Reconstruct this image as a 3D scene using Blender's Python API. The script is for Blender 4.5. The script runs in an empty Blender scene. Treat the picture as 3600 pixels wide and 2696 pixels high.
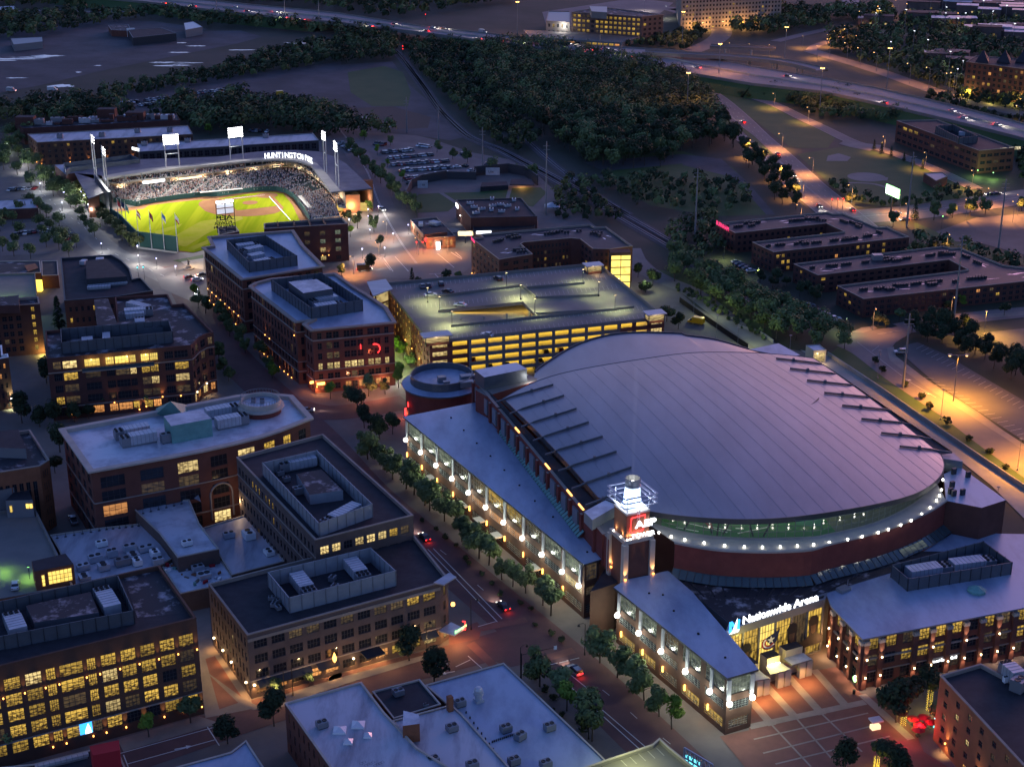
import bpy, bmesh, math, random
from math import sin, cos, pi, radians as R
from mathutils import Vector as V, Matrix
random.seed(7)
S = bpy.context.scene
C = S.collection
# ---------------------------------------------------------------- camera, world, sun, exposure
FO, HO, HC = 5500.0, 2150.0, 190.0
PIT = math.atan2(HO, FO)
cd = bpy.data.cameras.new('camera'); cam = bpy.data.objects.new('camera', cd); C.objects.link(cam)
cd.sensor_width = 36; cd.lens = 36*FO/3600; cd.clip_start = 1; cd.clip_end = 12000
cam.location = (0, 0, HC); cam.rotation_euler = (pi/2-PIT, 0, 0); S.camera = cam
W = bpy.data.worlds.new('World'); S.world = W; W.use_nodes = True
wn, wl = W.node_tree.nodes, W.node_tree.links
bg = wn['Background']; sky = wn.new('ShaderNodeTexSky'); sky.sky_type = 'NISHITA'; sky.sun_disc = False
SUN_EL, SUN_AZ = R(2.0), R(35)           # azimuth clockwise from the view direction (+Y)
sky.sun_elevation = SUN_EL; sky.sun_rotation = SUN_AZ; sky.altitude = 200; sky.air_density = 1.0; sky.dust_density = 1.5; sky.ozone_density = 2.5
tint = wn.new('ShaderNodeMix'); tint.data_type = 'RGBA'; tint.blend_type = 'MULTIPLY'; tint.inputs[0].default_value = 1
tint.inputs[7].default_value = (0.86, 0.80, 1.24, 1)
tcw = wn.new('ShaderNodeTexCoord'); dt = wn.new('ShaderNodeVectorMath'); dt.operation = 'DOT_PRODUCT'; dt.inputs[1].default_value = (sin(R(33))*cos(R(3)), cos(R(33))*cos(R(3)), sin(R(3)))
pw = wn.new('ShaderNodeMath'); pw.operation = 'POWER'; pw.use_clamp = True; pw.inputs[1].default_value = 30; cl = wn.new('ShaderNodeMath'); cl.operation = 'MAXIMUM'; cl.inputs[1].default_value = 0
gw_ = wn.new('ShaderNodeMix'); gw_.data_type = 'RGBA'; gw_.blend_type = 'ADD'; gw_.inputs[7].default_value = (11, 3.4, 4.6, 1)
wl.new(tcw.outputs['Generated'], dt.inputs[0]); wl.new(dt.outputs['Value'], cl.inputs[0]); wl.new(cl.outputs[0], pw.inputs[0]); wl.new(pw.outputs[0], gw_.inputs[0]); wl.new(tint.outputs[2], gw_.inputs[6])
wl.new(sky.outputs[0], tint.inputs[6]); wl.new(gw_.outputs[2], bg.inputs[0]); bg.inputs[1].default_value = 0.130
sd = bpy.data.lights.new('sun', 'SUN'); sun = bpy.data.objects.new('sun', sd); C.objects.link(sun)
sd.energy = 0.02; sd.angle = R(20); sd.color = (1, .62, .72)
sun.rotation_euler = (pi/2-SUN_EL-R(6), 0, pi-SUN_AZ)
S.view_settings.view_transform = 'Standard'; S.view_settings.look = 'None'; S.view_settings.gamma = 1
S.view_settings.exposure = 2.2
S.cycles.max_bounces = 5; S.cycles.diffuse_bounces = 2; S.cycles.glossy_bounces = 2; S.cycles.transmission_bounces = 3; S.cycles.transparent_max_bounces = 6
S.cycles.caustics_reflective = False; S.cycles.caustics_refractive = False; S.cycles.sample_clamp_indirect = 2.0; S.cycles.sample_clamp_direct = 8.0
S.cycles.use_denoising = True; S.cycles.use_light_tree = True
# ---------------------------------------------------------------- survey: a picture point on a plane of known height gives a place in the world
TL = dict(a=(0,0,1.841),b=(1200,0,1.841),c=(2400,0,1.841),d=(0,900,1.841),e=(1200,900,1.841),f=(2400,900,1.841),g=(0,1796,1.841),h=(1200,1796,1.841),i=(2400,1796,1.841),
 j=(1380,1380,2.4544),k=(2050,1650,2.761),l=(2750,1550,2.589),m=(2450,2050,3.1557),n=(680,760,2.5493),p=(0,880,2.437),q=(180,440,3.6017),r=(760,440,3.6017),
 s=(1330,680,2.212),t=(2450,700,1.9235),u=(0,1400,2.367),v=(950,2250,1.8433),o=(0,0,1/1.6275))
SP, CP = sin(PIT), cos(PIT)
def px(t):
    if not isinstance(t, str): return t
    X, Y, s = TL[t[0]]; x, y = t[1:].split(',')
    return X+float(x)/s, Y+float(y)/s
def A(t, z=0.0):
    x, y = px(t); u = (x-1800)/FO; w = (1348-y)/FO
    d = V((u, CP+w*SP, -SP+w*CP)); return d*((z-HC)/d.z)+V((0, 0, HC))
def AP(s, z=0.0): return [A(w, z) for w in s.split()]
def proj(P):
    Z = P[2]-HC; zc = P[1]*CP-Z*SP; yc = P[1]*SP+Z*CP
    return 1800+FO*P[0]/zc, 1348-FO*yc/zc
def para(s, z):                                   # near, right, left corners -> parallelogram near,right,far,left
    n, r, l = AP(s, z); return [n, r, r+l-n, l]
def orthorect(n, ang, lr, ll):                    # rectangle from near corner: lr metres along ang-90, ll metres along ang
    a = V((cos(R(ang)), sin(R(ang)), 0)); b = V((sin(R(ang)), -cos(R(ang)), 0))
    return [n, n+b*lr, n+b*lr+a*ll, n+a*ll]
def lerp(a, b, t): return a+(b-a)*t
# ---------------------------------------------------------------- mesh collecting
class MB:
    def __init__(s): s.v, s.f, s.m = [], [], []
    def add(s, vs, fs, m=0):
        o = len(s.v); s.v += [tuple(x) for x in vs]
        for f in fs: s.f.append(tuple(i+o for i in f)); s.m.append(m)
    def quad(s, a, b, c, d, m=0): s.add((a, b, c, d), ((0, 1, 2, 3),), m)
    def poly(s, ps, m=0): s.add(ps, (tuple(range(len(ps))),), m)
    def obox(s, c, L, Wd, z0, z1, ang=0, m=0, mt=None):
        ca, sa = cos(ang), sin(ang); vs = []
        for z in (z0, z1):
            for x, y in ((-L/2, -Wd/2), (L/2, -Wd/2), (L/2, Wd/2), (-L/2, Wd/2)): vs.append((c[0]+x*ca-y*sa, c[1]+x*sa+y*ca, z))
        s.add(vs, ((0, 3, 2, 1), (0, 1, 5, 4), (1, 2, 6, 5), (2, 3, 7, 6), (3, 0, 4, 7)), m)
        s.add(vs[4:], ((0, 1, 2, 3),), m if mt is None else mt)
    def prism(s, ps, z0, z1, m=0, mt=None, bot=False):
        n = len(ps); vs = [(p[0], p[1], z0) for p in ps]+[(p[0], p[1], z1) for p in ps]
        s.add(vs, [(i, (i+1) % n, n+(i+1) % n, n+i) for i in range(n)], m)
        s.add(vs[n:], (tuple(range(n)),), m if mt is None else mt)
        if bot: s.add(vs[:n], (tuple(reversed(range(n))),), m)
    def tube(s, ps, r, n=6, m=0, r2=None, cap=True):
        ps = [V(p) for p in ps]; o = len(s.v); k = len(ps)
        for i, p in enumerate(ps):
            t = (ps[min(i+1, k-1)]-ps[max(i-1, 0)]).normalized()
            up = V((0, 0, 1)) if abs(t.z) < .9 else V((1, 0, 0)); x = t.cross(up).normalized(); y = x.cross(t)
            rr = r if r2 is None else r+(r2-r)*i/(k-1)
            for j in range(n): s.v.append(tuple(p+x*(rr*cos(2*pi*j/n))+y*(rr*sin(2*pi*j/n))))
        for i in range(k-1):
            for j in range(n): s.f.append((o+i*n+j, o+i*n+(j+1) % n, o+(i+1)*n+(j+1) % n, o+(i+1)*n+j)); s.m.append(m)
        if cap:
            s.f.append(tuple(o+j for j in reversed(range(n)))); s.m.append(m); s.f.append(tuple(o+(k-1)*n+j for j in range(n))); s.m.append(m)
    def lathe(s, c, prof, n=16, m=0):
        o = len(s.v)
        for r, z in prof:
            for j in range(n): s.v.append((c[0]+r*cos(2*pi*j/n), c[1]+r*sin(2*pi*j/n), z))
        for i in range(len(prof)-1):
            for j in range(n): s.f.append((o+i*n+j, o+i*n+(j+1) % n, o+(i+1)*n+(j+1) % n, o+(i+1)*n+j)); s.m.append(m)
    def beam(s, a, b, w, h, m=0):                 # bar of rectangular section between two points, top along the line
        a, b = V(a), V(b); t = (b-a).normalized(); x = t.cross(V((0, 0, 1)))
        x = (x.normalized() if x.length > 1e-4 else V((1, 0, 0)))*(w/2); y = x.cross(t).normalized()*(h/2)
        vs = [p+q for p in (a, b) for q in (-x-y, x-y, x+y, -x+y)]
        s.add(vs, ((0, 1, 2, 3), (4, 7, 6, 5), (0, 4, 5, 1), (1, 5, 6, 2), (2, 6, 7, 3), (3, 7, 4, 0)), m)
    def wall(s, ps, z0, z1, t=.25, m=0, mt=None, closed=False):   # free-standing wall of thickness t
        n = len(ps)
        for i in range(n if closed else n-1):
            a, b = V(ps[i]), V(ps[(i+1) % n]); d = b-a; d.z = 0; L = d.length; c = (a+b)/2
            s.obox(c, L+t*.98, t, z0, z1, math.atan2(d.y, d.x), m, mt)
    def mesh(s, name, mats, off=(0, 0, 0)):
        me = bpy.data.meshes.new(name); ox, oy, oz = off
        me.from_pydata([(x-ox, y-oy, z-oz) for x, y, z in s.v], [], s.f)
        for k in mats: me.materials.append(MT[k])
        me.polygons.foreach_set('material_index', s.m); me.update(); return me
    def build(s, name, mats, par=None, loc=None, smooth=False):
        if isinstance(mats, str): mats = [mats]
        if par is not None: off = wloc(par)
        else: off = loc if loc is not None else (0, 0, 0)
        me = s.mesh(name, mats, off)
        if smooth: me.polygons.foreach_set('use_smooth', [True]*len(me.polygons))
        o = bpy.data.objects.new(name, me); C.objects.link(o)
        if par is not None: o.parent = par
        else: o.location = off
        return o
def wloc(o):
    l = V((0, 0, 0))
    while o is not None: l = l+V(o.location); o = o.parent
    return l
def tag(o, label=None, cat=None, group=None, kind=None):
    for k, x in (('label', label), ('category', cat), ('group', group), ('kind', kind)):
        if x: o[k] = x
    return o
def thing(name, label, cat, loc=(0, 0, 0), rz=0, group=None):
    o = bpy.data.objects.new(name, None); C.objects.link(o); o.location = loc; o.rotation_euler = (0, 0, rz); o.empty_display_size = .5
    return tag(o, label, cat, group)
def kids(o): return [c for c in KID.get(o.name, ())] if KID else list(o.children)
KID = {}
def dup(root, loc, rz=0, label=None, group=None, deep=True):
    r = root.copy(); C.objects.link(r); r.location = loc; r.rotation_euler = (0, 0, rz)
    if label: r['label'] = label
    if group: r['group'] = group
    if deep:
        for ch in root.children:
            c = ch.copy(); C.objects.link(c); c.parent = r
            for g in ch.children:
                d = g.copy(); C.objects.link(d); d.parent = c
    return r
ORD = 'first second third fourth fifth sixth seventh eighth ninth tenth eleventh twelfth thirteenth fourteenth fifteenth sixteenth seventeenth eighteenth nineteenth twentieth'.split()
def ordn(i):
    return ORD[i] if i < 20 else 'number %d' % (i+1)
def point(par, loc, col, power, r=.12, name='lamp_or_fill_light'):
    l = bpy.data.lights.new(name, 'POINT'); l.color = col; l.energy = power; l.shadow_soft_size = r
    o = bpy.data.objects.new(name, l); C.objects.link(o); o.location = V(loc)-(wloc(par) if par else V((0, 0, 0))); o.parent = par; return o
def spot(par, loc, to, col, power, ang=70, blend=1.0, r=.1, name='lamp_or_fill_light'):
    l = bpy.data.lights.new(name, 'SPOT'); l.color = col; l.energy = power; l.spot_size = R(ang); l.spot_blend = blend; l.shadow_soft_size = r
    o = bpy.data.objects.new(name, l); C.objects.link(o); o.location = V(loc)-(wloc(par) if par else V((0, 0, 0))); o.parent = par
    o.rotation_euler = (V(to)-V(loc)).to_track_quat('-Z', 'Y').to_euler(); return o
# ---------------------------------------------------------------- materials
MT = {}
def mat(name, col, rough=.8, spec=.3, metal=0, col2=None, scale=.25, amt=1.0, stretch=None, emit=None, es=0, detail=4, lo=.35, hi=.65, rnd=0, coords='Object', es_samp=False, bump=0, trans=0):
    m = bpy.data.materials.new(name); m.use_nodes = True; MT[name] = m
    nt = m.node_tree; N, L = nt.nodes, nt.links; b = N['Principled BSDF']
    b.inputs['Base Color'].default_value = (*col, 1); b.inputs['Roughness'].default_value = rough; b.inputs['Metallic'].default_value = metal
    b.inputs['Specular IOR Level'].default_value = spec
    if col2 is not None or bump:
        tc = N.new('ShaderNodeTexCoord'); mp = N.new('ShaderNodeMapping'); L.new(tc.outputs[coords], mp.inputs[0])
        if stretch: mp.inputs['Scale'].default_value = stretch[:3]; mp.inputs['Rotation'].default_value = (0, 0, stretch[3] if len(stretch) > 3 else 0)
        nz = N.new('ShaderNodeTexNoise'); nz.inputs['Scale'].default_value = scale; nz.inputs['Detail'].default_value = detail; nz.inputs['Roughness'].default_value = .65
        L.new(mp.outputs[0], nz.inputs[0])
        if col2 is not None:
            cr = N.new('ShaderNodeValToRGB'); cr.color_ramp.elements[0].position = lo; cr.color_ramp.elements[1].position = hi
            cr.color_ramp.elements[0].color = (*col, 1); cr.color_ramp.elements[1].color = (*col2, 1); L.new(nz.outputs['Fac'], cr.inputs[0]); out = cr.outputs[0]
            if rnd:
                oi = N.new('ShaderNodeObjectInfo'); hs = N.new('ShaderNodeHueSaturation'); mr = N.new('ShaderNodeMapRange')
                mr.inputs[3].default_value = 1-rnd; mr.inputs[4].default_value = 1+rnd; L.new(oi.outputs['Random'], mr.inputs[0]); L.new(mr.outputs[0], hs.inputs['Value'])
                L.new(out, hs.inputs['Color']); out = hs.outputs[0]
            L.new(out, b.inputs['Base Color'])
        if bump:
            bp = N.new('ShaderNodeBump'); bp.inputs['Strength'].default_value = bump; bp.inputs['Distance'].default_value = .3; L.new(nz.outputs['Fac'], bp.inputs['Height']); L.new(bp.outputs[0], b.inputs['Normal'])
    if emit is not None:
        b.inputs['Emission Color'].default_value = (*emit, 1); b.inputs['Emission Strength'].default_value = es
        m.cycles.emission_sampling = 'AUTO' if es_samp else 'NONE'
    return m
def litmat(name, hot, cool, es, lo=.38, hi=.62, scale=3.2):   # a lit room behind glass: uneven, differs from window to window
    m = mat(name, (.03, .03, .035), rough=.15, spec=.5); nt = m.node_tree; N, L = nt.nodes, nt.links; b = N['Principled BSDF']
    tc = N.new('ShaderNodeTexCoord'); oi = N.new('ShaderNodeObjectInfo'); nz = N.new('ShaderNodeTexNoise'); nz.noise_dimensions = '4D'
    mu = N.new('ShaderNodeMath'); mu.operation = 'MULTIPLY'; mu.inputs[1].default_value = 57; L.new(oi.outputs['Random'], mu.inputs[0]); L.new(mu.outputs[0], nz.inputs['W'])
    mp = N.new('ShaderNodeMapping'); mp.inputs['Scale'].default_value = (1, 1, 1.6); L.new(tc.outputs['Generated'], mp.inputs[0]); L.new(mp.outputs[0], nz.inputs['Vector'])
    nz.inputs['Scale'].default_value = scale; nz.inputs['Detail'].default_value = 3
    sx = N.new('ShaderNodeSeparateXYZ'); L.new(tc.outputs['Generated'], sx.inputs[0])
    ad = N.new('ShaderNodeMath'); ad.operation = 'MULTIPLY_ADD'; ad.inputs[1].default_value = .16; L.new(sx.outputs['Z'], ad.inputs[0]); L.new(nz.outputs['Fac'], ad.inputs[2])
    cr = N.new('ShaderNodeValToRGB'); e = cr.color_ramp.elements; e[0].position = lo; e[1].position = hi; e[0].color = (*cool, 1); e[1].color = (*hot, 1); L.new(ad.outputs[0], cr.inputs[0])
    hs = N.new('ShaderNodeHueSaturation'); mr = N.new('ShaderNodeMapRange'); mr.inputs[3].default_value = .45; mr.inputs[4].default_value = 1.25
    L.new(oi.outputs['Random'], mr.inputs[0]); L.new(mr.outputs[0], hs.inputs['Value']); L.new(cr.outputs[0], hs.inputs['Color'])
    L.new(hs.outputs[0], b.inputs['Emission Color']); b.inputs['Emission Strength'].default_value = es*LITF; m.cycles.emission_sampling = 'NONE'; return m
GLO, LITF = .30, .25
SOD = (1.0, .40, .11); WARM = (1.0, .66, .32); COOL = (.93, 1.0, .80); WHITE = (1, .96, .9); YEL = (1.0, .78, .18); GRN = (.55, 1.0, .35); AMB = (1.0, .50, .16)
# ground
mat('field', (.022, .032, .016), col2=(.056, .054, .040), scale=.02, detail=12, lo=.35, hi=.65, coords='Object')
mat('dirt', (.085, .082, .09), col2=(.045, .046, .048), scale=.035, detail=12, lo=.38, hi=.62)
mat('gravel', (.15, .13, .12), col2=(.09, .08, .075), scale=.05, detail=8)
mat('grass', (.035, .075, .018), col2=(.06, .095, .028), scale=.06, detail=7)
mat('turf', rough=1, spec=0, col=(.14, .175, .008), col2=(.20, .22, .012), scale=.16, detail=3, lo=.42, hi=.58, stretch=(1, .05, 1, .9))
mat('turf_dry', rough=1, spec=0, col=(.27, .235, .045), col2=(.18, .22, .01), scale=.05, detail=5)
mat('infield', rough=1, spec=0, col=(.19, .092, .048), col2=(.23, .115, .06), scale=.1)
mat('chalk', (.8, .8, .76))
mat('asphalt', (.08, .075, .076), rough=.7, col2=(.11, .10, .10), scale=.05, detail=8)
mat('asphalt_old', (.14, .12, .115), rough=.75, col2=(.19, .16, .15), scale=.04, detail=8)
mat('concrete', (.22, .20, .18), col2=(.16, .15, .14), scale=.08, detail=7)
mat('concrete_lt', (.36, .34, .31), col2=(.27, .26, .24), scale=.1, detail=7)
mat('pavement', (.125, .108, .10), col2=(.18, .152, .136), scale=.08, detail=8)
mat('sidewalk', (.27, .225, .19), col2=(.20, .17, .145), scale=.15, detail=7)
mat('brick_road', (.15, .076, .07), col2=(.105, .056, .054), scale=.12, detail=8)
mat('brick_plaza', (.24, .105, .08), col2=(.17, .078, .062), scale=.15, detail=7)
mat('band', (.36, .29, .24), col2=(.27, .22, .18), scale=.2)
mat('paint', (.62, .60, .56)); mat('paint_worn', (.42, .39, .36))
mat('freeway', (.27, .235, .235), col2=(.20, .175, .175), scale=.03, detail=6, stretch=(1, 1, 1))
mat('mud', (.07, .05, .038)); mat('rail', (.30, .28, .30), metal=.5, rough=.4); mat('ballast', (.085, .075, .08), col2=(.055, .05, .055), scale=.2)
mat('puddle', (.45, .36, .42), rough=.12, metal=.9)
# walls and roofs
for nm, c in dict(brick=(.155, .062, .046), brick_dk=(.105, .046, .038), brick_or=(.27, .11, .06), brick_br=(.105, .058, .042), brick_gy=(.13, .095, .085), brick_red=(.20, .052, .042)).items():
    mat(nm, c, rough=.9, col2=tuple(x*.72 for x in c), scale=.35, detail=8, lo=.3, hi=.7)
mat('stone', (.30, .25, .21), col2=(.24, .20, .17), scale=.3); mat('stone_lt', (.44, .39, .33), col2=(.36, .32, .28), scale=.3)
mat('roof_lt', (.52, .54, .60), rough=.42, spec=.5, col2=(.22, .235, .29), scale=.13, detail=11, lo=.44, hi=.66)
mat('roof_lt2', (.42, .425, .48), rough=.5, spec=.4, col2=(.17, .17, .21), scale=.16, detail=11, lo=.45, hi=.66, stretch=(1, .22, 1, .5))
mat('roof_blue', (.31, .365, .48), rough=.36, spec=.5, col2=(.16, .20, .29), scale=.12, detail=11, lo=.42, hi=.68, stretch=(1, .4, 1, 1.0))
mat('roof_dk', (.020, .020, .026), rough=.8, col2=(.036, .035, .042), scale=.3, detail=8)
mat('roof_gravel', (.028, .026, .032), rough=.7, col2=(.34, .31, .33), scale=.22, detail=10, lo=.53, hi=.66)
mat('roof_apt', (.026, .023, .03), rough=.6, col2=(.042, .037, .045), scale=.2, detail=8)
mat('roof_metal', (.36, .37, .42), rough=.35, metal=.3, col2=(.27, .28, .32), scale=.2, stretch=(.2, 2, 1))
mat('roof_arena', (.25, .245, .28), rough=.42, spec=.5, metal=.42, col2=(.185, .18, .21), scale=.09, detail=13, lo=.36, hi=.68, stretch=(1, .3, 1, .4))
mat('roof_seam', (.22, .215, .245), rough=.42, metal=.4)
mat('wet', (.6, .58, .62), rough=.1, spec=.6)
mat('metal_dk', (.045, .05, .06), rough=.5, metal=.3); mat('metal_gy', (.22, .23, .25), rough=.45, metal=.4); mat('metal_lt', (.48, .50, .54), rough=.4, metal=.3, col2=(.38, .40, .44), scale=.6)
mat('screen', (.10, .115, .135), rough=.5, metal=.2, col2=(.085, .095, .11), scale=.4); mat('screen_lt', (.30, .32, .35), rough=.5, metal=.2, col2=(.25, .27, .30), scale=.4)
mat('copper', (.16, .34, .31), rough=.6, col2=(.11, .25, .23), scale=.3)
mat('louver', (.025, .027, .03), rough=.6)
mat('white', (.75, .75, .74), rough=.5); mat('black', (.012, .012, .014), rough=.5); mat('bark', (.07, .055, .045)); mat('steel', (.25, .25, .27), rough=.4, metal=.6)
mat('wood', (.17, .13, .10)); mat('red_paint', (.35, .02, .03)); mat('fabric_white', (.62, .60, .6), rough=.7)
# glass
mat('glass', (.018, .020, .026), rough=.12, spec=.6); mat('glass_blue', (.05, .075, .085), rough=.15, spec=.6)
mat('frame', (.05, .05, .055), rough=.5); mat('frame_lt', (.15, .165, .16), rough=.5)
litmat('lit_y', (1.0, .62, .10), (.06, .03, .004), .68, lo=.44, hi=.70, scale=5); litmat('lit_w', (1.0, .74, .30), (.12, .07, .02), .95, lo=.42, hi=.68, scale=4.2); litmat('lit_o', (1.0, .42, .12), (.22, .07, .015), .8)
litmat('lit_d', (.26, .17, .07), (.03, .025, .02), .45, lo=.42, hi=.75); litmat('lit_hot', (1.0, .72, .16), (.55, .30, .04), 1.25, lo=.3, hi=.6); litmat('lit_g', (.50, .58, .40), (.03, .045, .035), .38, lo=.4, hi=.75)
litmat('lit_r', (1.0, .16, .05), (.20, .02, .01), .9)
# leaves
def leafmat(nm, a, b):
    m = mat(nm, a, rough=.75, spec=.15, col2=b, scale=.55, detail=3, lo=.3, hi=.7, rnd=.3); m.node_tree.nodes['Principled BSDF'].inputs['Transmission Weight'].default_value = 0; return m
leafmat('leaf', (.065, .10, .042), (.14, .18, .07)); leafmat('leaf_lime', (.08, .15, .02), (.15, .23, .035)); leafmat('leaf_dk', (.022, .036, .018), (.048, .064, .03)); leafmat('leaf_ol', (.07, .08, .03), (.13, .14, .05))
# things that shine
def glow(nm, c, es): mat(nm, c, emit=c, es=es*GLO)
glow('gl_white', (1, .97, .85), 9); glow('gl_cool', (.86, .95, 1.0), 7); glow('gl_sod', (1, .50, .12), 8); glow('gl_amb', (1, .40, .08), 4); glow('gl_warm', (1, .74, .38), 8); glow('gl_green', (.35, 1, .3), 2)
glow('gl_red', (1, .03, .03), 3.5); glow('gl_blue', (.04, .35, 1), 1.6); glow('gl_sign', (.95, .98, 1.0), 2.2); glow('gl_violet', (.55, .55, 1.0), 4); glow('gl_lantern', (.55, .72, 1.0), 1.3); glow('gl_stad', (1, .97, .95), 11)
glow('gl_cyan', (.15, .85, .95), 1.6); glow('gl_yellow', (1, .72, .08), 2.0); glow('gl_pink', (1, .05, .18), .9)
glow('gl_dim', (.95, .98, 1.0), .35); glow('gl_soft', (1, .80, .45), .8); glow('gl_tail', (1, .02, .02), 5); glow('gl_head', (1, .93, .8), 8)
for nm, c in dict(car_white=(.62, .62, .62), car_silver=(.34, .35, .37), car_dark=(.02, .02, .024), car_red=(.22, .02, .02), car_blue=(.03, .05, .11), car_yellow=(.65, .38, .02), car_gray=(.12, .12, .13)).items(): mat(nm, c, rough=.25, spec=.6, metal=.2)
mat('tyre', (.012, .012, .012)); mat('rim', (.4, .4, .4), metal=.8, rough=.3)
for nm, c in dict(crowd_a=(.5, .45, .42), crowd_b=(.06, .06, .08), crowd_c=(.33, .14, .12), crowd_d=(.62, .60, .58), crowd_e=(.10, .14, .24), seat_gr=(.03, .05, .045), skin=(.40, .25, .18), jersey=(.7, .7, .68)).items(): mat(nm, c)
mat('wall_green', (.03, .085, .075))
# ---------------------------------------------------------------- ground sheets
def sheet(name, ps, z, m, kind='structure', label=None):
    mb = MB(); mb.poly([(p[0], p[1], z) for p in ps]); o = mb.build(name, m, None, (0, 0, 0)); o['kind'] = kind
    return o
def road(name, pts, w, z, m, smooth=3, zs=None):
    ps = [V(p) for p in pts]
    if smooth and len(ps) > 2: ps = spline(ps, smooth)
    l, r = [], []
    for i, p in enumerate(ps):
        t = ps[min(i+1, len(ps)-1)]-ps[max(i-1, 0)]; t.z = 0; t.normalize(); nrm = V((-t.y, t.x, 0)); l.append(p+nrm*w/2); r.append(p-nrm*w/2)
    mb = MB(); zz = zs or [z]*len(ps)
    vs = [(p.x, p.y, z) for p in l]+[(p.x, p.y, z) for p in r]; n = len(ps)
    mb.add(vs, [(i, n+i, n+i+1, i+1) for i in range(n-1)]); o = mb.build(name, m); o['kind'] = 'structure'; return ps
def spline(ps, k):
    out = []
    for i in range(len(ps)-1):
        a, b, c, d = ps[max(i-1, 0)], ps[i], ps[i+1], ps[min(i+2, len(ps)-1)]
        for j in range(k):
            t = j/k; out.append(.5*((2*b)+(c-a)*t+(2*a-5*b+4*c-d)*t*t+(-a+3*b-3*c+d)*t**3))
    out.append(ps[-1]); return out
def resample(ps, n):
    d = [0]
    for i in range(1, len(ps)): d.append(d[-1]+(ps[i]-ps[i-1]).length)
    out = []
    for k in range(n):
        s = d[-1]*k/(n-1); i = 1
        while i < len(ps)-1 and d[i] < s: i += 1
        out.append(lerp(ps[i-1], ps[i], (s-d[i-1])/max(d[i]-d[i-1], 1e-6)))
    return out
class Marks:                                                        # painted lines, one sheet per street
    def __init__(s, z): s.mb = MB(); s.z = z
    def line(s, a, b, w=.25):
        d = (b-a); d.z = 0; d.normalize(); n = V((-d.y, d.x, 0))*w/2
        s.mb.quad(*[(p.x, p.y, s.z) for p in (a-n, b-n, b+n, a+n)])
    def px(s, a, b, w=.25): s.line(A(a), A(b), w)
    def dash(s, pts, off=0, on=3, gap=6, w=.2):
        ps = resample(pts, max(3, int(sum((pts[i+1]-pts[i]).length for i in range(len(pts)-1))/(on+gap)))); 
        for i in range(len(ps)-1):
            t = ps[i+1]-ps[i]; t.normalize(); n = V((-t.y, t.x, 0))*off; s.line(ps[i]+n, ps[i]+n+t*on, w)
    def along(s, pts, off=0, w=.2):
        for i in range(len(pts)-1):
            t = pts[i+1]-pts[i]; t.normalize(); n = V((-t.y, t.x, 0))*off; s.line(pts[i]+n, pts[i+1]+n, w)
    def build(s, name, m='paint'): o = s.mb.build(name, m); o['kind'] = 'structure'; return o
def inset(ps, d):
    n = len(ps); out = []
    for i in range(n):
        a, b, c = V(ps[i-1]), V(ps[i]), V(ps[(i+1) % n]); e = (b-a); f = (c-b); e.z = f.z = 0; e.normalize(); f.normalize()
        n1 = V((-e.y, e.x, 0)); n2 = V((-f.y, f.x, 0)); k = 1+n1.dot(n2); q = (n1+n2)*(d/max(k, .25)); out.append(V((b.x+q.x, b.y+q.y, b.z)))
    return out
WC = {}
def winmesh(w, h, nx, nz, g, fr, bar=.09):
    k = (round(w, 1), round(h, 1), nx, nz, g, fr)
    if k not in WC:
        mb = MB(); mb.quad((-w/2, 0, 0), (w/2, 0, 0), (w/2, 0, h), (-w/2, 0, h), 0); t = bar
        def bb(x0, x1, z0, z1): mb.add(((x0, -.07, z0), (x1, -.07, z0), (x1, -.07, z1), (x0, -.07, z1), (x0, 0, z0), (x1, 0, z0), (x1, 0, z1), (x0, 0, z1)), ((0, 1, 2, 3), (0, 4, 5, 1), (3, 2, 6, 7), (0, 3, 7, 4), (1, 5, 6, 2)), 1)
        for i in range(nx+1):
            x = -w/2+w*i/nx; bb(max(-w/2, x-t/2), min(w/2, x+t/2), 0, h)
        for i in range(nz+1):
            z = h*i/nz; bb(-w/2, w/2, max(0, z-t/2), min(h, z+t/2))
        WC[k] = mb.mesh('window', [g, fr])
    return WC[k]
LITK = dict(y='lit_y', w='lit_w', o='lit_o', d='lit_d', h='lit_hot', g='lit_g', r='lit_r')
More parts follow.
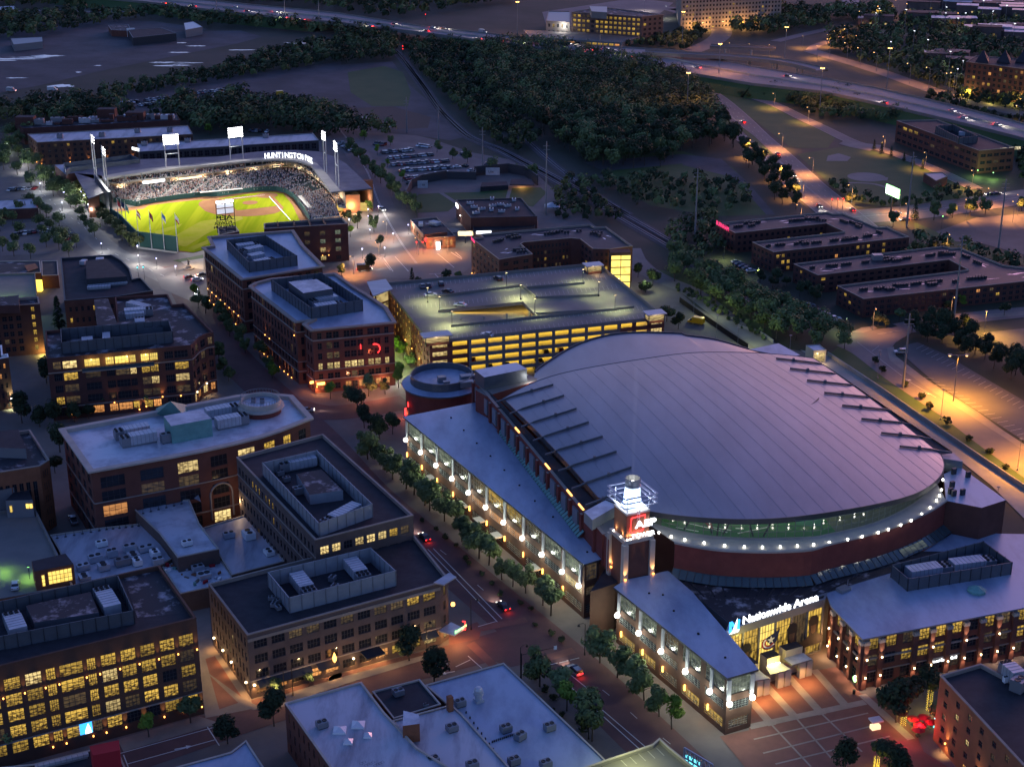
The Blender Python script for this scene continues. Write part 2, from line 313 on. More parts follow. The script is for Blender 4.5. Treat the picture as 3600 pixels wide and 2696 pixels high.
class Bld:
    def __init__(s, name, label, cat, poly, z, wall='brick', roof='roof_dk', cope='stone', par=.9, z0=0, cw=.45, over=0, group=None, parent=None):
        s.p = [V((q[0], q[1], z0)) for q in poly]; s.z, s.z0 = z, z0; c = sum(s.p, V())/len(s.p); c.z = z0
        s.e = thing(name, label, cat, c, 0, group) if parent is None else parent
        s.mats = [wall, cope]; s.w = MB(); s.done = set(); s.par, s.cw, s.over, s.roof, s.nw = par, cw, over, roof, 0; s.ov = None; s.rng = random.Random(len(label)*7+int(abs(c.x)))
    def edge(s, i): return s.p[i % len(s.p)], s.p[(i+1) % len(s.p)]
    def win(s, P, ang, w, h, nx, nz, g, fr='frame', name='window'):
        s.nw += 1
        if s.nw <= 100:
            o = bpy.data.objects.new(name, winmesh(w, h, nx, nz, g, fr)); C.objects.link(o); o.parent = s.e; o.location = P-wloc(s.e); o.rotation_euler = (0, 0, ang)
        else:
            if s.ov is None: s.ov = (MB(), [])
            if g not in s.ov[1]: s.ov[1].append(g)
            d = V((cos(ang), sin(ang), 0))*w/2; u = V((0, 0, h)); s.ov[0].quad(P-d, P+d, P+d+u, P-d+u, s.ov[1].index(g))
    def fac(s, i, floors, cols, ww=.6, wh=.58, lit=.15, key='y', nx=2, nz=2, zb=0, zt=None, margin=.8, depth=.22, sill=.22, glass='glass', fr='frame', upto=None, colpx=None, ledges=(), ends=None, row_wh=None):
        """openings cut through edge i; lit = share of lit rooms or one string per floor from the top down"""
        s.done.add(i % len(s.p)); a, b = s.edge(i)
        if ends: a, b = lerp(a, b, ends[0]), lerp(a, b, ends[1])
        L = (b-a).length; d = (b-a)/L; n = V((d.y, -d.x, 0)); ang = math.atan2(d.y, d.x)
        zt = s.z-s.par-.25 if zt is None else zt; zb = s.z0+zb; fh = (zt-zb)/floors; mb = s.w
        def q(u0, u1, z0, z1):
            if u1-u0 < .01 or z1-z0 < .01: return
            mb.quad(*[(a.x+d.x*u, a.y+d.y*u, z) for u, z in ((u0, z0), (u1, z0), (u1, z1), (u0, z1))], 0)
        if colpx: cs = [(s.ufrac(a, b, x0, (zt+zb)/2)*L, s.ufrac(a, b, x1, (zt+zb)/2)*L) for x0, x1 in colpx]; cs = [tuple(sorted(c)) for c in cs]; cs = [c for c in cs if c[0] > .1 and c[1] < L-.1]; cs.sort()
        else:
            sp = (L-2*margin)/cols; cs = [(margin+sp*(k+.5-ww/2), margin+sp*(k+.5+ww/2)) for k in range(cols)]
        if zb > s.z0+.01: q(0, L, s.z0, zb)
        q(0, L, zt, s.z)
        for r in range(floors):
            f0 = zb+fh*(floors-1-r); hh = (row_wh[r] if row_wh else wh)*fh; z0 = f0+sill*fh*(1 if hh < .75*fh else .3); z1 = min(z0+hh, f0+fh)
            if hh <= .02: q(0, L, f0, f0+fh); continue
            q(0, L, f0, z0); q(0, L, z1, f0+fh); u = 0
            for k, (u0, u1) in enumerate(cs):
                st = lit[r] if isinstance(lit, (list, tuple)) else None
                ch = (st[k % len(st)] if st else (key[int(s.rng.random()*len(key))] if s.rng.random() < lit else '.'))
                if ch == '-': continue
                q(u, u0, z0, z1); u = u1; P0, P1 = a+d*u0, a+d*u1; I = -n*depth
                c = [V((P0.x, P0.y, z0)), V((P1.x, P1.y, z0)), V((P1.x, P1.y, z1)), V((P0.x, P0.y, z1))]
                for j in range(4): mb.quad(c[j], c[(j+1) % 4], c[(j+1) % 4]+I, c[j]+I, 0)
                if ch == 'O': continue
                s.win((c[0]+c[1])/2+I, ang, u1-u0, z1-z0, nx, nz, LITK.get(ch, glass), fr)
            q(u, L, z0, z1)
        for (zl, hl, pr, mi) in ledges: mb_l = MB(); mb_l.obox((a+b)/2+n*(pr/2), L, pr, zl, zl+hl, ang); mb_l.build('ledge', mi, s.e)
        if ends:
            A0, B0 = s.edge(i)
            for pa, pb in ((A0, a), (b, B0)):
                if (pb-pa).length > .02: mb.quad((pa.x, pa.y, s.z0), (pb.x, pb.y, s.z0), (pb.x, pb.y, s.z), (pa.x, pa.y, s.z), 0)
        s.last = (a, b, d, n, ang, L, zb, fh, cs); return s.last
    def ufrac(s, a, b, x, z):
        lo, hi = 0., 1.; pa = proj((*a[:2], z))[0]; pb = proj((*b[:2], z))[0]
        if pa > pb: lo, hi = 1., 0.
        for _ in range(40):
            m = (lo+hi)/2; p = lerp(a, b, m)
            if proj((p.x, p.y, z))[0] < x: lo = m
            else: hi = m
        return (lo+hi)/2
    def finish(s, roofname='roof'):
        n = len(s.p); z = s.z
        for i in range(n):
            if i not in s.done:
                a, b = s.edge(i); s.w.quad((a.x, a.y, s.z0), (b.x, b.y, s.z0), (b.x, b.y, z), (a.x, a.y, z), 0)
        s.w.build('wall', [s.mats[0]], s.e)
        o = inset(s.p, -.06-s.over); inn = inset(s.p, s.cw); c = MB(); th = .22 if s.over < .2 else .5
        for i in range(n):
            j = (i+1) % n; O = [(o[k].x, o[k].y) for k in (i, j)]; I = [(inn[k].x, inn[k].y) for k in (i, j)]
            c.quad((*O[0], z+.02), (*O[1], z+.02), (*I[1], z+.02), (*I[0], z+.02)); c.quad((*O[0], z-th), (*O[1], z-th), (*O[1], z+.02), (*O[0], z+.02))
            c.quad((*I[0], z+.02), (*I[1], z+.02), (*I[1], z-s.par), (*I[0], z-s.par))
            if s.over: P = [(s.p[k].x, s.p[k].y) for k in (i, j)]; c.quad((*P[0], z-th), (*P[1], z-th), (*O[1], z-th), (*O[0], z-th))
        c.build('parapet', s.mats[1], s.e)
        r = MB(); r.poly([(q.x, q.y, z-s.par) for q in inn]); r.build(roofname, s.roof, s.e)
        if s.ov: so = s.ov[0].build('window', s.ov[1], s.e); so['kind'] = 'stuff'
        return s
    def zr(s): return s.z-s.par
    def screen(s, ps, h, m='screen', t=.2, zb=None, gap=None):
        zb = s.zr() if zb is None else zb; mb = MB(); n = len(ps)
        for i in range(n):
            a, b = V(ps[i]), V(ps[(i+1) % n]); a.z = b.z = 0; L = (b-a).length; d = (b-a).normalized(); ang = math.atan2(d.y, d.x)
            mb.obox((a+b)/2, L+t*.96, t, zb, zb+h, ang, 0)
            k = max(2, int(L/2.6)); nn = V((d.y, -d.x, 0))
            for j in range(k+1):
                P = lerp(a, b, j/k)+nn*(t/2+.05); mb.obox(P, .14, .12, zb+.01, zb+h+.06, ang, 1); P = lerp(a, b, j/k)-nn*(t/2+.05); mb.obox(P, .14, .12, zb+.01, zb+h+.06, ang, 1)
        return mb.build('screen_wall', [m, 'metal_dk' if m == 'screen' else 'metal_gy'], s.e)
    def unit(s, a, b, w, h, zb=None, m='metal_lt', fans=True, name='rooftop_unit', legs=.5):
        """air handler lying along a-b (world points)"""
        zb = s.zr() if zb is None else zb; a, b = V(a), V(b); a.z = b.z = 0; d = b-a; L = d.length; d = d/L; ang = math.atan2(d.y, d.x); mb = MB()
        e = .26 if fans else 0; c = lerp(a, b, .5+e/2); mb.obox(c, L*(1-e), w, zb+legs, zb+legs+h, ang, 0)
        mb.obox((a+b)/2, L*.96, w*.8, zb+.02, zb+legs, ang, 1)
        for k in range(int(L*(1-e)/1.1)): P = lerp(a, b, e)+d*(.55+1.1*k); mb.obox(P, .09, w+.06, zb+legs+.05, zb+legs+h+.05, ang, 1)
        if fans:
            c = lerp(a, b, e/2); mb.obox(c, L*e*.96, w*.98, zb+legs, zb+legs+h*.85, ang, 1); n = V((-d.y, d.x, 0))
            for x in (-.25, .25):
                for y in (-.3, 0, .3): P = c+d*(x*L*e)+n*(y*w); mb.lathe(P, [(w*.12, zb+legs+h*.85), (w*.12, zb+legs+h*.85+.3), (w*.09, zb+legs+h*.85+.3), (w*.085, zb+legs+h*.85+.05), (0.01, zb+legs+h*.85+.05)], 8, 2)
        return mb.build(name, [m, 'metal_gy', 'louver'], s.e)
    def block(s, ps, z0, z1, m='metal_gy', mt=None, name='penthouse'):
        mb = MB(); mb.prism(ps, z0, z1, 0, 1); return mb.build(name, [m, mt or m], s.e)
    def ac(s, P, w=1.8, d=1.4, h=1.2, ang=0, zb=None, m='metal_gy', name='air_conditioner'):
        zb = s.zr() if zb is None else zb; mb = MB(); mb.obox(P, w, d, zb+.2, zb+.2+h, ang, 0); mb.obox(P, w*.9, d*.9, zb+.01, zb+.2, ang, 1)
        for x in (-.25, .25):
            Q = (P[0]+cos(ang)*x*w, P[1]+sin(ang)*x*w); mb.lathe(Q, [(d*.27, zb+.2+h), (d*.27, zb+.35+h), (d*.22, zb+.35+h), (.01, zb+.25+h)], 8, 1)
        return mb.build(name, [m, 'louver'], s.e)
    def lamp(s, P, n, col='gl_amb', power=60, c=AMB, up=True, down=False, r=.22, ang=75, name='wall_lamp'):
        """small wall fixture at P, n = outward normal"""
        P = V(P); mb = MB(); Q = P+n*.45; mb.obox(P+n*.2, .14, .4, P.z-.08, P.z, math.atan2(n.y, n.x)+pi/2, 0); mb.lathe(Q, [(r*.7, Q.z-.2), (r, Q.z-.1), (r, Q.z+.12), (r*.6, Q.z+.2), (.01, Q.z+.2)], 8, 1)
        o = mb.build(name, ['metal_dk', col], s.e)
        if power:
            if up: spot(s.e, Q+n*.1+V((0, 0, .28)), P+V((0, 0, 6)), c, power, ang)
            if down: spot(s.e, Q+n*.1+V((0, 0, -.28)), P+n*.6+V((0, 0, -6)), c, power, ang+25)
        return o
def text(par, s, P, d, up, h, m, ext=.12, sx=1.0, bold=.0, align='LEFT', name='lettering', mirror=False):
    cu = bpy.data.curves.new('t', 'FONT'); cu.body = s; cu.size = h*1.38; cu.extrude = ext; cu.offset = bold; cu.align_x = align; cu.resolution_u = 3
    o = bpy.data.objects.new('t', cu); C.objects.link(o); dg = bpy.context.evaluated_depsgraph_get(); me = bpy.data.meshes.new_from_object(o.evaluated_get(dg)); bpy.data.objects.remove(o)
    d = V(d).normalized(); up = V(up).normalized(); n = d.cross(up); P = V(P)-wloc(par); k = -1 if mirror else 1
    M4 = Matrix((( d.x*sx*k, up.x, n.x, P.x), (d.y*sx*k, up.y, n.y, P.y), (d.z*sx*k, up.z, n.z, P.z), (0, 0, 0, 1))); me.transform(M4); me.materials.clear(); me.materials.append(MT[m])
    if mirror: me.flip_normals()
    o = bpy.data.objects.new(name, me); C.objects.link(o); o.parent = par; return o
# ---------------------------------------------------------------- trees
def crown_mb(mb, H, r, n, seed, leaf=.55, m=0, lobes=7, z0=None):
    g = random.Random(seed); z0 = H*.28 if z0 is None else z0; cz = (H+z0)/2; rz = (H-z0)/2; L = []
    for i in range(lobes):
        a = g.uniform(0, 2*pi); q = g.uniform(.25, .62); zz = g.uniform(-.55, .62); L.append((cos(a)*r*q*(1-.35*max(zz, 0)), sin(a)*r*q*(1-.35*max(zz, 0)), cz+zz*rz, r*g.uniform(.28, .62)))
    L.append((0, 0, cz, r*.6))
    for i in range(n):
        x0, y0, c, R0 = L[g.randrange(len(L))]; t = g.uniform(-1, 1); a = g.uniform(0, 2*pi); q = R0*g.random()**.28; s = math.sqrt(1-t*t)
        P = V((x0+q*s*cos(a), y0+q*s*sin(a), c+q*t*.9)); nrm = V((s*cos(a), s*sin(a), t+.5))+V((g.uniform(-.8, .8), g.uniform(-.8, .8), g.uniform(-.6, .8))); nrm.normalize()
        u = nrm.orthogonal().normalized(); w = nrm.cross(u); k = g.uniform(.55, 1.25)*leaf; b = g.uniform(0, 2*pi); u, w = u*cos(b)+w*sin(b), w*cos(b)-u*sin(b)
        mb.add((P-u*k, P-w*k*.55, P+u*k, P+w*k*.55), ((0, 1, 2, 3),), m)
def trunk_mb(mb, H, r, seed, m=0):
    g = random.Random(seed); t = max(.1, H*.022); top = V((g.uniform(-.3, .3), g.uniform(-.3, .3), H*.62)); mb.tube([(0, 0, 0), (top.x*.4, top.y*.4, H*.3), top], t, 6, m, t*.4)
    for i in range(5):
        a = i*1.26+g.random(); z = H*g.uniform(.26, .5); mb.tube([(top.x*.5, top.y*.5, z), (cos(a)*r*.35, sin(a)*r*.35, z+H*.14), (cos(a)*r*.62, sin(a)*r*.62, z+H*.2)], t*.4, 4, m, t*.12)
TP = {}
def tree_proto(kind, v, mono=False):
    k = (kind, v, mono)
    if k in TP: return TP[k]
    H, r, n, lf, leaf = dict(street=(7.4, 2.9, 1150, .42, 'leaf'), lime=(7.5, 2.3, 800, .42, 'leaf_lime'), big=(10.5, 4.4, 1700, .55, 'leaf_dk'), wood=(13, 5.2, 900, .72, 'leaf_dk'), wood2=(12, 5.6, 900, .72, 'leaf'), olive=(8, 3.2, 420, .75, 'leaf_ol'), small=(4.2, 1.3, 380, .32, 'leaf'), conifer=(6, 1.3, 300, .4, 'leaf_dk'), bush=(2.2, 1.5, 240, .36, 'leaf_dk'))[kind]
    sd = v*31+len(kind)*7; c, t = MB(), MB()
    if kind == 'conifer':
        g = random.Random(sd)
        for i in range(n):
            z = H*(.12+.88*g.random()**1.3); q = r*(1-z/H)*g.uniform(.5, 1)+.08; a = g.uniform(0, 2*pi); P = V((q*cos(a), q*sin(a), z)); u = V((cos(a), sin(a), -.5))*lf; w = V((-sin(a), cos(a), .1))*lf*.6; c.add((P-u*.4, P-w, P+u, P+w), ((0, 1, 2, 3),), 0)
        t.tube([(0, 0, 0), (0, 0, H*.9)], .12, 5, 0, .03)
    else:
        crown_mb(c, H, r, n, sd, lf, 0, 9 if r > 4 else 7, z0=.1 if kind == 'bush' else H*.15 if kind in ('street', 'lime', 'olive') else None); trunk_mb(t, H, r, sd)
    if mono:
        o = len(c.v); c.v += t.v; c.f += [tuple(i+o for i in f) for f in t.f]; c.m += [1]*len(t.f); TP[k] = c.mesh('tree', [leaf, 'bark'])
    else: TP[k] = (c.mesh('crown', [leaf]), t.mesh('trunk', ['bark']))
    return TP[k]
tr = random.Random(3); KINDNAME = dict(street='street_tree', lime='street_tree', big='broadleaf_tree', wood='broadleaf_tree', wood2='broadleaf_tree', olive='broadleaf_tree', small='young_tree', conifer='conifer', bush='shrub')
def tree(P, kind, label, group=None, s=1.0, mono=False, cat=None):
    v = tr.randrange(4); s *= tr.uniform(.76, 1.2); nm = KINDNAME[kind]; cat = cat or ('shrub' if kind == 'bush' else 'tree')
    if mono: e = bpy.data.objects.new(nm, tree_proto(kind, v, True)); C.objects.link(e); tag(e, label, cat, group)
    else:
        e = thing(nm, label, cat, (0, 0, 0), 0, group); c, t = tree_proto(kind, v)
        for n, me in (('crown', c), ('trunk', t)): o = bpy.data.objects.new(n, me); C.objects.link(o); o.parent = e
    e.location = (P[0], P[1], P[2] if len(P) > 2 else 0); e.rotation_euler = (0, 0, tr.uniform(0, 6.28)); e.scale = (s, s, s*tr.uniform(.92, 1.1)); return e
def wood(name, polys, n, seed, hmin=9, hmax=15, leafs=('leaf_dk', 'leaf'), label=None, dens=95, lf=1.15):
    """a wood that reads as one mass"""
    g = random.Random(seed); mb = MB(); vs, fs, ms = mb.v, mb.f, mb.m
    for poly in polys:
        xs = [p.x for p in poly]; ys = [p.y for p in poly]; k = 0; tries = 0
        while k < n//len(polys) and tries < n*40:
            tries += 1; x, y = g.uniform(min(xs), max(xs)), g.uniform(min(ys), max(ys))
            if not inside(x, y, poly): continue
            k += 1; H = g.uniform(hmin, hmax); r = H*g.uniform(.3, .46); m = g.randrange(len(leafs))
            for i in range(dens):
                t = g.uniform(-.75, 1); a = g.uniform(0, 6.283); s = math.sqrt(1-t*t); q = r*(.55+.45*g.random())*(1+.28*sin(3*a+x)*cos(2.3*t+y)); P = V((x+q*s*cos(a), y+q*s*sin(a), max(.4, H*.56+q*t*H*.43/r)))
                nr = V((s*cos(a), s*sin(a), t+.4))+V((g.uniform(-.7, .7), g.uniform(-.7, .7), g.uniform(-.5, .7))); nr.normalize(); u = nr.orthogonal().normalized(); w = nr.cross(u); kk = lf*g.uniform(.6, 1.3)
                o = len(vs); vs += [tuple(P-u*kk), tuple(P-w*kk*.6), tuple(P+u*kk), tuple(P+w*kk*.6)]; fs.append((o, o+1, o+2, o+3)); ms.append(m)
            o = len(vs); vs += [(x-.15, y, 0), (x+.15, y, 0), (x+.1, y, H*.5), (x-.1, y, H*.5)]; fs.append((o, o+1, o+2, o+3)); ms.append(len(leafs))
    o = mb.build(name, list(leafs)+['bark']); o['kind'] = 'stuff'
    if label: o['label'] = label
    return o
def inside(x, y, poly):
    c = False; n = len(poly)
    for i in range(n):
        a, b = poly[i], poly[i-1]
        if (a.y > y) != (b.y > y) and x < (b.x-a.x)*(y-a.y)/(b.y-a.y)+a.x: c = not c
    return c
# ---------------------------------------------------------------- cars
def car_meshes(style):
    L, Wd, H = dict(sedan=(4.6, 1.8, 1.45), suv=(4.7, 1.9, 1.75), pickup=(5.4, 1.9, 1.8), van=(6.2, 2.2, 2.7))[style]
    prof = dict(sedan=[(-2.3, .35), (-2.3, .85), (-1.55, .98), (.95, .95), (2.2, .75), (2.3, .35)], suv=[(-2.35, .4), (-2.35, 1.0), (1.0, 1.05), (2.25, .9), (2.35, .4)], pickup=[(-2.7, .5), (-2.7, 1.1), (1.2, 1.12), (2.6, 1.0), (2.7, .5)], van=[(-3.1, .5), (-3.1, 2.75), (1.2, 2.75), (1.25, 1.3), (2.9, 1.15), (3.1, .5)])[style]
    cab = dict(sedan=[(-1.6, .95), (-.95, 1.42), (.35, 1.45), (1.15, .92)], suv=[(-2.3, 1.0), (-2.05, 1.68), (.3, 1.75), (1.15, 1.02)], pickup=[(-.75, 1.1), (-.6, 1.75), (.55, 1.8), (1.35, 1.1)], van=[(1.2, 1.3), (1.22, 2.1), (1.7, 2.1), (2.4, 1.2)])[style]
    def ext(mb, pr, w0, w1, m, top=None):
        n = len(pr); zt = max(p[1] for p in pr); zb = min(p[1] for p in pr)
        def wy(z): return (w0+(w1-w0)*(z-zb)/max(zt-zb, .01))/2
        vs = [(x, -wy(z), z) for x, z in pr]+[(x, wy(z), z) for x, z in pr]; mb.add(vs, [tuple(range(n-1, -1, -1))[::-1], tuple(range(2*n-1, n-1, -1))], m)
        for i in range(n): mb.add([vs[i], vs[(i+1) % n], vs[n+(i+1) % n], vs[n+i]], ((0, 3, 2, 1),), m)
    b = MB(); ext(b, prof, Wd, Wd*.96, 0)
    rf = [p for p in cab]; zt = rf[1][1]; b.obox(((rf[1][0]+rf[2][0])/2, 0), rf[2][0]-rf[1][0]+.1, Wd*.74, zt-.05, zt+.05, 0, 0)
    if style == 'pickup': b.obox((-1.7, 0), 1.7, 1.5, 1.125, 1.14, 0, 1)
    g = MB(); ext(g, cab, Wd*.94, Wd*.76, 0)
    w = MB(); w.tube([(0, -.12, 0), (0, .12, 0)], .34, 12, 0); w.tube([(0, -.13, 0), (0, .13, 0)], .2, 8, 1)
    return b, g, w, L, Wd
CM = {}
def car_proto(style, col):
    k = (style, col)
    if k in CM: return CM[k]
    b, g, w, L, Wd = car_meshes(style)
    hl = MB(); hl.obox((0, 0), .1, .34, 0, .16); tl = MB(); tl.obox((0, 0), .08, .3, 0, .2)
    far = MB(); far.v, far.f, far.m = list(b.v), list(b.f), list(b.m); o = len(far.v); far.v += g.v; far.f += [tuple(i+o for i in f) for f in g.f]; far.m += [1]*len(g.f)
    for x in (-L*.3, L*.3):
        for y in (-Wd*.46, Wd*.46): far.tube([(x, y-.1, .34), (x, y+.1, .34)], .34, 8, 2)
    CM[k] = dict(body=b.mesh('body', [col, 'louver']), glass=g.mesh('window', ['glass']), wheel=w.mesh('wheel', ['tyre', 'rim']), L=L, W=Wd, hl=hl, tl=tl, far=far.mesh('car', [col, 'glass', 'tyre'])); return CM[k]
def car(P, ang, style, col, label, group=None, far=False, lights=0, name=None):
    c = car_proto(style, col); nm = name or {'sedan': 'parked_car', 'suv': 'parked_car', 'pickup': 'pickup_truck', 'van': 'box_van'}[style]; cat = {'pickup': 'pickup', 'van': 'van'}.get(style, 'car')
    if far: e = bpy.data.objects.new(nm, c['far']); C.objects.link(e); tag(e, label, cat, group); e.location = P; e.rotation_euler = (0, 0, ang); return e
    e = thing(nm, label, cat, P, ang, group)
    def ch(n, me, loc=(0, 0, 0)): o = bpy.data.objects.new(n, me); C.objects.link(o); o.parent = e; o.location = loc; return o
    ch('body', c['body']); ch('window', c['glass'])
    for x in (-c['L']*.3, c['L']*.3):
        for y in (-c['W']*.46, c['W']*.46): ch('wheel', c['wheel'], (x, y, .34))
    key = 'lm%d' % bool(lights)
    if key not in c: c[key] = (c['hl'].mesh('headlight', ['gl_head' if lights else 'rim']), c['tl'].mesh('taillight', ['gl_tail' if lights else 'red_paint']))
    for y in (-.62, .62): ch('headlight', c[key][0], (c['L']*.5-.02, y, .62)); ch('taillight', c[key][1], (-c['L']*.5, y, .7))
    if lights:
        for y in (-.6, .6):
            h = spot(None, (0, 0, 0), (1, 0, -.12), (1, .93, .8), 350*lights, 50, .7, .08); h.parent = e; h.location = (c['L']*.5+.1, y, .66)
        h = point(None, (0, 0, 0), (1, .05, .03), 14*lights); h.parent = e; h.location = (-c['L']*.5-.4, 0, .7)
    return e
# ---------------------------------------------------------------- lamps
LP = {}
def lampmeshes(kind, gl):
    k = (kind, gl)
    if k in LP: return LP[k]
    h, arm = dict(cobra=(9, 2.2), mast=(26, 0), post=(4.6, 0), deco=(8.5, 1.6), lot=(10, 0), garage=(5.6, 0), twin=(10, 0))[kind]; p, hd, gb = MB(), MB(), MB()
    mt = 'metal_gy' if kind in ('cobra', 'mast', 'lot', 'twin') else 'black'
    if kind == 'cobra': p.tube([(0, 0, 0), (0, 0, h-.6), (.3, 0, h), (arm, 0, h+.25)], .10, 6, 0, .06); hd.obox((arm+.3, 0), .9, .32, h+.16, h+.36, 0, 0); gb.lathe((arm+.3, 0), [(.01, h-.02), (.16, h+.0), (.22, h+.15)], 8, 0)
    elif kind == 'deco': p.tube([(0, 0, 0), (0, 0, .8)], .22, 8, 0, .14); p.tube([(0, 0, .8), (0, 0, h-.4), (.5, 0, h), (arm, 0, h)], .10, 6, 0, .06); hd.lathe((arm, 0), [(.36, h-.55), (.3, h-.3), (.1, h-.1), (.01, h)], 10, 0); gb.lathe((arm, 0), [(.01, h-.72), (.18, h-.66), (.25, h-.55)], 8, 0)
    elif kind == 'post': p.tube([(0, 0, 0), (0, 0, .5)], .16, 8, 0, .1); p.tube([(0, 0, .5), (0, 0, h-.5)], .07, 6, 0); hd.lathe((0, 0), [(.01, h+.16), (.14, h+.06), (.2, h-.02)], 8, 0); gb.lathe((0, 0), [(.08, h-.5), (.24, h-.3), (.22, h-.02), (.01, h)], 10, 0)
    elif kind == 'mast':
        p.tube([(0, 0, 0), (0, 0, h)], .3, 8, 0, .14); hd.lathe((0, 0), [(.5, h-.2), (.9, h), (.5, h+.3), (.01, h+.3)], 10, 0)
        for i in range(6): gb.lathe((1.0*cos(i*1.047), 1.0*sin(i*1.047)), [(.01, h-.35), (.34, h-.2), (.3, h+.05), (.01, h+.1)], 8, 0)
    elif kind == 'twin':
        p.tube([(0, 0, 0), (0, 0, h)], .13, 6, 0, .09); p.tube([(-1.7, 0, h), (1.7, 0, h)], .06, 5, 0)
        for x in (-1.7, 1.7): hd.obox((x, 0), .8, .4, h-.05, h+.16, 0, 0); gb.lathe((x, 0), [(.01, h-.24), (.2, h-.18), (.24, h-.05)], 8, 0)
    else:
        p.tube([(0, 0, 0), (0, 0, .7)], .25, 8, 0); p.tube([(0, 0, .7), (0, 0, h)], .08, 6, 0); hd.obox((0, .0), .9, .45, h-.02, h+.16, 0, 0); gb.obox((0, 0), .6, .36, h-.1, h-.02)
    LP[k] = (p.mesh('pole', [mt]), hd.mesh('lamp_head', [mt]), gb.mesh('bulb', [gl]), h, arm); return LP[k]
def lampost(P, ang, kind, gl, label, col=SOD, power=2500, group=None, s=1.0, cat='street lamp'):
    p, hd, gb, h, arm = lampmeshes(kind, gl); e = thing(dict(mast='floodlight_mast', post='lamp_post', garage='lamp_post', lot='lamp_post', twin='lamp_post').get(kind, 'street_lamp'), label, cat, P, ang, group)
    hp = None
    for n, me in (('pole', p), ('lamp_head', hd), ('bulb', gb)):
        o = bpy.data.objects.new(n, me); C.objects.link(o)
        if n == 'bulb': o.parent = hp
        else: o.parent = e
        if n == 'lamp_head': hp = o
    e.scale = (s, s, s)
    if power:
        x = {'cobra': arm+.3, 'deco': arm}.get(kind, 0); l = point(None, (0, 0, 0), col, power, .2) if kind in ('post', 'mast') else spot(None, (0, 0, 0), (0, 0, -1), col, power, 132 if kind == 'cobra' else 150, .7, .2)
        l.parent = e; l.location = (x, 0, h-(.25 if kind == 'post' else .9 if kind in ('mast', 'deco') else .45))
        if kind == 'post': l.location = (.3, -.2, h-.75)
    return e
# ================================================================ ground, roads
g0 = MB(); g0.quad((-5000, -600, 0), (5000, -600, 0), (5000, 9000, 0), (-5000, 9000, 0)); gnd = g0.build('ground', 'field'); gnd['kind'] = 'structure'
def OP(s): return AP(' '.join('o'+w for w in s.split()))
sheet('city_pavement', OP('-900,2200 2300,2200 2500,1650 2212,1330 1790,770 1640,742 1500,660 1395,560 1300,500 1240,450 1130,350 1020,330 930,300 820,275 735,282 640,330 560,345 330,340 60,345 -250,420 -600,700'), .03, 'pavement')
# dirt, gravel and far lots
sheet('dirt_lot', AP('a-900,560 a0,600 a230,560 a700,450 a1300,330 a1550,280 a1700,240 a1560,200 a900,205 a400,260 a-900,330'), .03, 'dirt')
sheet('dirt_lot', AP('a-900,760 a240,720 a650,660 a860,560 a1250,500 a1700,470 a2209,400 b0,420 b330,400 b450,560 b640,720 b840,880 b700,910 b500,880 b120,850 a2209,640 a1650,640 a1500,720 a800,720 a0,760'), .05, 'dirt')
sheet('dirt_lot', AP('a0,230 a250,150 a700,130 a1000,140 a1350,190 a1100,240 a600,250 a0,330'), .04, 'dirt')
sheet('dirt_mound', AP('b0,690 b120,700 b330,690 b580,760 b560,830 b300,840 b100,810 b0,790'), .08, 'mud')
sheet('grass_patch', AP('b40,470 b280,430 b400,470 b450,600 b430,690 b200,690 b60,600'), .09, 'grass')
sheet('grass_patch', AP('b1650,1010 b2209,980 c320,1080 c520,1300 c560,1390 c200,1400 b2000,1330 b1700,1150'), .04, 'grass')
sheet('dirt_path', AP('b1560,1050 b2209,1000 c250,1030 c420,1180 c600,1390 c540,1390 c330,1150 c0,1070 b2209,1060 b1700,1110'), .06, 'dirt')
rl = random.Random(5)
def blob(c, rx, ry, n=22, seed=0):
    g = random.Random(seed); return [V((c.x+rx*cos(2*pi*i/n)*g.uniform(.55, 1.15), c.y+ry*sin(2*pi*i/n)*g.uniform(.45, 1.15), 0)) for i in range(n)]
for i, (p, rx, ry) in enumerate([('a60,384', 34, 5), ('a190,374', 24, 5), ('a290,364', 20, 7), ('a0,394', 20, 4), ('a1120,408', 24, 5), ('a1190,410', 20, 4), ('a1085,428', 16, 4), ('a1150,425', 14, 4), ('a1030,405', 8, 3), ('a1160,342', 14, 4), ('a1270,300', 11, 4), ('a100,507', 12, 3), ('a400,558', 13, 9), ('a510,470', 3.5, 3.5), ('a635,427', 4, 3), ('a1560,326', 15, 3), ('a1755,362', 6, 3), ('a1930,280', 15, 8), ('a1180,280', 9, 3), ('b130,762', 5, 3), ('b320,820', 5, 3), ('a400,634', 15, 3)]):
    o = sheet('puddle', blob(A(p), rx*.7, ry*.6, 26, i), .12, 'puddle')
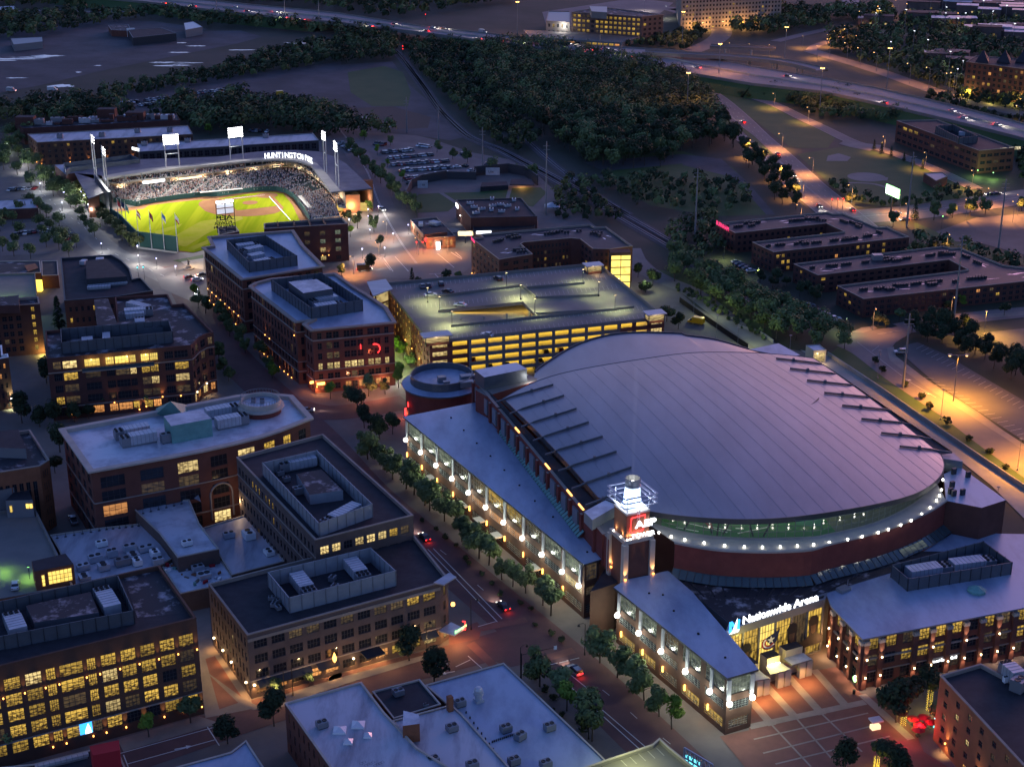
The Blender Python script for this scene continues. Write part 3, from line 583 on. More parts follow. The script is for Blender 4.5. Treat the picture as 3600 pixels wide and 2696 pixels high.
# freeway: embankment roads
FWY_U = AP('a500,-75 a1000,-28 a1500,22 a2209,92 b500,172 b1000,227 b1500,292 b2209,334 c400,425 c800,493 c1200,562 c1700,676 c2209,806 c2700,945', 7)
FWY_L = AP('a400,-30 a950,18 a1500,85 a2209,152 b500,213 b1000,278 b1500,345 b2000,420 c0,470 c430,545 c900,597 c1300,682 c1800,800 c2209,902 c2700,1040', 7)
def deck(name, up, lo, z0, z1, m, rail=True, cat=None, label=None):
    u, l = resample(up, 60), resample(lo, 60); mb = MB(); n = 60
    for i in range(n-1):
        a, b, c, d = l[i], l[i+1], u[i+1], u[i]; mb.quad((a.x, a.y, z1), (b.x, b.y, z1), (c.x, c.y, z1), (d.x, d.y, z1), 0); mb.quad((a.x, a.y, z0), (b.x, b.y, z0), (b.x, b.y, z1), (a.x, a.y, z1), 1); mb.quad((c.x, c.y, z0), (d.x, d.y, z0), (d.x, d.y, z1), (c.x, c.y, z1), 1)
    o = mb.build(name, [m, 'concrete']); o['kind'] = 'structure'
    if rail:
        for nm, e in (('barrier', u), ('barrier', l)):
            w = MB(); w.wall(e, z1-.05, z1+.95, .35, 0); q = w.build(nm, 'concrete'); tag(q, 'low concrete barrier along the '+('farther' if e is u else 'nearer')+' edge of the wide '+(label or 'freeway'), 'barrier')
    return u, l
FU, FL = deck('freeway', FWY_U, FWY_L, 5.2, 7.0, 'freeway')
mk = Marks(7.03)
for t, dash in ((.06, 0), (.2, 1), (.33, 1), (.44, 0), (.56, 0), (.67, 1), (.8, 1), (.94, 0)):
    ln = [lerp(a, b, t) for a, b in zip(FL, FU)]
    if dash: mk.dash(ln, 0, 4, 8, .22)
    else: mk.along(ln, 0, .22)
mk.build('freeway_lines', 'paint_worn')
med = MB(); med.wall([lerp(a, b, .5) for a, b in zip(FL, FU)], 6.98, 8.0, .5); tag(med.build('barrier', 'concrete_lt'), 'pale concrete median barrier down the middle of the freeway', 'barrier')
emb = MB()
for i in range(59):
    if 17 < i < 26: continue
    for e, sg in ((FL, -1), (FU, 1)):
        a, b = e[i], e[i+1]; t = (b-a).normalized(); nn = V((-t.y, t.x, 0))*sg*11; emb.quad((a.x, a.y, 6.2), (b.x, b.y, 6.2), (b.x+nn.x, b.y+nn.y, -.1), (a.x+nn.x, a.y+nn.y, -.1))
emb.build('embankment', 'grass')['kind'] = 'structure'
k = 0
for i in range(18, 26):
    for t in (.15, .5, .85):
        P = lerp(FL[i], FU[i], t); mb = MB(); mb.tube([(P.x, P.y, 0), (P.x, P.y, 5.3)], .7, 8); tag(mb.build('bridge_pier', 'concrete', None, (P.x, P.y, 0)), 'round concrete pier under the freeway bridge by the dark wood', 'pier', 'freeway bridge piers')
# ramps and arterials
RAMP = road('ramp_road', AP('c-200,470 c60,510 c230,565 c560,665 c760,760 c930,840 c1110,925 c1310,975 c1600,1085 c1900,1225'), 8, .16, 'asphalt_old')
ART = road('arterial_road', AP('c-150,520 c40,560 c180,640 c330,770 c450,890 c600,1020 c790,1200 c960,1340 c1080,1440 c1190,1540'), 21, .12, 'asphalt_old')
sheet('median_grass', AP('c330,800 c360,805 c470,890 c590,1005 c570,1015 c440,905'), .2, 'grass')
CROSS = road('cross_road', AP('c600,1500 c900,1440 c1080,1410 c1500,1375 c1900,1320 c2209,1275 c2700,1210'), 22, .14, 'asphalt_old')
mk = Marks(.19)
for off in (-6.6, -3.3, 3.3, 6.6): mk.dash(ART, off, 3, 7)
for off in (-10, -.3, .3, 10): mk.along(ART, off)
for off in (-3.4, 3.4): mk.dash(CROSS, off, 3, 7)
for off in (-.2, .2): mk.along(CROSS, off)
for off in (-3.7, 3.7): mk.along(RAMP, off)
mk.build('road_lines', 'paint_worn')
FLY = AP('c-250,338 c0,350 c250,362 c430,375 c600,392 c760,420 c900,455', 10); 
def ribbon(pts, w): 
    ps = spline([V(p) for p in pts], 4); l, r = [], []
    for i, p in enumerate(ps):
        t = ps[min(i+1, len(ps)-1)]-ps[max(i-1, 0)]; t.z = 0; t.normalize(); nn = V((-t.y, t.x, 0))*w/2; l.append(p+nn); r.append(p-nn)
    return l, r
fu, fl = ribbon(FLY, 10); deck('flyover_road', fu, fl, 8.6, 10, 'freeway', label='flyover ramp')
for i in (4, 8, 12, 16, 20):
    for t in (.25, .75):
        P = lerp(fl[min(i, len(fl)-1)], fu[min(i, len(fu)-1)], t); mb = MB(); mb.tube([(P.x, P.y, 0), (P.x, P.y, 8.7)], .6, 8); tag(mb.build('bridge_pier', 'concrete_lt', None, (P.x, P.y, 0)), 'round pale pier under the flyover ramp beside the freeway', 'pier', 'flyover piers')
bu, bl = ribbon(AP('c180,300 c320,305 c450,310 c600,315', 9), 9); deck('bridge_road', bu, bl, 8, 9, 'freeway', label='lamplit overpass')
for i in (3, 8):
    P = bl[i]; mb = MB(); mb.tube([(P.x, P.y, 0), (P.x, P.y, 8.1)], .7, 8); tag(mb.build('bridge_pier', 'concrete_lt', None, (P.x, P.y, 0)), 'pier under the lamplit overpass behind the flyover', 'pier', 'overpass piers')
road('local_road', AP('c-80,60 c60,100 c170,135 c240,180 c250,225 c200,270 c90,320 c0,350'), 16, .1, 'asphalt_old')
road('local_road', AP('b1850,0 b2040,40 b2209,70 c20,95'), 12, .1, 'asphalt_old')
SR = road('local_road', AP('c830,330 c960,370 c1150,425 c1350,490 c1600,580 c1900,670 c2209,745 c2500,820'), 13, .1, 'asphalt_old')
road('local_road', AP('c830,330 c860,300 c960,265 c1020,240 c1120,205 c1290,215'), 8, .12, 'asphalt_old')
road('local_road', AP('c600,270 c760,230 c940,190'), 9, .11, 'asphalt_old')
road('local_road', AP('c1080,-10 c1100,30 c1150,60'), 16, .1, 'freeway')
road('local_road', AP('a-300,85 a300,70 a520,78 a930,75'), 9, .1, 'asphalt_old')
sheet('car_park', AP('b1330,180 b2000,140 b2150,20 b1900,-10 b1300,80'), .07, 'asphalt_old')
sheet('grass_patch', AP('c740,1000 c1100,940 c1400,1030 c1640,1120 c1760,1180 c1920,1240 c1930,1290 c1290,1340 c1080,1300 c960,1200 c860,1110'), .08, 'grass')
sheet('grass_patch', AP('c230,600 c560,680 c760,790 c1000,880 c940,960 c760,960 c690,950 c480,790 c330,690'), .07, 'grass')
def ring(c, r, n=28): return [c+V((r*cos(2*pi*i/n), r*sin(2*pi*i/n), 0)) for i in range(n)]
sheet('paved_circle', ring(A('c1190,1148'), 9.5), .12, 'concrete'); sheet('footpath', AP('c1250,1155 c1330,1150 c1325,1172 c1240,1168'), .13, 'concrete'); road('footpath', AP('c1040,1190 c1130,1185 c1250,1195 c1330,1220'), 2.2, .11, 'concrete')
sheet('paved_court', AP('c940,1010 c1010,995 c1090,1020 c1065,1045 c930,1045'), .12, 'concrete'); sheet('paved_court', AP('c1010,935 c1060,905 c1130,925 c1300,945 c1210,980 c1080,955'), .22, 'concrete')
sheet('sandy_lot', AP('c1640,1500 c1900,1410 c2209,1385 c2500,1380 c2600,1700 c2209,1650 c1950,1580 c1730,1560'), .06, 'gravel')
sheet('grass_bank', AP('c1500,1440 c1640,1500 c1730,1560 c1950,1600 c2209,1680 c2209,1720 c1800,1640 c1500,1540'), .08, 'grass')
# rail lines
def rails(pts, w=5.5):
    ps = road('railway_bed', pts, w, .1, 'ballast', 4); mb = MB()
    for off in (-1.35, -.05, .05, 1.35):
        pass
    for off in (-.75, .75):
        q = []
        for i, p in enumerate(ps):
            t = ps[min(i+1, len(ps)-1)]-ps[max(i-1, 0)]; t.normalize(); q.append(p+V((-t.y, t.x, 0))*off)
        for i in range(len(q)-1): a, b = q[i], q[i+1]; mb.beam((a.x, a.y, .3), (b.x, b.y, .3), .16, .18)
    mb.build('railway_track', 'rail')['kind'] = 'structure'; return ps
rails(AP('b340,330 b370,360 b440,450 b530,570 b620,700 b700,790 b800,880 b900,930 b1010,975 b1150,1050 b1300,1130 b1450,1215 b1600,1290 b1720,1365 b1830,1430 b2030,1545 b2209,1650 f60,40 f330,240 f640,460'))
rails(AP('b350,325 b385,360 b455,450 b545,570 b635,700 b720,790 b815,872 b915,922 b1040,968 b1180,1040 b1330,1115 b1480,1195 b1630,1275 b1760,1345 b1870,1410 b2070,1525 b2209,1605 f60,0'))
rails(AP('b720,340 b790,420 b850,520 b930,640 b1040,760 b1160,870 b1300,1000 b1430,1110 b1600,1235 b1740,1320 b1860,1390'))
# streets of the near city
NAT = road('brick_street', OP('1700,1890 1480,1672 1260,1462 1087,1315 917,1172 790,1062 690,950 600,865 505,775 440,690 405,625 372,575'), 13.5, .06, 'brick_road')
CRO = road('brick_street', OP('1131,1376 1017,1410 817,1462 584,1532 384,1600 150,1680 -100,1760'), 11, .08, 'brick_road')
MID = road('brick_street', OP('610,872 700,892 790,884 880,868'), 12, .07, 'brick_road')
BPL = road('park_street', OP('60,395 100,425 136,458 182,492 238,543 300,572 372,605'), 11, .07, 'concrete')
BPR = road('park_street', OP('720,265 757,310 795,375 815,430 840,480 870,530 900,570'), 13, .065, 'asphalt_old')
sheet('wide_junction', OP('740,545 830,540 900,538 1015,535 1018,575 985,605 930,606 760,596'), .09, 'asphalt_old')
sheet('junction_paving', OP('330,585 400,570 460,590 450,640 410,650 350,625'), .09, 'asphalt_old')
sheet('junction_paving', AP('h880,850 h1000,800 h1170,720 h1290,800 h1500,890 h1340,960 h1100,1010 h950,960'), .09, 'brick_road')
for s_ in ('h890,740 h1190,690 h1210,720 h910,780', 'h810,870 h860,845 h1010,990 h960,1010', 'h1260,950 h1490,885 h1520,920 h1330,975'): sheet('crosswalk', AP(s_), .12, 'brick_plaza')
sheet('pavement_walk', AP('v-60,420 v150,335 v560,215 v1000,100 v1110,75 v1130,95 v1000,130 v560,265 v150,400 v-60,470'), .2, 'sidewalk')
sheet('pavement_walk', AP('g1320,1030 g1590,1225 g1660,1260 g1900,1190 g2209,1105 h0,1000 h0,1080 h-100,1110 g1900,1260 g1640,1290 g1560,1260'), .16, 'sidewalk')
sheet('alley', AP('g1180,520 g1350,560 g1375,850 g1620,1200 g1640,1280 g1330,1340 g1290,1000'), .1, 'sidewalk'); sheet('alley_paving', AP('g1330,960 g1390,940 g1580,1230 g1420,1285'), .14, 'brick_plaza')
sheet('pavement_walk', AP('g760,1480 g1290,1330 g1440,1380 g1340,1400 g800,1560'), .16, 'sidewalk')
sheet('pavement_walk', AP('h690,790 h880,720 h910,760 h890,830 h700,870'), .15, 'brick_plaza')
sheet('plaza', AP('i440,1110 i1000,1010 i1150,1180 i1320,1240 i1500,1420 i1560,1560 i2100,1900 i600,1900 i240,1460 i430,1420'), .15, 'brick_plaza')
mb = MB()
def band(a, b, w, z=.19):
    a, b = A(a), A(b); d = (b-a).normalized(); n = V((-d.y, d.x, 0))*w/2; mb.quad(*[(p.x, p.y, z) for p in (a-n, b-n, b+n, a+n)])
for a, b in (('i520,1110', 'i740,1350'), ('i680,1070', 'i905,1320'), ('i850,1030', 'i1070,1280'), ('i440,1230', 'i580,1390'), ('i1160,1190', 'i1480,1480')): band(a, b, 1.9)
band('i430,1400', 'i1180,1240', 1.9, .2)
for a, b in (('i740,1350', 'i960,1600'), ('i905,1320', 'i1160,1560'), ('i580,1390', 'i830,1657'), ('i460,1480', 'i1200,1310'), ('i520,1570', 'i1280,1380'), ('i600,1640', 'i1340,1460')): band(a, b, .45, .185)
mb.build('plaza_bands', 'band')['kind'] = 'structure'
mk = Marks(.155)
for a, b in (('h885,750', 'h1000,717'), ('h560,250', 'h1010,720'), ('h595,245', 'h1040,700'), ('h1330,1010', 'h1530,1180'), ('h1420,1010', 'h1690,1230'), ('h820,940', 'h910,1020'), ('h740,1010', 'h835,965'), ('h1340,1000', 'h1400,985'), ('h1410,985', 'h1470,970'), ('h1480,967', 'h1540,952'), ('g1340,1395', 'g1420,1520'), ('g780,1570', 'g1390,1400'), ('g820,1640', 'g1400,1480'), ('g800,1580', 'g830,1657'), ('h1650,1290', 'h1960,1570'), ('h1690,1290', 'h2040,1590')): mk.px(a, b, .22)
for a, b in (('h1690,1160', 'h1735,1195'), ('h1870,1305', 'h1915,1345'), ('h2080,1470', 'h2130,1510'), ('h640,255', 'h680,285'), ('h880,480', 'h920,515')): mk.px(a, b, .15)
for a, b in (('s40,505', 's115,610'), ('s130,495', 's235,610'), ('s460,470', 's590,580'), ('s565,460', 's650,515'), ('s50,545', 's95,600'), ('s600,460', 's650,505'), ('s395,630', 's540,622'), ('s440,630', 's490,680'), ('s505,627', 's545,672')): mk.px(a, b, .3)
mk.dash(BPL, 0, 3, 6); mk.along(BPR, -.25); mk.along(BPR, .25)
mb2 = mk.mb
def arrow(P, ang, s=1.0):
    d = V((cos(ang), sin(ang), 0)); n = V((-d.y, d.x, 0)); P = V((P.x, P.y, .16)); mb2.quad(P-n*.15*s, P+n*.15*s, P+n*.15*s+d*2.2*s, P-n*.15*s+d*2.2*s); mb2.add((P+d*2.2*s-n*.6*s, P+d*3.4*s, P+d*2.2*s+n*.6*s), ((0, 1, 2),)); 
arrow(A('g1130,1545'), R(20), 1.1); arrow(A('h735,1040'), R(200)); arrow(A('h690,990'), R(205)); arrow(A('f1545,885'), R(-30)); arrow(A('f1420,795'), R(-35)); mk.build('street_lines', 'paint')
# roads beyond the arena
sheet('service_deck', AP('f760,610 f940,645 f1300,880 f1700,1160 f2209,1505 f2800,1900 f2800,2300 f2209,1700 f1990,1480 f1700,1250 f1000,760'), .16, 'concrete_lt')
w = MB(); w.wall(AP('f940,648 f1300,888 f1700,1168 f2209,1512 f2600,1780'), 0, 1.6, .4); tag(w.build('retaining_wall', 'concrete_lt'), 'long pale concrete wall along the service deck behind the arena', 'wall')
SRV = road('service_road', AP('s1960,430 s2030,560 s2212,670 f60,235 f250,375 f420,500 f600,620 f800,700'), 9, .13, 'concrete')
sheet('gravel_yard', AP('f-60,330 f20,330 f420,610 f350,620 f100,540 f-150,500'), .12, 'gravel')
w = MB(); w.wall(AP('f-20,300 f120,400 f270,505 f420,605'), 0, 2.2, .12); tag(w.build('fence', 'black'), 'dark solid fence between the gravel yard and the service road', 'fence')
w = MB(); w.wall(AP('f360,465 f470,495 f530,525 f585,565'), 0, 1.3, .4); tag(w.build('retaining_wall', 'concrete_lt'), 'short pale curb wall at the grassy edge of the service road', 'wall')
RGT = road('curved_road', AP('f1080,560 f1190,610 f1300,690 f1420,780 f1600,900 f1800,1030 f2000,1180 f2209,1330 f2600,1600'), 13, .14, 'asphalt_old')
sheet('curved_road', AP('f1060,500 f1420,455 f1480,500 f1380,560 f1330,620 f1360,690 f1250,690 f1130,600'), .12, 'asphalt_old')
sheet('car_park', AP('f1400,620 f1440,580 f1520,560 f1700,640 f1900,760 f2209,940 f2600,1180 f2600,1600 f2209,1200 f1900,1000 f1640,830'), .17, 'asphalt')
sheet('pavement_walk', AP('f1320,600 f1365,590 f1380,650 f1640,850 f2209,1220 f2209,1260 f1600,870 f1340,680'), .2, 'sidewalk')
sheet('sandy_lot', AP('f1930,500 f2209,470 f2600,470 f2600,900 f2209,650 f2050,560'), .11, 'gravel')
sheet('grass_verge', AP('f1040,560 f1130,610 f1260,740 f1600,990 f2209,1400 f2209,1480 f1700,1150 f1300,870 f950,640'), .1, 'grass')
sheet('grass_bank', AP('f-300,60 f0,200 f200,330 f400,450 f590,560 f560,440 f300,300 f0,120'), .08, 'grass')
road('cross_street', AP('f1420,470 f1700,420 f2000,385 f2209,365 f2600,330'), 11, .1, 'asphalt_old'); sheet('pavement_walk', AP('f1680,395 f1800,385 f1930,380 f2209,360 f2209,385 f1760,420'), .13, 'sidewalk'); sheet('pavement_walk', AP('f1090,495 f1160,465 f1240,455 f1260,470 f1170,500'), .16, 'sidewalk')
mk = Marks(.22)
rr = AP('f1130,560 f1250,650 f1420,780 f1640,920'); mk.line(rr[0], rr[1], .2); mk.line(rr[1], rr[2], .2); mk.line(A('f1440,800'), A('f1640,920'), .2); mk.px('f1260,510', 'f1420,485', .2); mk.px('f1225,620', 'f1270,585', .2)
for i in range(17):
    t = i/16; a = lerp(A('f1560,790'), A('f2209,1190'), t); b = lerp(A('f1640,800'), A('f2300,1165'), t); mk.line(a, lerp(a, b, .8), .15)
for i in range(22):
    t = i/21; a = lerp(A('f1560,580'), A('f2300,1010'), t); b = lerp(A('f1500,610'), A('f2240,1040'), t); mk.line(a, lerp(a, b, .8), .15)
mk.build('road_lines', 'paint_worn')
# car parks by the ballpark
sheet('car_park', OP('745,305 800,300 930,315 1040,345 1090,370 1080,385 1000,395 905,400 870,385 830,340'), .08, 'asphalt_old')
sheet('car_park', AP('a0,1500 a60,1470 a450,1500 a500,1580 a420,1640 a0,1657'), .09, 'asphalt_old')
# ================================================================ near city blocks
def nrm(b, i):
    a, c = b.edge(i); d = (c-a).normalized(); return V((d.y, -d.x, 0))
def on(b, i, t, z, off=0.0):
    a, c = b.edge(i); p = lerp(a, c, t); n = nrm(b, i); return V((p.x, p.y, z))+n*off
def awning(b, i, t0, t1, z, dep=1.6, m='metal_dk', drop=.9, name='awning'):
    n = nrm(b, i); P, Q = on(b, i, t0, z, .05), on(b, i, t1, z, .05); D = n*dep; dz = V((0, 0, drop)); mb = MB()
    mb.quad(P-dz+D, Q-dz+D, Q, P); mb.quad(P-dz+D-V((0, 0, .3)), Q-dz+D-V((0, 0, .3)), Q-dz+D, P-dz+D); return mb.build(name, m, b.e)
# --- lit office block at the lower edge
P = AP('g-330,1081 g1270,690 g1030,350', 23.7); b = Bld('office_building', 'dark brick office block with nearly every window lit yellow and lamps between', 'building', P+[P[0]+P[2]-P[1]], 23.7, 'brick_br', 'roof_dk', 'brick_br', par=1.0)
CX = [(f'g{x0},0', f'g{x1},0') for x0, x1 in ((1178, 1268), (1056, 1146), (930, 1020), (805, 897), (678, 772), (588, 642), (413, 560), (326, 384), (193, 295), (56, 160), (-85, 20), (-215, -110))]
CXP = [(px(a)[0], px(c)[0]) for a, c in CX]
a_, c_, d_, n_, ang_, L_, zb_, fh_, cs_ = b.fac(0, 5, 0, lit=['yyywyyyyyyyy', 'yyyyyyywyyyd', 'yyyyydyyyy.y', 'ydyyyyywdyyd', 'wyyyyydy..yy'], zb=2.0, zt=20.5, wh=.74, sill=.2, nx=4, nz=3, colpx=CXP, ledges=[(5.5, .25, .25, 'stone')])
cs = sorted(cs_); mids = [(cs[i][1]+cs[i+1][0])/2 for i in range(len(cs)-1)]+[(cs[-1][1]+L_)/2]
for k, u in enumerate(mids):
    Q = a_+d_*u
    b.lamp(V((Q.x, Q.y, 16.4)), n_, 'gl_amb', 110, AMB, r=.16, ang=45)
    if k > 2: b.lamp(V((Q.x, Q.y, 2.2)), n_, 'gl_amb', 150, AMB, r=.16, ang=50)
sg = MB(); Q = on(b, 0, b.ufrac(*b.edge(0), px('g515,0')[0], 4), 3.2, .4); dd = d_; sg.quad(Q, Q+dd*2.6, Q+dd*2.6+V((0, 0, 2.6)), Q+V((0, 0, 2.6)), 0)
Q2 = Q+n_*.06+dd*1.05; sg.poly([Q2, Q2+dd*1.3, Q2+dd*1.15+V((0, 0, 1.1)), Q2+dd*.75+V((0, 0, 2.4)), Q2+dd*.1+V((0, 0, .9))], 1); sg.build('emblem_sign', ['gl_blue', 'gl_sign'], b.e)
Zs = 26.0; b.screen(AP('g-330,870 g862,640 g760,412 g-330,655', Zs), 3.2, 'screen'); b.unit(A('g648,478', 25.5), A('g728,610', 25.5), 3.6, 2.3); b.unit(A('g65,640', 25.5), A('g118,755', 25.5), 3.6, 2.3)
b.block(AP('g222,722 g640,655 g585,522 g168,612', 25.2), b.zr(), 25.2, 'screen', 'roof_gravel'); r = MB(); r.poly([(q.x, q.y, b.zr()+.03) for q in AP('g890,690 g1235,655 g1030,385 g800,425', b.zr())]); r.build('roof_gravel_field', 'roof_gravel', b.e); b.finish()
# --- mid office with restaurants
P = AP('g1600,800 h640,462 h690,430 h452,132 g1348,470', 16.2); b = Bld('restaurant_building', 'four storey brick block with lamplit restaurants at the brick street crossing', 'building', P, 16.2, 'brick_gy', 'roof_dk', 'stone')
b.fac(0, 4, 11, ww=.74, wh=.56, lit=['..dd.d.ddyy', '...........', '..........d', 'oo.oo..oyyw'], zb=.2, zt=15.2, nx=4, nz=2, ledges=[(14.3, .7, .12, 'stone'), (4.3, .3, .15, 'stone')])
b.fac(1, 4, 1, ww=.7, wh=.6, lit=['y', '.', '.', 'w'], zb=.2, zt=15.2, nx=3); b.fac(4, 4, 11, ww=.42, wh=.6, lit=['...........', '.....dwd...', '....dw.....', '..w........'], zb=.2, zt=15.2, nx=2)
b.screen(AP('g1872,560 h350,385 h188,237 g1735,395', 19.2), 3.9, 'screen_lt'); b.unit(A('g2010,500', 18.6), A('g1915,382', 18.6), 3.4, 2.4); b.unit(A('h150,400', 18.6), A('h55,290', 18.6), 3.4, 2.4); b.ac(A('g2165,455', 17.5), ang=1.2); b.ac(A('g2150,400', 17.5), ang=1.2)
for k, pt in enumerate(('g1760,560', 'g1790,580', 'g1770,600', 'g1800,620')): b.ac(A(pt, 16), 1.6, 1.1, .8, k*.7, name='stored_panels')
for t in (.015, .21, .40): b.lamp(on(b, 0, t, 3.6), nrm(b, 0), 'gl_warm', 240, AMB, up=False, down=True, r=.3)
for t in (.52, .595, .66): b.lamp(on(b, 0, t, 3.1), nrm(b, 0), 'gl_warm', 240, AMB, up=False, down=True, r=.24)
for t in (.10, .34, .56, .93): b.lamp(on(b, 4, t, 3.4), nrm(b, 4), 'gl_warm', 170, AMB, up=False, down=True, r=.26)
for t in (.12, .36, .6, .85): point(b.e, on(b, 4, t, 4.2, 5), WARM, 90)  # added fill points without fixtures, brightening the alley paving
for t in (.08, .28, .48, .68, .9): point(b.e, on(b, 0, t, 4.0, 4.2), WARM, 110)  # fixtureless fill points added to lighten the pavement along the front
for t0, t1 in ((.03, .30), (.33, .44), (.88, .97)): awning(b, 0, t0, t1, 4.3)
cn = MB(); q = [on(b, 0, .56, 4.0, .05), on(b, 0, .66, 4.0, .05), on(b, 0, .66, 4.0, 3.6), on(b, 0, .56, 4.0, 3.6)]; cn.prism([q[3], q[2], q[1], q[0]], 3.9, 4.15); cn.build('entrance_canopy', 'metal_dk', b.e)
cc = [on(b, 1, -.35, 3.9, .05), on(b, 1, 1.3, 3.9, .05), on(b, 1, 1.1, 3.9, 4.4), on(b, 1, -.2, 3.9, 4.4)]; cn = MB(); cn.prism([cc[3], cc[2], cc[1], cc[0]], 3.8, 4.05); cn.build('corner_canopy', 'metal_lt', b.e)
P0 = cc[2]+V((0, 0, -.2)); dn = (cc[2]-cc[3]).normalized(); nn = nrm(b, 1)
text(b.e, 'Ristorante', cc[3]+V((0, 0, .5))+nn*.1, dn, (0, 0, 1), .9, 'gl_green', .05, .85, name='neon_sign'); ng = MB(); ng.tube([cc[2]+V((0, 0, -.1))+nn*.2, cc[2]+V((0, 0, 2.1))+nn*.2, cc[2]+V((0, 0, 2.6))-dn+nn*.2], .13, 6); ng.build('neon_tube', 'gl_red', b.e); point(b.e, cc[2]+nn*1.2+V((0, 0, .3)), (1, .25, .12), 90); point(b.e, lerp(cc[2], cc[3], .5)-nn+V((0, 0, -1)), AMB, 260)
fl = MB(); Q = on(b, 0, .415, 4.2, 1.2); fl.lathe(Q, [(.01, 3.9), (.4, 4.5), (.5, 5.1), (.25, 6), (.01, 6.6)], 8, 0); fl.build('flame_sign', 'gl_amb', b.e); fl = MB(); Q = on(b, 1, 1.15, 9, 1.0); fl.lathe(Q, [(.01, 8.8), (.45, 8.95), (.5, 9.3), (.4, 9.7), (.01, 9.9)], 10, 0); fl.build('blade_sign', 'gl_amb', b.e)
tr_ = MB(); tr_.prism([on(b, 1, -.5, 16.4, -.8), on(b, 1, -.3, 16.4, 1.8), on(b, 1, 1.3, 16.4, 1.8), on(b, 1, 1.5, 16.4, -.8)], 16.3, 16.6); tr_.build('corner_roof', 'roof_metal', b.e); b.finish()
# --- block behind it with the long screen wall
P = AP('g2040,185 h465,25 d2090,1150 d1530,1300', 22.0); b = Bld('office_building', 'brick office block with a light screen wall on its dark roof beside the street', 'building', P, 22.0, 'brick_gy', 'roof_dk', 'stone')
b.fac(0, 5, 8, ww=.72, wh=.5, lit=['ww.wwwyd', '........', '........', '........', '........'], zb=.2, zt=20.8, nx=3); b.fac(3, 5, 22, ww=.5, wh=.5, lit=['....yyy.yyy...........', '..........y.d.........', '......................', '.....d................', '...................w..'], zb=.2, zt=20.8, nx=2, ledges=[(17, .25, .15, 'stone'), (12.9, .2, .12, 'stone')])
z_ = 25.0; b.screen(AP('d2060,1712 h200,1640 d2055,1262 d1700,1338', 24.6)[:0] or AP('e-145,1725 e198,1600 e-160,1255 e-510,1335', 24.8), 3.6, 'screen_lt'); b.unit(A('e-410,1330', 24), A('e-170,1285', 24), 3.2, 2.2); b.unit(A('e-115,1705', 24), A('e100,1590', 24), 3.2, 2.2); b.block(AP('e-205,1545 e10,1515 e-130,1380 e-290,1410', 23.8), b.zr(), 23.8, 'screen_lt', 'roof_gravel'); b.ac(A('e-395,1400', 22), ang=.5); b.ac(A('e-355,1440', 22), ang=.5); b.ac(A('e-280,1520', 22), 2.4, 2, 1.8, .5); b.finish()
# --- big brick block with cornice and round drum
FR = AP('d590,1385 d850,1338 d1100,1293 d1320,1250 d1500,1210 d1680,1165 d1800,1125 d2005,1045', 22.9); BK = AP('d1880,905 d1700,890 d1540,905 d1005,1008 d405,1120', 22.9)
b = Bld('office_building', 'large red brick office block with pale cornice, copper roof house and round drum', 'building', FR+BK, 22.9, 'brick', 'roof_lt', 'stone_lt', par=1.1, over=.9, cw=.7)
lits = [['.', '.', 'o', '.', '.'], ['.', 'd', '.', 'w', '.'], ['w', 'd', '.', '.', '.'], ['.', '.', '.', '.', 'w'], ['w', 'w', '.', 'd', '.'], ['y', '.', '.', '.', '.'], ['y.', '..', '.d', '..', 'ww']]
for i in range(7): b.fac(i, 5, 1 if i < 6 else 2, ww=.64 if i < 6 else .48, wh=.76, lit=lits[i], zb=.6, zt=21.0, margin=.3, nx=4, nz=2, ledges=[(13.2, .3, .2, 'stone'), (4.6, .35, .2, 'stone')])
b.fac(12, 5, 5, ww=.5, wh=.62, lit=.06, key='d', zb=.6, zt=21, nx=3, ledges=[(13.2, .3, .2, 'stone'), (4.6, .35, .2, 'stone')])
ar = MB(); Pm = on(b, 3, .5, 9.0, .12); dA = (b.edge(3)[1]-b.edge(3)[0]).normalized()
pts = [Pm+dA*(3.1*cos(t*pi/12))+V((0, 0, 3.1*sin(t*pi/12))) for t in range(13)]; pts = [pts[0]-V((0, 0, 7))]+pts+[pts[-1]-V((0, 0, 7))]; ar.tube(pts, .3, 5); ar.build('stone_arch', 'stone', b.e)
zr = b.zr(); b.unit(A('d735,1118', 25), A('d960,1078', 25), 3.0, 2.4); b.unit(A('d775,1165', 25), A('d1005,1122', 25), 3.2, 2.6); b.unit(A('d1600,1010', 25), A('d1395,1050', 25), 3.2, 2.6); b.unit(A('d1540,945', 25), A('d1330,985', 25), 3.0, 2.4); b.ac(A('d1075,1155', 24), 3, 2.2, 2.4, .5)
b.block(AP('d1108,1100 d1370,1052 d1300,990 d1058,1035', 27.0), zr, 27.0, 'copper', 'roof_lt'); py = AP('d1003,1030 d1200,1040 d1225,965 d1010,985', zr); mb = MB(); ap = A('d1105,940', 28.5); mb.add([(q.x, q.y, zr) for q in py]+[tuple(ap)], ((0, 1, 4), (1, 2, 4), (2, 3, 4), (3, 0, 4))); mb.build('copper_gable', 'copper', b.e)
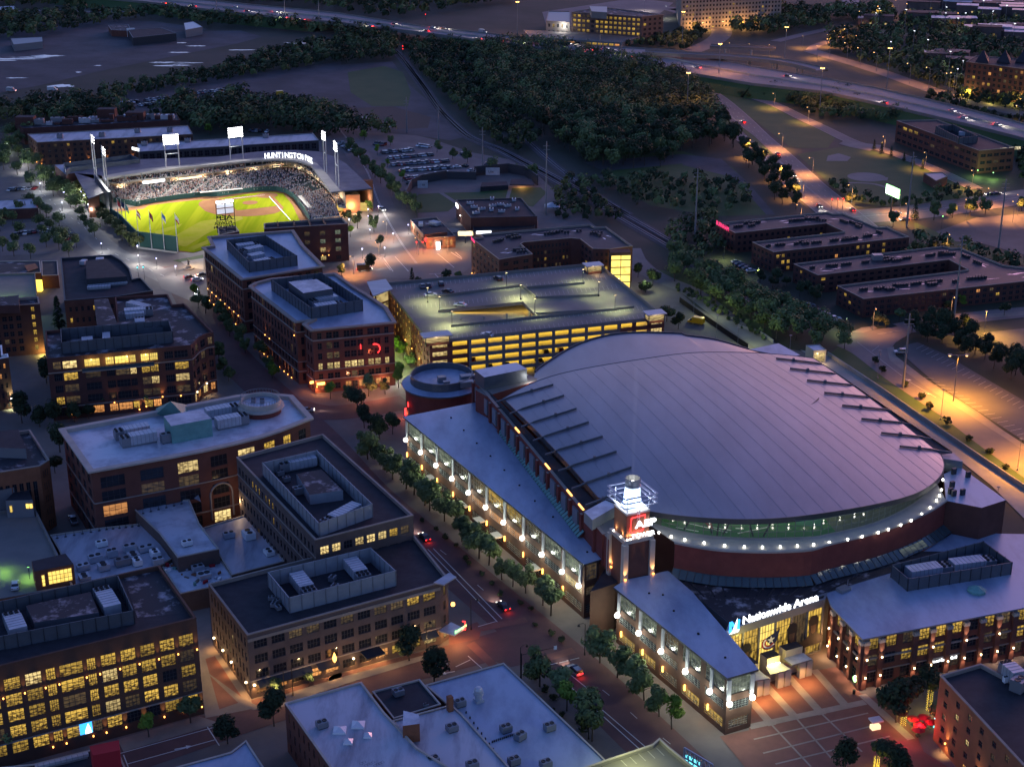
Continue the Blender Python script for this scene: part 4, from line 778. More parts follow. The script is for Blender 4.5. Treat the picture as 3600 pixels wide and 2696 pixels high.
Cc = (A('d1550,930', 25.5)+A('d1818,930', 25.5))/2; rd = (A('d1818,930', 25.5)-A('d1550,930', 25.5)).length/2; mb = MB(); mb.lathe(Cc, [(rd*.98, 15), (rd*.98, 23.6)], 40, 0); mb.build('drum_wall', 'brick_red', b.e); mb = MB(); mb.lathe(Cc, [(rd, 23.3), (rd*1.13, 23.5), (rd*1.13, 24.0), (rd*.98, 24.2), (rd*.98, 25.6), (rd*.9, 25.6), (rd*.9, 24.4), (.01, 24.4)], 40, 0); mb.build('drum_cornice', 'stone_lt', b.e, smooth=False); mb = MB(); mb.lathe(Cc, [(rd*.9, 24.43), (.01, 24.44)], 40, 0); mb.build('drum_roof', 'roof_lt', b.e); mb = MB()
for k in range(40): a = k*pi/20; mb.tube([(Cc.x+rd*.96*cos(a), Cc.y+rd*.96*sin(a), 25.6), (Cc.x+rd*.96*cos(a), Cc.y+rd*.96*sin(a), 26.7)], .05, 4)
mb.lathe(Cc, [(rd*.965, 26.65), (rd*.965, 26.75), (rd*.955, 26.75), (rd*.955, 26.65)], 40); mb.build('railing', 'metal_gy', b.e); b.ac(Cc+V((-2, .5, 0)), 1.2, 1.2, 1, 0, 24.45); b.ac(Cc+V((.5, .2, 0)), 1.2, 1.2, 1, 0, 24.45); b.finish()
# --- curved-corner brick block with the glowing top floor
P = AP('p400,930 p1635,812 p1660,790 p1700,748 p1762,715 p1828,702 p1580,455 p1478,465 p1437,375 p985,402 p1010,640 p388,690', 20.8)
b = Bld('office_building', 'brown brick office block with rounded corner and brightly glowing top floor terrace', 'building', P, 20.8, 'brick_dk', 'roof_gravel', 'brick_dk', par=1.0)
CX = [(px(f'p{x0},0')[0], px(f'p{x1},0')[0]) for x0, x1 in ((478, 545), (560, 680), (745, 875), (925, 995), (1005, 1120), (1128, 1180), (1225, 1295), (1302, 1368), (1425, 1500), (1510, 1625))]
b.fac(0, 5, 0, lit=['dwhhhhhh..', '.yd.dwyy.y', '.d....dw.w', 'yd....dd.d', '..oooyyo..'], zb=.4, zt=20.0, wh=.62, colpx=CX, nx=4, nz=2, ledges=[(15.8, .3, .25, 'stone'), (4.2, .3, .2, 'stone')])
bal = MB(); Q0, Q1 = on(b, 0, .23, 16.1, .1), on(b, 0, .73, 16.1, .1); n_ = nrm(b, 0); bal.obox((Q0+Q1)/2+n_*.7, (Q1-Q0).length, 1.5, 15.6, 16.0, math.atan2((Q1-Q0).y, (Q1-Q0).x), 0); bal.obox((Q0+Q1)/2+n_*1.4, (Q1-Q0).length, .08, 16, 17.1, math.atan2((Q1-Q0).y, (Q1-Q0).x), 1); bal.build('terrace', ['stone', 'glass_blue'], b.e)
for t in (.3, .42, .55, .68): point(b.e, on(b, 0, t, 18.5, 1.2), YEL, 70)
for i in (1, 2, 3, 4): b.fac(i, 5, 1, ww=.62, wh=.62, lit=['.', 'd', '.', '.', 'w'] if i % 2 else ['d', '.', '.', '.', 'o'], zb=.4, zt=20, margin=.1, nx=2, ledges=[(15.8, .3, .25, 'stone'), (4.2, .3, .2, 'stone')])
for t, z in ((.77, 4.5), (.9, 4.2), (.43, 4.2), (.60, 1.0)): b.lamp(on(b, 0, t, z), nrm(b, 0), 'gl_amb', 200, AMB, r=.2)
for t, z in ((.13, .8), (.65, .8)): b.lamp(on(b, 0, t, z+1), nrm(b, 0), 'gl_amb', 300, AMB, r=.2)
for i in (1, 3): b.lamp(on(b, i, .5, 4.4), nrm(b, i), 'gl_warm', 200, WARM, r=.22, down=True)
b.screen(AP('p527,790 p1475,695 p1445,600 p520,672', 23.6), 3.8, 'screen'); b.block(AP('p830,640 p1010,640 p925,412 p805,420', 22.6), b.zr(), 22.6, 'screen', 'roof_gravel'); b.block(AP('p1008,665 p1395,655 p1375,572 p990,618', 22), b.zr(), 22, 'screen', 'roof_gravel')
b.unit(A('p1265,440', 24), A('p1100,400', 24), 3, 2.2, fans=False); b.unit(A('p1305,450', 24), A('p1060,470', 24), 3, 2.2); b.unit(A('p1230,500', 23), A('p1070,515', 23), 3, 1.8, fans=False); b.unit(A('p1190,540', 23.5), A('p1195,580', 23.5), 3.2, 2); b.unit(A('p740,690', 24), A('p745,750', 24), 3.4, 1.8, fans=False); b.unit(A('p905,665', 23.5), A('p908,735', 23.5), 2.4, 1.8, fans=False); b.finish()
# --- dark block behind
P = AP('p550,430 p1000,395 p1310,345 p1205,232 p1137,246 p1112,160 p1050,90 p960,38 p518,65', 17.5); b = Bld('office_building', 'dark flat roofed block with a stepped curving edge along the pale park street', 'building', P, 17.5, 'brick_dk', 'roof_dk', 'metal_dk'); b.fac(0, 4, 8, ww=.4, wh=.4, lit=.04); b.block(AP('p740,235 p1088,212 p910,60 p735,80', 20), b.zr(), 19.5, 'metal_dk', 'roof_dk'); b.unit(A('p745,298', 18.5), A('p945,285', 18.5), 1.6, .8, fans=False); b.unit(A('p745,235', 20.5), A('p1085,205', 20.5), .9, .6, fans=False); b.unit(A('p690,70', 19), A('p735,72', 19), 3, 1.2, fans=False); b.unit(A('p820,55', 19), A('p885,52', 19), 3, 1.2, fans=False); b.finish()
# --- block with yellow staircase
P = AP('p-300,505 p340,455 p328,396 p-300,440', 18.5); b = Bld('apartment_building', 'dark block with a yellow lit glass staircase strip up its corner', 'building', P, 18.5, 'brick_dk', 'roof_gravel', 'stone'); b.fac(0, 6, 0, lit=['.....yh', '.....yh', '.....yh', '.....yh', '..d..yh', '.....yh'], zb=1.2, zt=18, wh=.6, sill=.18, colpx=[(px(f'p{x},0')[0], px(f'p{y},0')[0]) for x, y in ((-100, -60), (-40, 0), (30, 70), (85, 120), (150, 190), (284, 312), (330, 374))]); b.block(AP('p-300,480 p165,470 p160,385 p-300,425', 20.5), b.zr(), 20.5, 'brick_dk', 'roof_gravel'); point(b.e, on(b, 0, .97, 1.2, 2.0), YEL, 300); b.finish()
P = AP('p-300,975 p72,912 p66,885 p22,893 p15,812 p-300,840', 17.5); b = Bld('brick_building', 'narrow slice of dark building with a pale roof rim and bright lamp at its foot', 'building', P, 17.5, 'brick_dk', 'roof_dk', 'white'); b.fac(0, 5, 8, ww=.4, wh=.5, lit=.25, key='od'); b.lamp(on(b, 0, .95, 3.5), nrm(b, 0), 'gl_white', 700, (.9, 1, .5), up=True, down=True, r=.3); b.finish()
P = AP('u-300,660 u330,560 u410,510 u250,260 u-300,340', 19.5); b = Bld('brick_building', 'orange brick block with tall dark windows and snow pale roof patches beside the alley', 'building', P, 19.5, 'brick_or', 'roof_gravel', 'stone'); b.fac(0, 1, 10, ww=.62, wh=.78, lit=0, zb=1.5, zt=18.5, nx=2, nz=6, sill=.1); b.fac(1, 5, 3, ww=.5, wh=.55, lit=0); b.block(AP('u-300,400 u215,420 u150,255 u-300,300', 21.5), b.zr(), 21.5, 'metal_gy', 'roof_dk'); b.finish()
# --- roof deck car park with green light
P = AP('u-420,1735 u610,1558 u285,900 u-420,985', 9.0); b = Bld('parking_garage', 'low parking deck with green tinted lamplight on its open concrete roof and a white car', 'garage', P, 9.0, 'brick_or', 'concrete', 'concrete', par=.9); b.fac(0, 2, 12, ww=.7, wh=.5, lit=0, nx=1, nz=1)
s_ = AP('u285,1440 u612,1378 u545,1290 u262,1355', 13.5); b.block(s_, 8.1, 13.5, 'brick_or', 'roof_dk', 'stair_house'); q0, q1 = lerp(s_[0], s_[1], .33), lerp(s_[0], s_[1], .93); d_ = (q1-q0); Lg = d_.length; an = math.atan2(d_.y, d_.x); nn = V((d_.y, -d_.x, 0)).normalized()
b.win(V(((q0+q1)/2+nn*.1)).xy.to_3d()+V((0, 0, 9.4)), an, Lg, 3.3, 6, 3, 'lit_hot'); q0 = lerp(s_[0], s_[1], .2); b.win(V((q0.x, q0.y, 9.2))+nn*.1, an, .7, 3, 1, 3, 'lit_hot'); b.block(AP('u-160,800 u115,740 u80,655 u-160,690', 14.5), 8.1, 14.5, 'metal_gy', 'roof_dk', 'stair_house'); s_ = AP('u45,850 u272,845 u235,755 u120,775', 13.0); b.block(s_, 8.1, 13.0, 'metal_gy', 'roof_dk', 'stair_house')
d_ = s_[1]-s_[0]; an = math.atan2(d_.y, d_.x); nn = V((d_.y, -d_.x, 0)).normalized(); Q = lerp(s_[0], s_[1], .85); b.win(V((Q.x, Q.y, 10.6))+nn*.1, an, 1.8, 1.4, 2, 1, 'lit_hot'); Q = lerp(s_[0], s_[1], .17); b.win(V((Q.x, Q.y, 9.6))+nn*.1, an, .7, 1.9, 1, 1, 'lit_hot')
for pt, pw in (('u235,1400', 1000), ('u-20,1360', 1500), ('u-250,1500', 900)): Q = A(pt, 11.4); mb = MB(); mb.tube([(Q.x, Q.y, 8.1), (Q.x, Q.y, 11.6)], .08, 6, 0); mb.obox((Q.x, Q.y), .7, .4, 11.45, 11.65, 0, 0); mb.obox((Q.x, Q.y), .5, .3, 11.3, 11.44, 0, 1); mb.build('deck_lamp', ['metal_dk', 'gl_green'], b.e); spot(b.e, Q-V((0, 0, .3)), Q-V((0, 0, 5)), (.45, 1, .12), pw, 150, .6)
b.finish(); WC_ = car(A('u128,1570', 8.1)+V((0, 0, .0)), R(105), 'sedan', 'car_white', 'white car parked on the green lit roof deck')
# --- low pale roofs under renovation
def low(name, label, pts, z, m, wall='brick_gy', par=.35):
    bb = Bld(name, label, 'building', AP(pts, z), z, wall, m, 'stone_lt', par=par, cw=.3); bb.finish(); return bb
b1 = low('low_building', 'low hall with a wide stained pale roof full of air units and pipes', 'u610,1550 u960,1470 u1330,1385 u1480,1300 u1215,1035 u860,1072 u418,1135 u490,1258', 6.5, 'roof_lt2')
b2 = low('low_building', 'higher pale roofed hall with a pointed ridge between the two brick blocks', 'g1150,298 g1418,243 g1290,80 g1225,-75 g1120,-75 g868,-15 g1030,140', 9.5, 'roof_lt')
b3 = low('low_building', 'low hall with a bluish stained roof tucked behind the long screen wall block', 'g1500,412 g1842,322 g1600,20 g1310,108', 6.2, 'roof_lt2'); b4 = low('low_building', 'small pale roof littered with crates and building tools beside the alley', 'g1168,532 g1490,462 g1500,414 g1400,262 g1032,332', 5.6, 'roof_lt')
mb = MB(); t_ = AP('g1160,85 g1300,-105 g1225,-270', 9.4); ap = A('g1225,-270', 15); mb.add([tuple(A('g1160,-130', 9.3)), tuple(A('g1300,-60', 9.3)), tuple(A('g1230,-270', 13))], ((0, 1, 2), (2, 1, 0))); mb.build('roof_ridge', 'roof_lt', b2.e)
g = random.Random(4)
for bb, pts in ((b1, 'u845,1195 u930,1280 u1080,1235 u1110,1310 u1140,1350 u1215,1235 u1290,1290 u1020,1350 u690,1390 u700,1470 u790,1320 u860,1390 u1310,1340'), (b2, 'g1210,195'), (b3, 'g1480,145 g1610,150 g1740,255'), (b4, 'g1280,360 g1320,405')):
    for pt in pts.split(): bb.ac(A(pt, bb.z+.8), g.uniform(2.4, 4), g.uniform(1.8, 2.8), g.uniform(.9, 1.8), .52+g.choice((0, 1.57)), m=g.choice(['white', 'metal_lt', 'metal_lt', 'metal_gy']))
for k in range(26):
    t, u = g.random(), g.random(); Q = lerp(lerp(A('g1060,340', 6), A('g1180,500', 6), t), lerp(A('g1390,290', 6), A('g1470,440', 6), t), u); mb = MB(); mb.obox(Q, g.uniform(.4, 1.6), g.uniform(.3, 1.0), b4.zr()+.01, b4.zr()+g.uniform(.2, .9), g.uniform(0, 3), 0); mb.build('building_crate', g.choice(['wood', 'brick_or', 'metal_lt', 'white', 'red_paint', 'copper']), b4.e)
for bb, a, c in ((b1, 'u440,1160', 'u860,1085'), (b1, 'u860,1085', 'u1180,1050'), (b2, 'g900,15', 'g1200,-60')):
    for k in range(6): Q = lerp(A(a, bb.z), A(c, bb.z), (k+.5)/6); mb = MB(); mb.tube([(Q.x, Q.y, bb.zr()), (Q.x, Q.y, bb.zr()+1.1)], .07, 5); mb.obox(Q, .6, .6, bb.zr()+.01, bb.zr()+.12, 0); mb.build('vent_pipe', 'metal_dk', bb.e)
point(None, A('d1540,1605', 8.5)+V((0, 0, .8)), WARM, 130).name = 'alley_fill_light'  # added fill light by the low roofs, belongs to no lamp
# --- twin-winged brick offices with cornices along the street
P = AP('n440,560 n1155,445 n975,265 n885,128 n145,185 n185,265 n95,280', 20.8); b = Bld('office_building', 'long brick office block with cornice roof and rows of uplights near the ballpark', 'building', P, 20.8, 'brick', 'roof_blue', 'stone', par=.9, over=.8)
LD = [(16.6, .35, .3, 'stone'), (4.4, .35, .25, 'stone')]
b.fac(6, 5, 15, ww=.52, wh=.68, lit=['...............', '..w.d..........', '.....d.........', '...............', '.d..w.....d....'], zb=.3, zt=20, nx=2, nz=2, ledges=LD); b.fac(0, 5, 9, ww=.55, wh=.6, lit=.05, zb=.3, zt=20, ledges=LD)
for k in range(8): t = .05+.115*k; b.lamp(on(b, 6, t, 4.9), nrm(b, 6), 'gl_amb', 120, AMB, r=.15, ang=40); b.lamp(on(b, 6, t+.03, .5), nrm(b, 6), 'gl_amb', 150, AMB, r=.15, ang=50)
b.screen(AP('n497,405 n925,345 n645,165 n300,205', 24.2), 4.0, 'screen'); b.unit(A('n590,215', 23.5), A('n385,240', 23.5), 3.4, 2.4); b.unit(A('n420,290', 23.5), A('n610,250', 23.5), 3.4, 2.6); b.unit(A('n500,335', 23), A('n620,310', 23), 3.6, 2, fans=False); b.unit(A('n720,350', 23.5), A('n550,385', 23.5), 3.2, 2.4); b.ac(A('n480,345', 23), 3, 2.4, 1.8, .3); b.finish()
P = AP('n1065,1015 n1795,945 n1715,815 n1545,700 n1420,625 n1265,512 n700,560 n565,595 n515,625 n920,940 n1080,922 n998,962', 22.3); b = Bld('office_building', 'brick office block with broad cornice and a curved red neon in one window', 'building', P, 22.3, 'brick', 'roof_blue', 'stone', par=.9, over=.8)
LD = [(18.2, .35, .3, 'stone'), (4.4, .35, .25, 'stone'), (7.8, .2, .2, 'stone')]
CX = [(px(f'n{x0},0')[0], px(f'n{x1},0')[0]) for x0, x1 in ((1120, 1158), (1200, 1252), (1262, 1312), (1358, 1408), (1416, 1466), (1476, 1528), (1566, 1618), (1628, 1680), (1718, 1755))]
b.fac(0, 6, 0, lit=['.........', '.d.......', '.dd......', 'wwwwwwwww', '....d....', 'r..o.oooo'], zb=.2, zt=21.4, wh=.62, nx=2, nz=2, colpx=CX, ledges=LD); b.fac(8, 5, 14, ww=.5, wh=.7, lit=.05, key='d', zb=.3, zt=21.4, ledges=LD); b.fac(9, 5, 2, ww=.5, wh=.6, lit=0, zb=.3, zt=21.4, ledges=LD); b.fac(11, 5, 2, ww=.5, wh=.6, lit=0, zb=.3, zt=21.4, ledges=LD)
for k, t in enumerate((.06, .16, .25, .33, .41, .60, .70, .78, .86)): b.lamp(on(b, 8, t, .5), nrm(b, 8), 'gl_amb', 170, AMB, r=.15, ang=50); 
for t in (.30, .40, .97): b.lamp(on(b, 8, t, 8.2 if t < .9 else 17), nrm(b, 8), 'gl_amb', 120, AMB, r=.15, ang=40)
b.lamp(on(b, 0, .02, 2.5), nrm(b, 0), 'gl_amb', 300, (1, .35, .12), r=.2, down=True)
ne = MB(); Pm = on(b, 0, .765, 13.6, .25); dA = (b.edge(0)[1]-b.edge(0)[0]).normalized(); ne.tube([Pm+dA*(1.7*cos(t)-.3)+V((0, 0, 1.7*sin(t))) for t in [1.9-.32*k for k in range(10)]], .17, 6); ne.tube([Pm-dA*5.0+V((0, 0, .4)), Pm-dA*5.0+V((0, 0, 2.0))], .13, 6); ne.build('neon_tube', 'gl_red', b.e)
aw = MB(); sgp = on(b, 11, .8, 3.6, .4); aw.obox(sgp, 1.6, .3, 3.2, 4.0, .5); aw.build('shop_sign', 'gl_amb', b.e); sgp = on(b, 0, .07, 3.4, .5); aw = MB(); aw.obox(sgp, 2.6, .4, 3.1, 3.9, math.atan2(dA.y, dA.x)); aw.build('shop_sign', 'gl_amb', b.e); point(b.e, on(b, 0, .06, 2.5, 2), (1, .35, .12), 90); point(b.e, on(b, 11, .6, 2.5, 2), (1, .3, .12), 70); point(b.e, on(b, 0, .84, 2.6, 1.6), (1, .4, .2), 120); point(b.e, on(b, 0, .55, 2.6, 1.6), (1, .45, .22), 70)
b.screen(AP('n1055,815 n1512,745 n1145,502 n700,565', 25.6), 4.0, 'screen'); b.block(AP('n985,690 n1250,650 n1105,565 n850,590', 26.4), b.zr(), 26.4, 'screen', 'roof_lt'); b.unit(A('n1040,745', 24.5), A('n1280,700', 24.5), 3.2, 2.4); b.unit(A('n1340,755', 24.5), A('n1090,790', 24.5), 3.2, 2.4); b.ac(A('n1165,590', 24.5), 3, 2.6, 2, .3); b.unit(A('n1065,545', 24.6), A('n890,570', 24.6), 2.6, 2, fans=False); b.finish()
P = AP('n632,112 n1383,66 n1337,12 n632,64', 16.1); b = Bld('ballpark_office', 'dark red brick office with square lit windows at the outfield corner of the ballpark', 'building', P, 16.1, 'brick_dk', 'roof_dk', 'stone'); CX = [(px(f'n{x0},0')[0], px(f'n{x1},0')[0]) for x0, x1 in ((1002, 1048), (1138, 1186), (1275, 1322))]
b.fac(0, 4, 0, lit=['ddg', 'dgg', '-wg', '-w.'], zb=.2, zt=14.5, wh=.50, colpx=CX, nx=3, nz=3)
for t in (.17, .37, .56, .74): mb = MB(); mb.beam(on(b, 0, t, 16.0, -.3), on(b, 2, 1-t, 16.0, -.3), .5, .9); mb.build('roof_beam', 'brick_dk', b.e)
for t in (.68, .755): b.lamp(on(b, 0, t, 3.2), nrm(b, 0), 'gl_amb', 120, WARM, r=.15)
b.finish()
P = AP('n225,172 n410,135 n375,85 n218,100', 12); b = Bld('concourse_house', 'small flat roofed service house under the outfield scoreboard frame', 'building', P, 12, 'brick_dk', 'roof_gravel', 'stone'); b.finish()
# --- low roofs at the lower edge
P = AP('v95,405 v590,270 v660,345 v735,460 v950,690 v830,720 v420,860 v410,850', 11.8); b = Bld('warehouse', 'low brick warehouse with a stained pale roof and four glass skylights', 'building', P, 11.8, 'brick', 'roof_lt2', 'stone_lt', par=.4, cw=.35)
P = AP('v95,405 v410,850 v1600,1100 v950,690 v735,460 v590,268', 11.8); P = [P[1], P[2], P[3], P[4], P[5], P[0]]; b.e.location = sum(P, V())/6-V((0, 0, (sum(P, V())/6).z)); b.p = [V((q.x, q.y, 0)) for q in P]
b.fac(5, 3, 9, ww=.28, wh=.55, lit=.05, key='d')
for pt, w in (('v450,570', 2.6), ('v570,535', 2.6), ('v505,645', 1.8), ('v632,605', 1.6)):
    Q = A(pt, 12); mb = MB(); zz = b.zr(); ps = [(Q.x+x*w/2, Q.y+y*w/2, zz+.35) for x, y in ((-1, -1), (1, -1), (1, 1), (-1, 1))]; mb.prism(ps, zz, zz+.35, 0); mb.add(ps+[(Q.x, Q.y, zz+1.0)], ((0, 1, 4), (1, 2, 4), (2, 3, 4), (3, 0, 4)), 1); mb.build('skylight', ['white', 'wet'], b.e)
b.ac(A('v335,545', 12), 2.2, 1.8, 1.2, .5); b.finish()
b = low('shop_building', 'small black flat roof with an air unit between pale roofs', 'v800,505 v1105,412 v968,250 v662,330', 9.5, 'roof_dk', 'brick'); b.ac(A('v830,345', 9.5), 2.2, 1.8, 1.2, .5); b.ac(A('v1010,425', 9.5), .9, .9, .7, .5)
b = low('warehouse', 'broad shop hall with a smooth blue roof and round steel exhaust', 'v1015,290 v1510,150 v2140,750 v2500,1150 v1700,1300 v1240,470 v1180,430', 9.0, 'roof_blue', 'brick'); P = [b.p[i] for i in range(len(b.p))]
for pt in ('v1230,405', 'v1527,570', 'v1620,620', 'v1810,560', 'v1580,780', 'v1785,800'): b.ac(A(pt, 9.4), 2.2, 1.7, 1.3, .5+(.3 if '1620' in pt else 0))
for k in range(26):
    t = k/25; Q = A('v%d,%d' % ((1440+ (1760-1440)*t, 660-110*t) if k < 16 else (1270+25*(k-16), 470+34*(k-16))), 8.7); mb = MB(); mb.lathe(Q, [(.18, 8.66), (.14, 9.1), (.01, 9.15)], 6); mb.build('vent_pipe', 'metal_dk', b.e)
Q = A('v1350,385', 9); mb = MB(); mb.obox(Q, 1.8, 1.8, 8.6, 9.3, .5, 0); mb.lathe(Q, [(.8, 9.3), (.8, 10.2), (1.1, 10.3), (1.1, 11), (.95, 11), (.9, 11.5), (.6, 12), (.01, 12.1)], 14, 0); mb.build('exhaust_fan', 'metal_lt', b.e)
b = low('warehouse', 'flat patched grey roof with a brick chimney stack and rooftop fans at the lower edge', 'v430,870 v945,700 v800,520 v1170,420 v1235,478 v1700,1000 v1300,1200', 10.4, 'roof_lt2', 'brick')
mb = MB(); mb.prism(AP('v860,615 v970,600 v965,540 v865,515', 12), 9.5, 14.2, 0, 1); mb.build('chimney', ['brick_or', 'roof_lt'], b.e); mb = MB(); mb.obox(A('v1165,430', 11), 1.1, 1.1, 10, 13.5, .5, 0); mb.build('chimney', 'brick_or', b.e)
for pt in ('v1178,570', 'v1055,780', 'v1310,810'): b.ac(A(pt, 10.6), 2.2, 1.8, 1.2, .5)
for k in range(7): b.ac(A(f'v{640+k*42},{790-k*9}', 10.6), 1.2, 1.2, .9, .5, m='metal_gy')
for k in range(5): b.ac(A(f'v{600+k*30},{815+k%2*12}', 10.6), 1.4, 1.4, 1.0, .8, m='metal_dk')
b = low('shop_building', 'pale metal roof corner cut off by the lower picture edge', 'g1060,1680 g1500,1560 g1590,1490 g1720,1690 g1500,1800', 7.5, 'roof_blue', 'brick'); b = low('shop_building', 'dark low shop roof with a red stair hut and pale strip near the lit office', 'g-200,1680 g215,1640 g580,1550 g760,1560 g820,1700 g200,1900', 7.0, 'roof_dk', 'brick'); b.block(AP('g600,1580 g775,1545 g770,1480 g580,1520', 11), 6.6, 11, 'red_paint', 'red_paint', 'stair_hut'); b.unit(A('g225,1640', 8), A('g570,1555', 8), .9, .6, fans=False)
P = AP('v1500,880 v2130,800 v2212,760 v2600,1000 v1700,1300', 12); b = low('parking_garage', 'corner of a car park roof deck with a yellow edge at the lower picture edge', 'h1480,1690 h2020,1510 h2060,1475 h2120,1530 h2330,1700 h1500,1800', 12, 'concrete', 'concrete', 1.0)
tag(b.e, None, 'garage')
mk = Marks(b.zr()+.02)
for k in range(5): mk.line(A(f'h{1800+60*k},{1600-17*k}', b.zr()), A(f'h{1850+60*k},{1650-17*k}', b.zr()), .15)
so = mk.mb.build('bay_lines', 'paint_worn', b.e); point(b.e, A('h1900,1600', 13.5)+V((0, 0, 3)), (.9, 1, .4), 600)
# --- brick hotel at the right edge
P = AP('i1667,1062 i2230,1660 i2700,1500 i1930,985', 15.7); P = AP('i2250,1690 i2900,1500 i1930,985 i1667,1062', 15.7); b = Bld('hotel', 'orange brick hotel with dark flat roof and square windows beside the plaza trees', 'building', P, 15.7, 'brick_or', 'roof_dk', 'stone', par=.8); b.fac(3, 5, 7, ww=.30, wh=.48, lit=['..d..d.', '.w..d..', 'd.w..dw', '....w..', '..o..o.'], zb=.3, zt=15, nx=2, nz=2)
for t in (.16, .52, .85): b.lamp(on(b, 3, t, 2.8), nrm(b, 3), 'gl_amb', 240, AMB, up=True, down=True, r=.2)
b.unit(A('i2085,960', 18), A('i2180,1040', 18), 3, 2.6); b.ac(A('i2180,1090', 17.5), 3, 2.6, 2.6, .8); b.ac(A('i2090,1080', 16), .9, .9, 1.2, .3, m='white'); b.finish()
# ================================================================ the arena
from mathutils.bvhtree import BVHTree
ar = thing('arena', 'huge arena with a curved violet metal roof, brick drum and glowing clerestory glass', 'arena', A('f0,1000', 0))
def zed(t): return 24.4+3.2*(1-(2*t-1)**2)
def arc(ps, n, zf):
    ps = [px(p) for p in ps.split()] if isinstance(ps, str) else ps; L = [0]
    for i in range(1, len(ps)): L.append(L[-1]+math.hypot(ps[i][0]-ps[i-1][0], ps[i][1]-ps[i-1][1]))
    return resample(spline([A(p, zf(l/L[-1])) for p, l in zip(ps, L)], 6), n)
NA = 49
nearA = arc([(2104, 1748), (2289, 1798), (2521, 1822), (2750, 1820), (3020, 1782), (3213, 1737), (3300, 1680), (3321, 1632), (3306, 1597)], NA, zed)
farA = arc('e1050,922 e1280,790 e1700,705 e2209,630 f0,621 f500,625 f700,640 f845,662', NA, zed)
def smooth_(L, n):
    for _ in range(n): L = [L[0]]+[(L[i-1]+L[i]*2+L[i+1])/4 for i in range(1, len(L)-1)]+[L[-1]]
    return L
nearA, farA = smooth_(nearA, 4), smooth_(farA, 30); NT = 21; rf = MB()
for i in range(NA):
    for k in range(NT):
        t = k/(NT-1); P = lerp(nearA[i], farA[i], t); rf.v.append((P.x, P.y, P.z+2.2*(1-(2*t-1)**2)*(.35+.65*(1-(2*i/(NA-1)-1)**2))))
for i in range(NA-1):
    for k in range(NT-1): rf.f.append((i*NT+k, (i+1)*NT+k, (i+1)*NT+k+1, i*NT+k+1)); rf.m.append(0)
bvh = BVHTree.FromPolygons(rf.v, rf.f); rf.build('main_roof', 'roof_arena', ar, smooth=True)
def hit(t, up=0.0):
    x, y = px(t); u = (x-1800)/FO; w = (1348-y)/FO; h = bvh.ray_cast(V((0, 0, HC)), V((u, CP+w*SP, -SP+w*CP)))[0]
    return (h if h is not None else A(t, 26))+V((0, 0, up))
rim = [V(rf.v[i*NT]) for i in range(NA)]; far_rim = [V(rf.v[i*NT+NT-1]) for i in range(NA)]
loop = rim+[V(rf.v[(NA-1)*NT+k]) for k in range(1, NT)]+far_rim[::-1][1:]+[V(rf.v[k]) for k in range(NT-2, 0, -1)]
fa = MB(); n = len(loop); outl = inset([V((p.x, p.y, 0)) for p in loop], -.25)
for i in range(n):
    a, c = loop[i], loop[(i+1) % n]; ao, co = outl[i], outl[(i+1) % n]; fa.quad((ao.x, ao.y, a.z-1.3), (co.x, co.y, c.z-1.3), (co.x, co.y, c.z+.08), (ao.x, ao.y, a.z+.08)); fa.quad((ao.x, ao.y, a.z+.08), (co.x, co.y, c.z+.08), (c.x, c.y, c.z+.02), (a.x, a.y, a.z+.02))
    a2, c2 = lerp(a, ar.location+V((0, 0, a.z)), .06), lerp(c, ar.location+V((0, 0, c.z)), .06); fa.quad((a2.x, a2.y, a.z-1.3), (c2.x, c2.y, c.z-1.3), (co.x, co.y, c.z-1.3), (ao.x, ao.y, a.z-1.3))
fa.build('roof_fascia', 'metal_dk', ar)
sm = MB()                                          # standing seams of the roof skin
for i in range(1, NA-1):
    if i % 2: continue
    for k in range(NT-1): a, c = V(rf.v[i*NT+k]), V(rf.v[i*NT+k+1]); sm.beam(a+V((0, 0, .03)), c+V((0, 0, .01)), .05, .03)
sm.build('roof_seam', 'roof_seam', ar)
# rear lower roof
rearA = arc('e1255,752 e1300,712 e1500,588 e1700,520 e1900,497 e2209,503 f0,513 f200,540 f430,607', NA, lambda t: 21.5+2.2*(1-(2*t-1)**2)); rr = MB()
for i in range(NA):
    a = far_rim[i]-V((0, 0, 2.6)); a = lerp(a, V((ar.location.x, ar.location.y, a.z)), .12)
    for k in range(5): rr.v.append(tuple(lerp(a, rearA[i], k/4)))
for i in range(NA-1):
    for k in range(4): rr.f.append((i*5+k, (i+1)*5+k, (i+1)*5+k+1, i*5+k+1)); rr.m.append(0)
o_ = len(rr.v)
for i in range(NA): rr.v.append((rearA[i].x, rearA[i].y, 0))
for i in range(NA-1): rr.f.append((i*5+4, (i+1)*5+4, o_+i+1, o_+i)); rr.m.append(1)
rr.build('rear_roof', ['roof_arena', 'brick_red'], ar, smooth=False)
mb = MB()
for i in range(NA-1): mb.beam(rearA[i]+V((0, 0, .15)), rearA[i+1]+V((0, 0, .15)), .5, .5)
mb.build('roof_edge', 'metal_dk', ar)
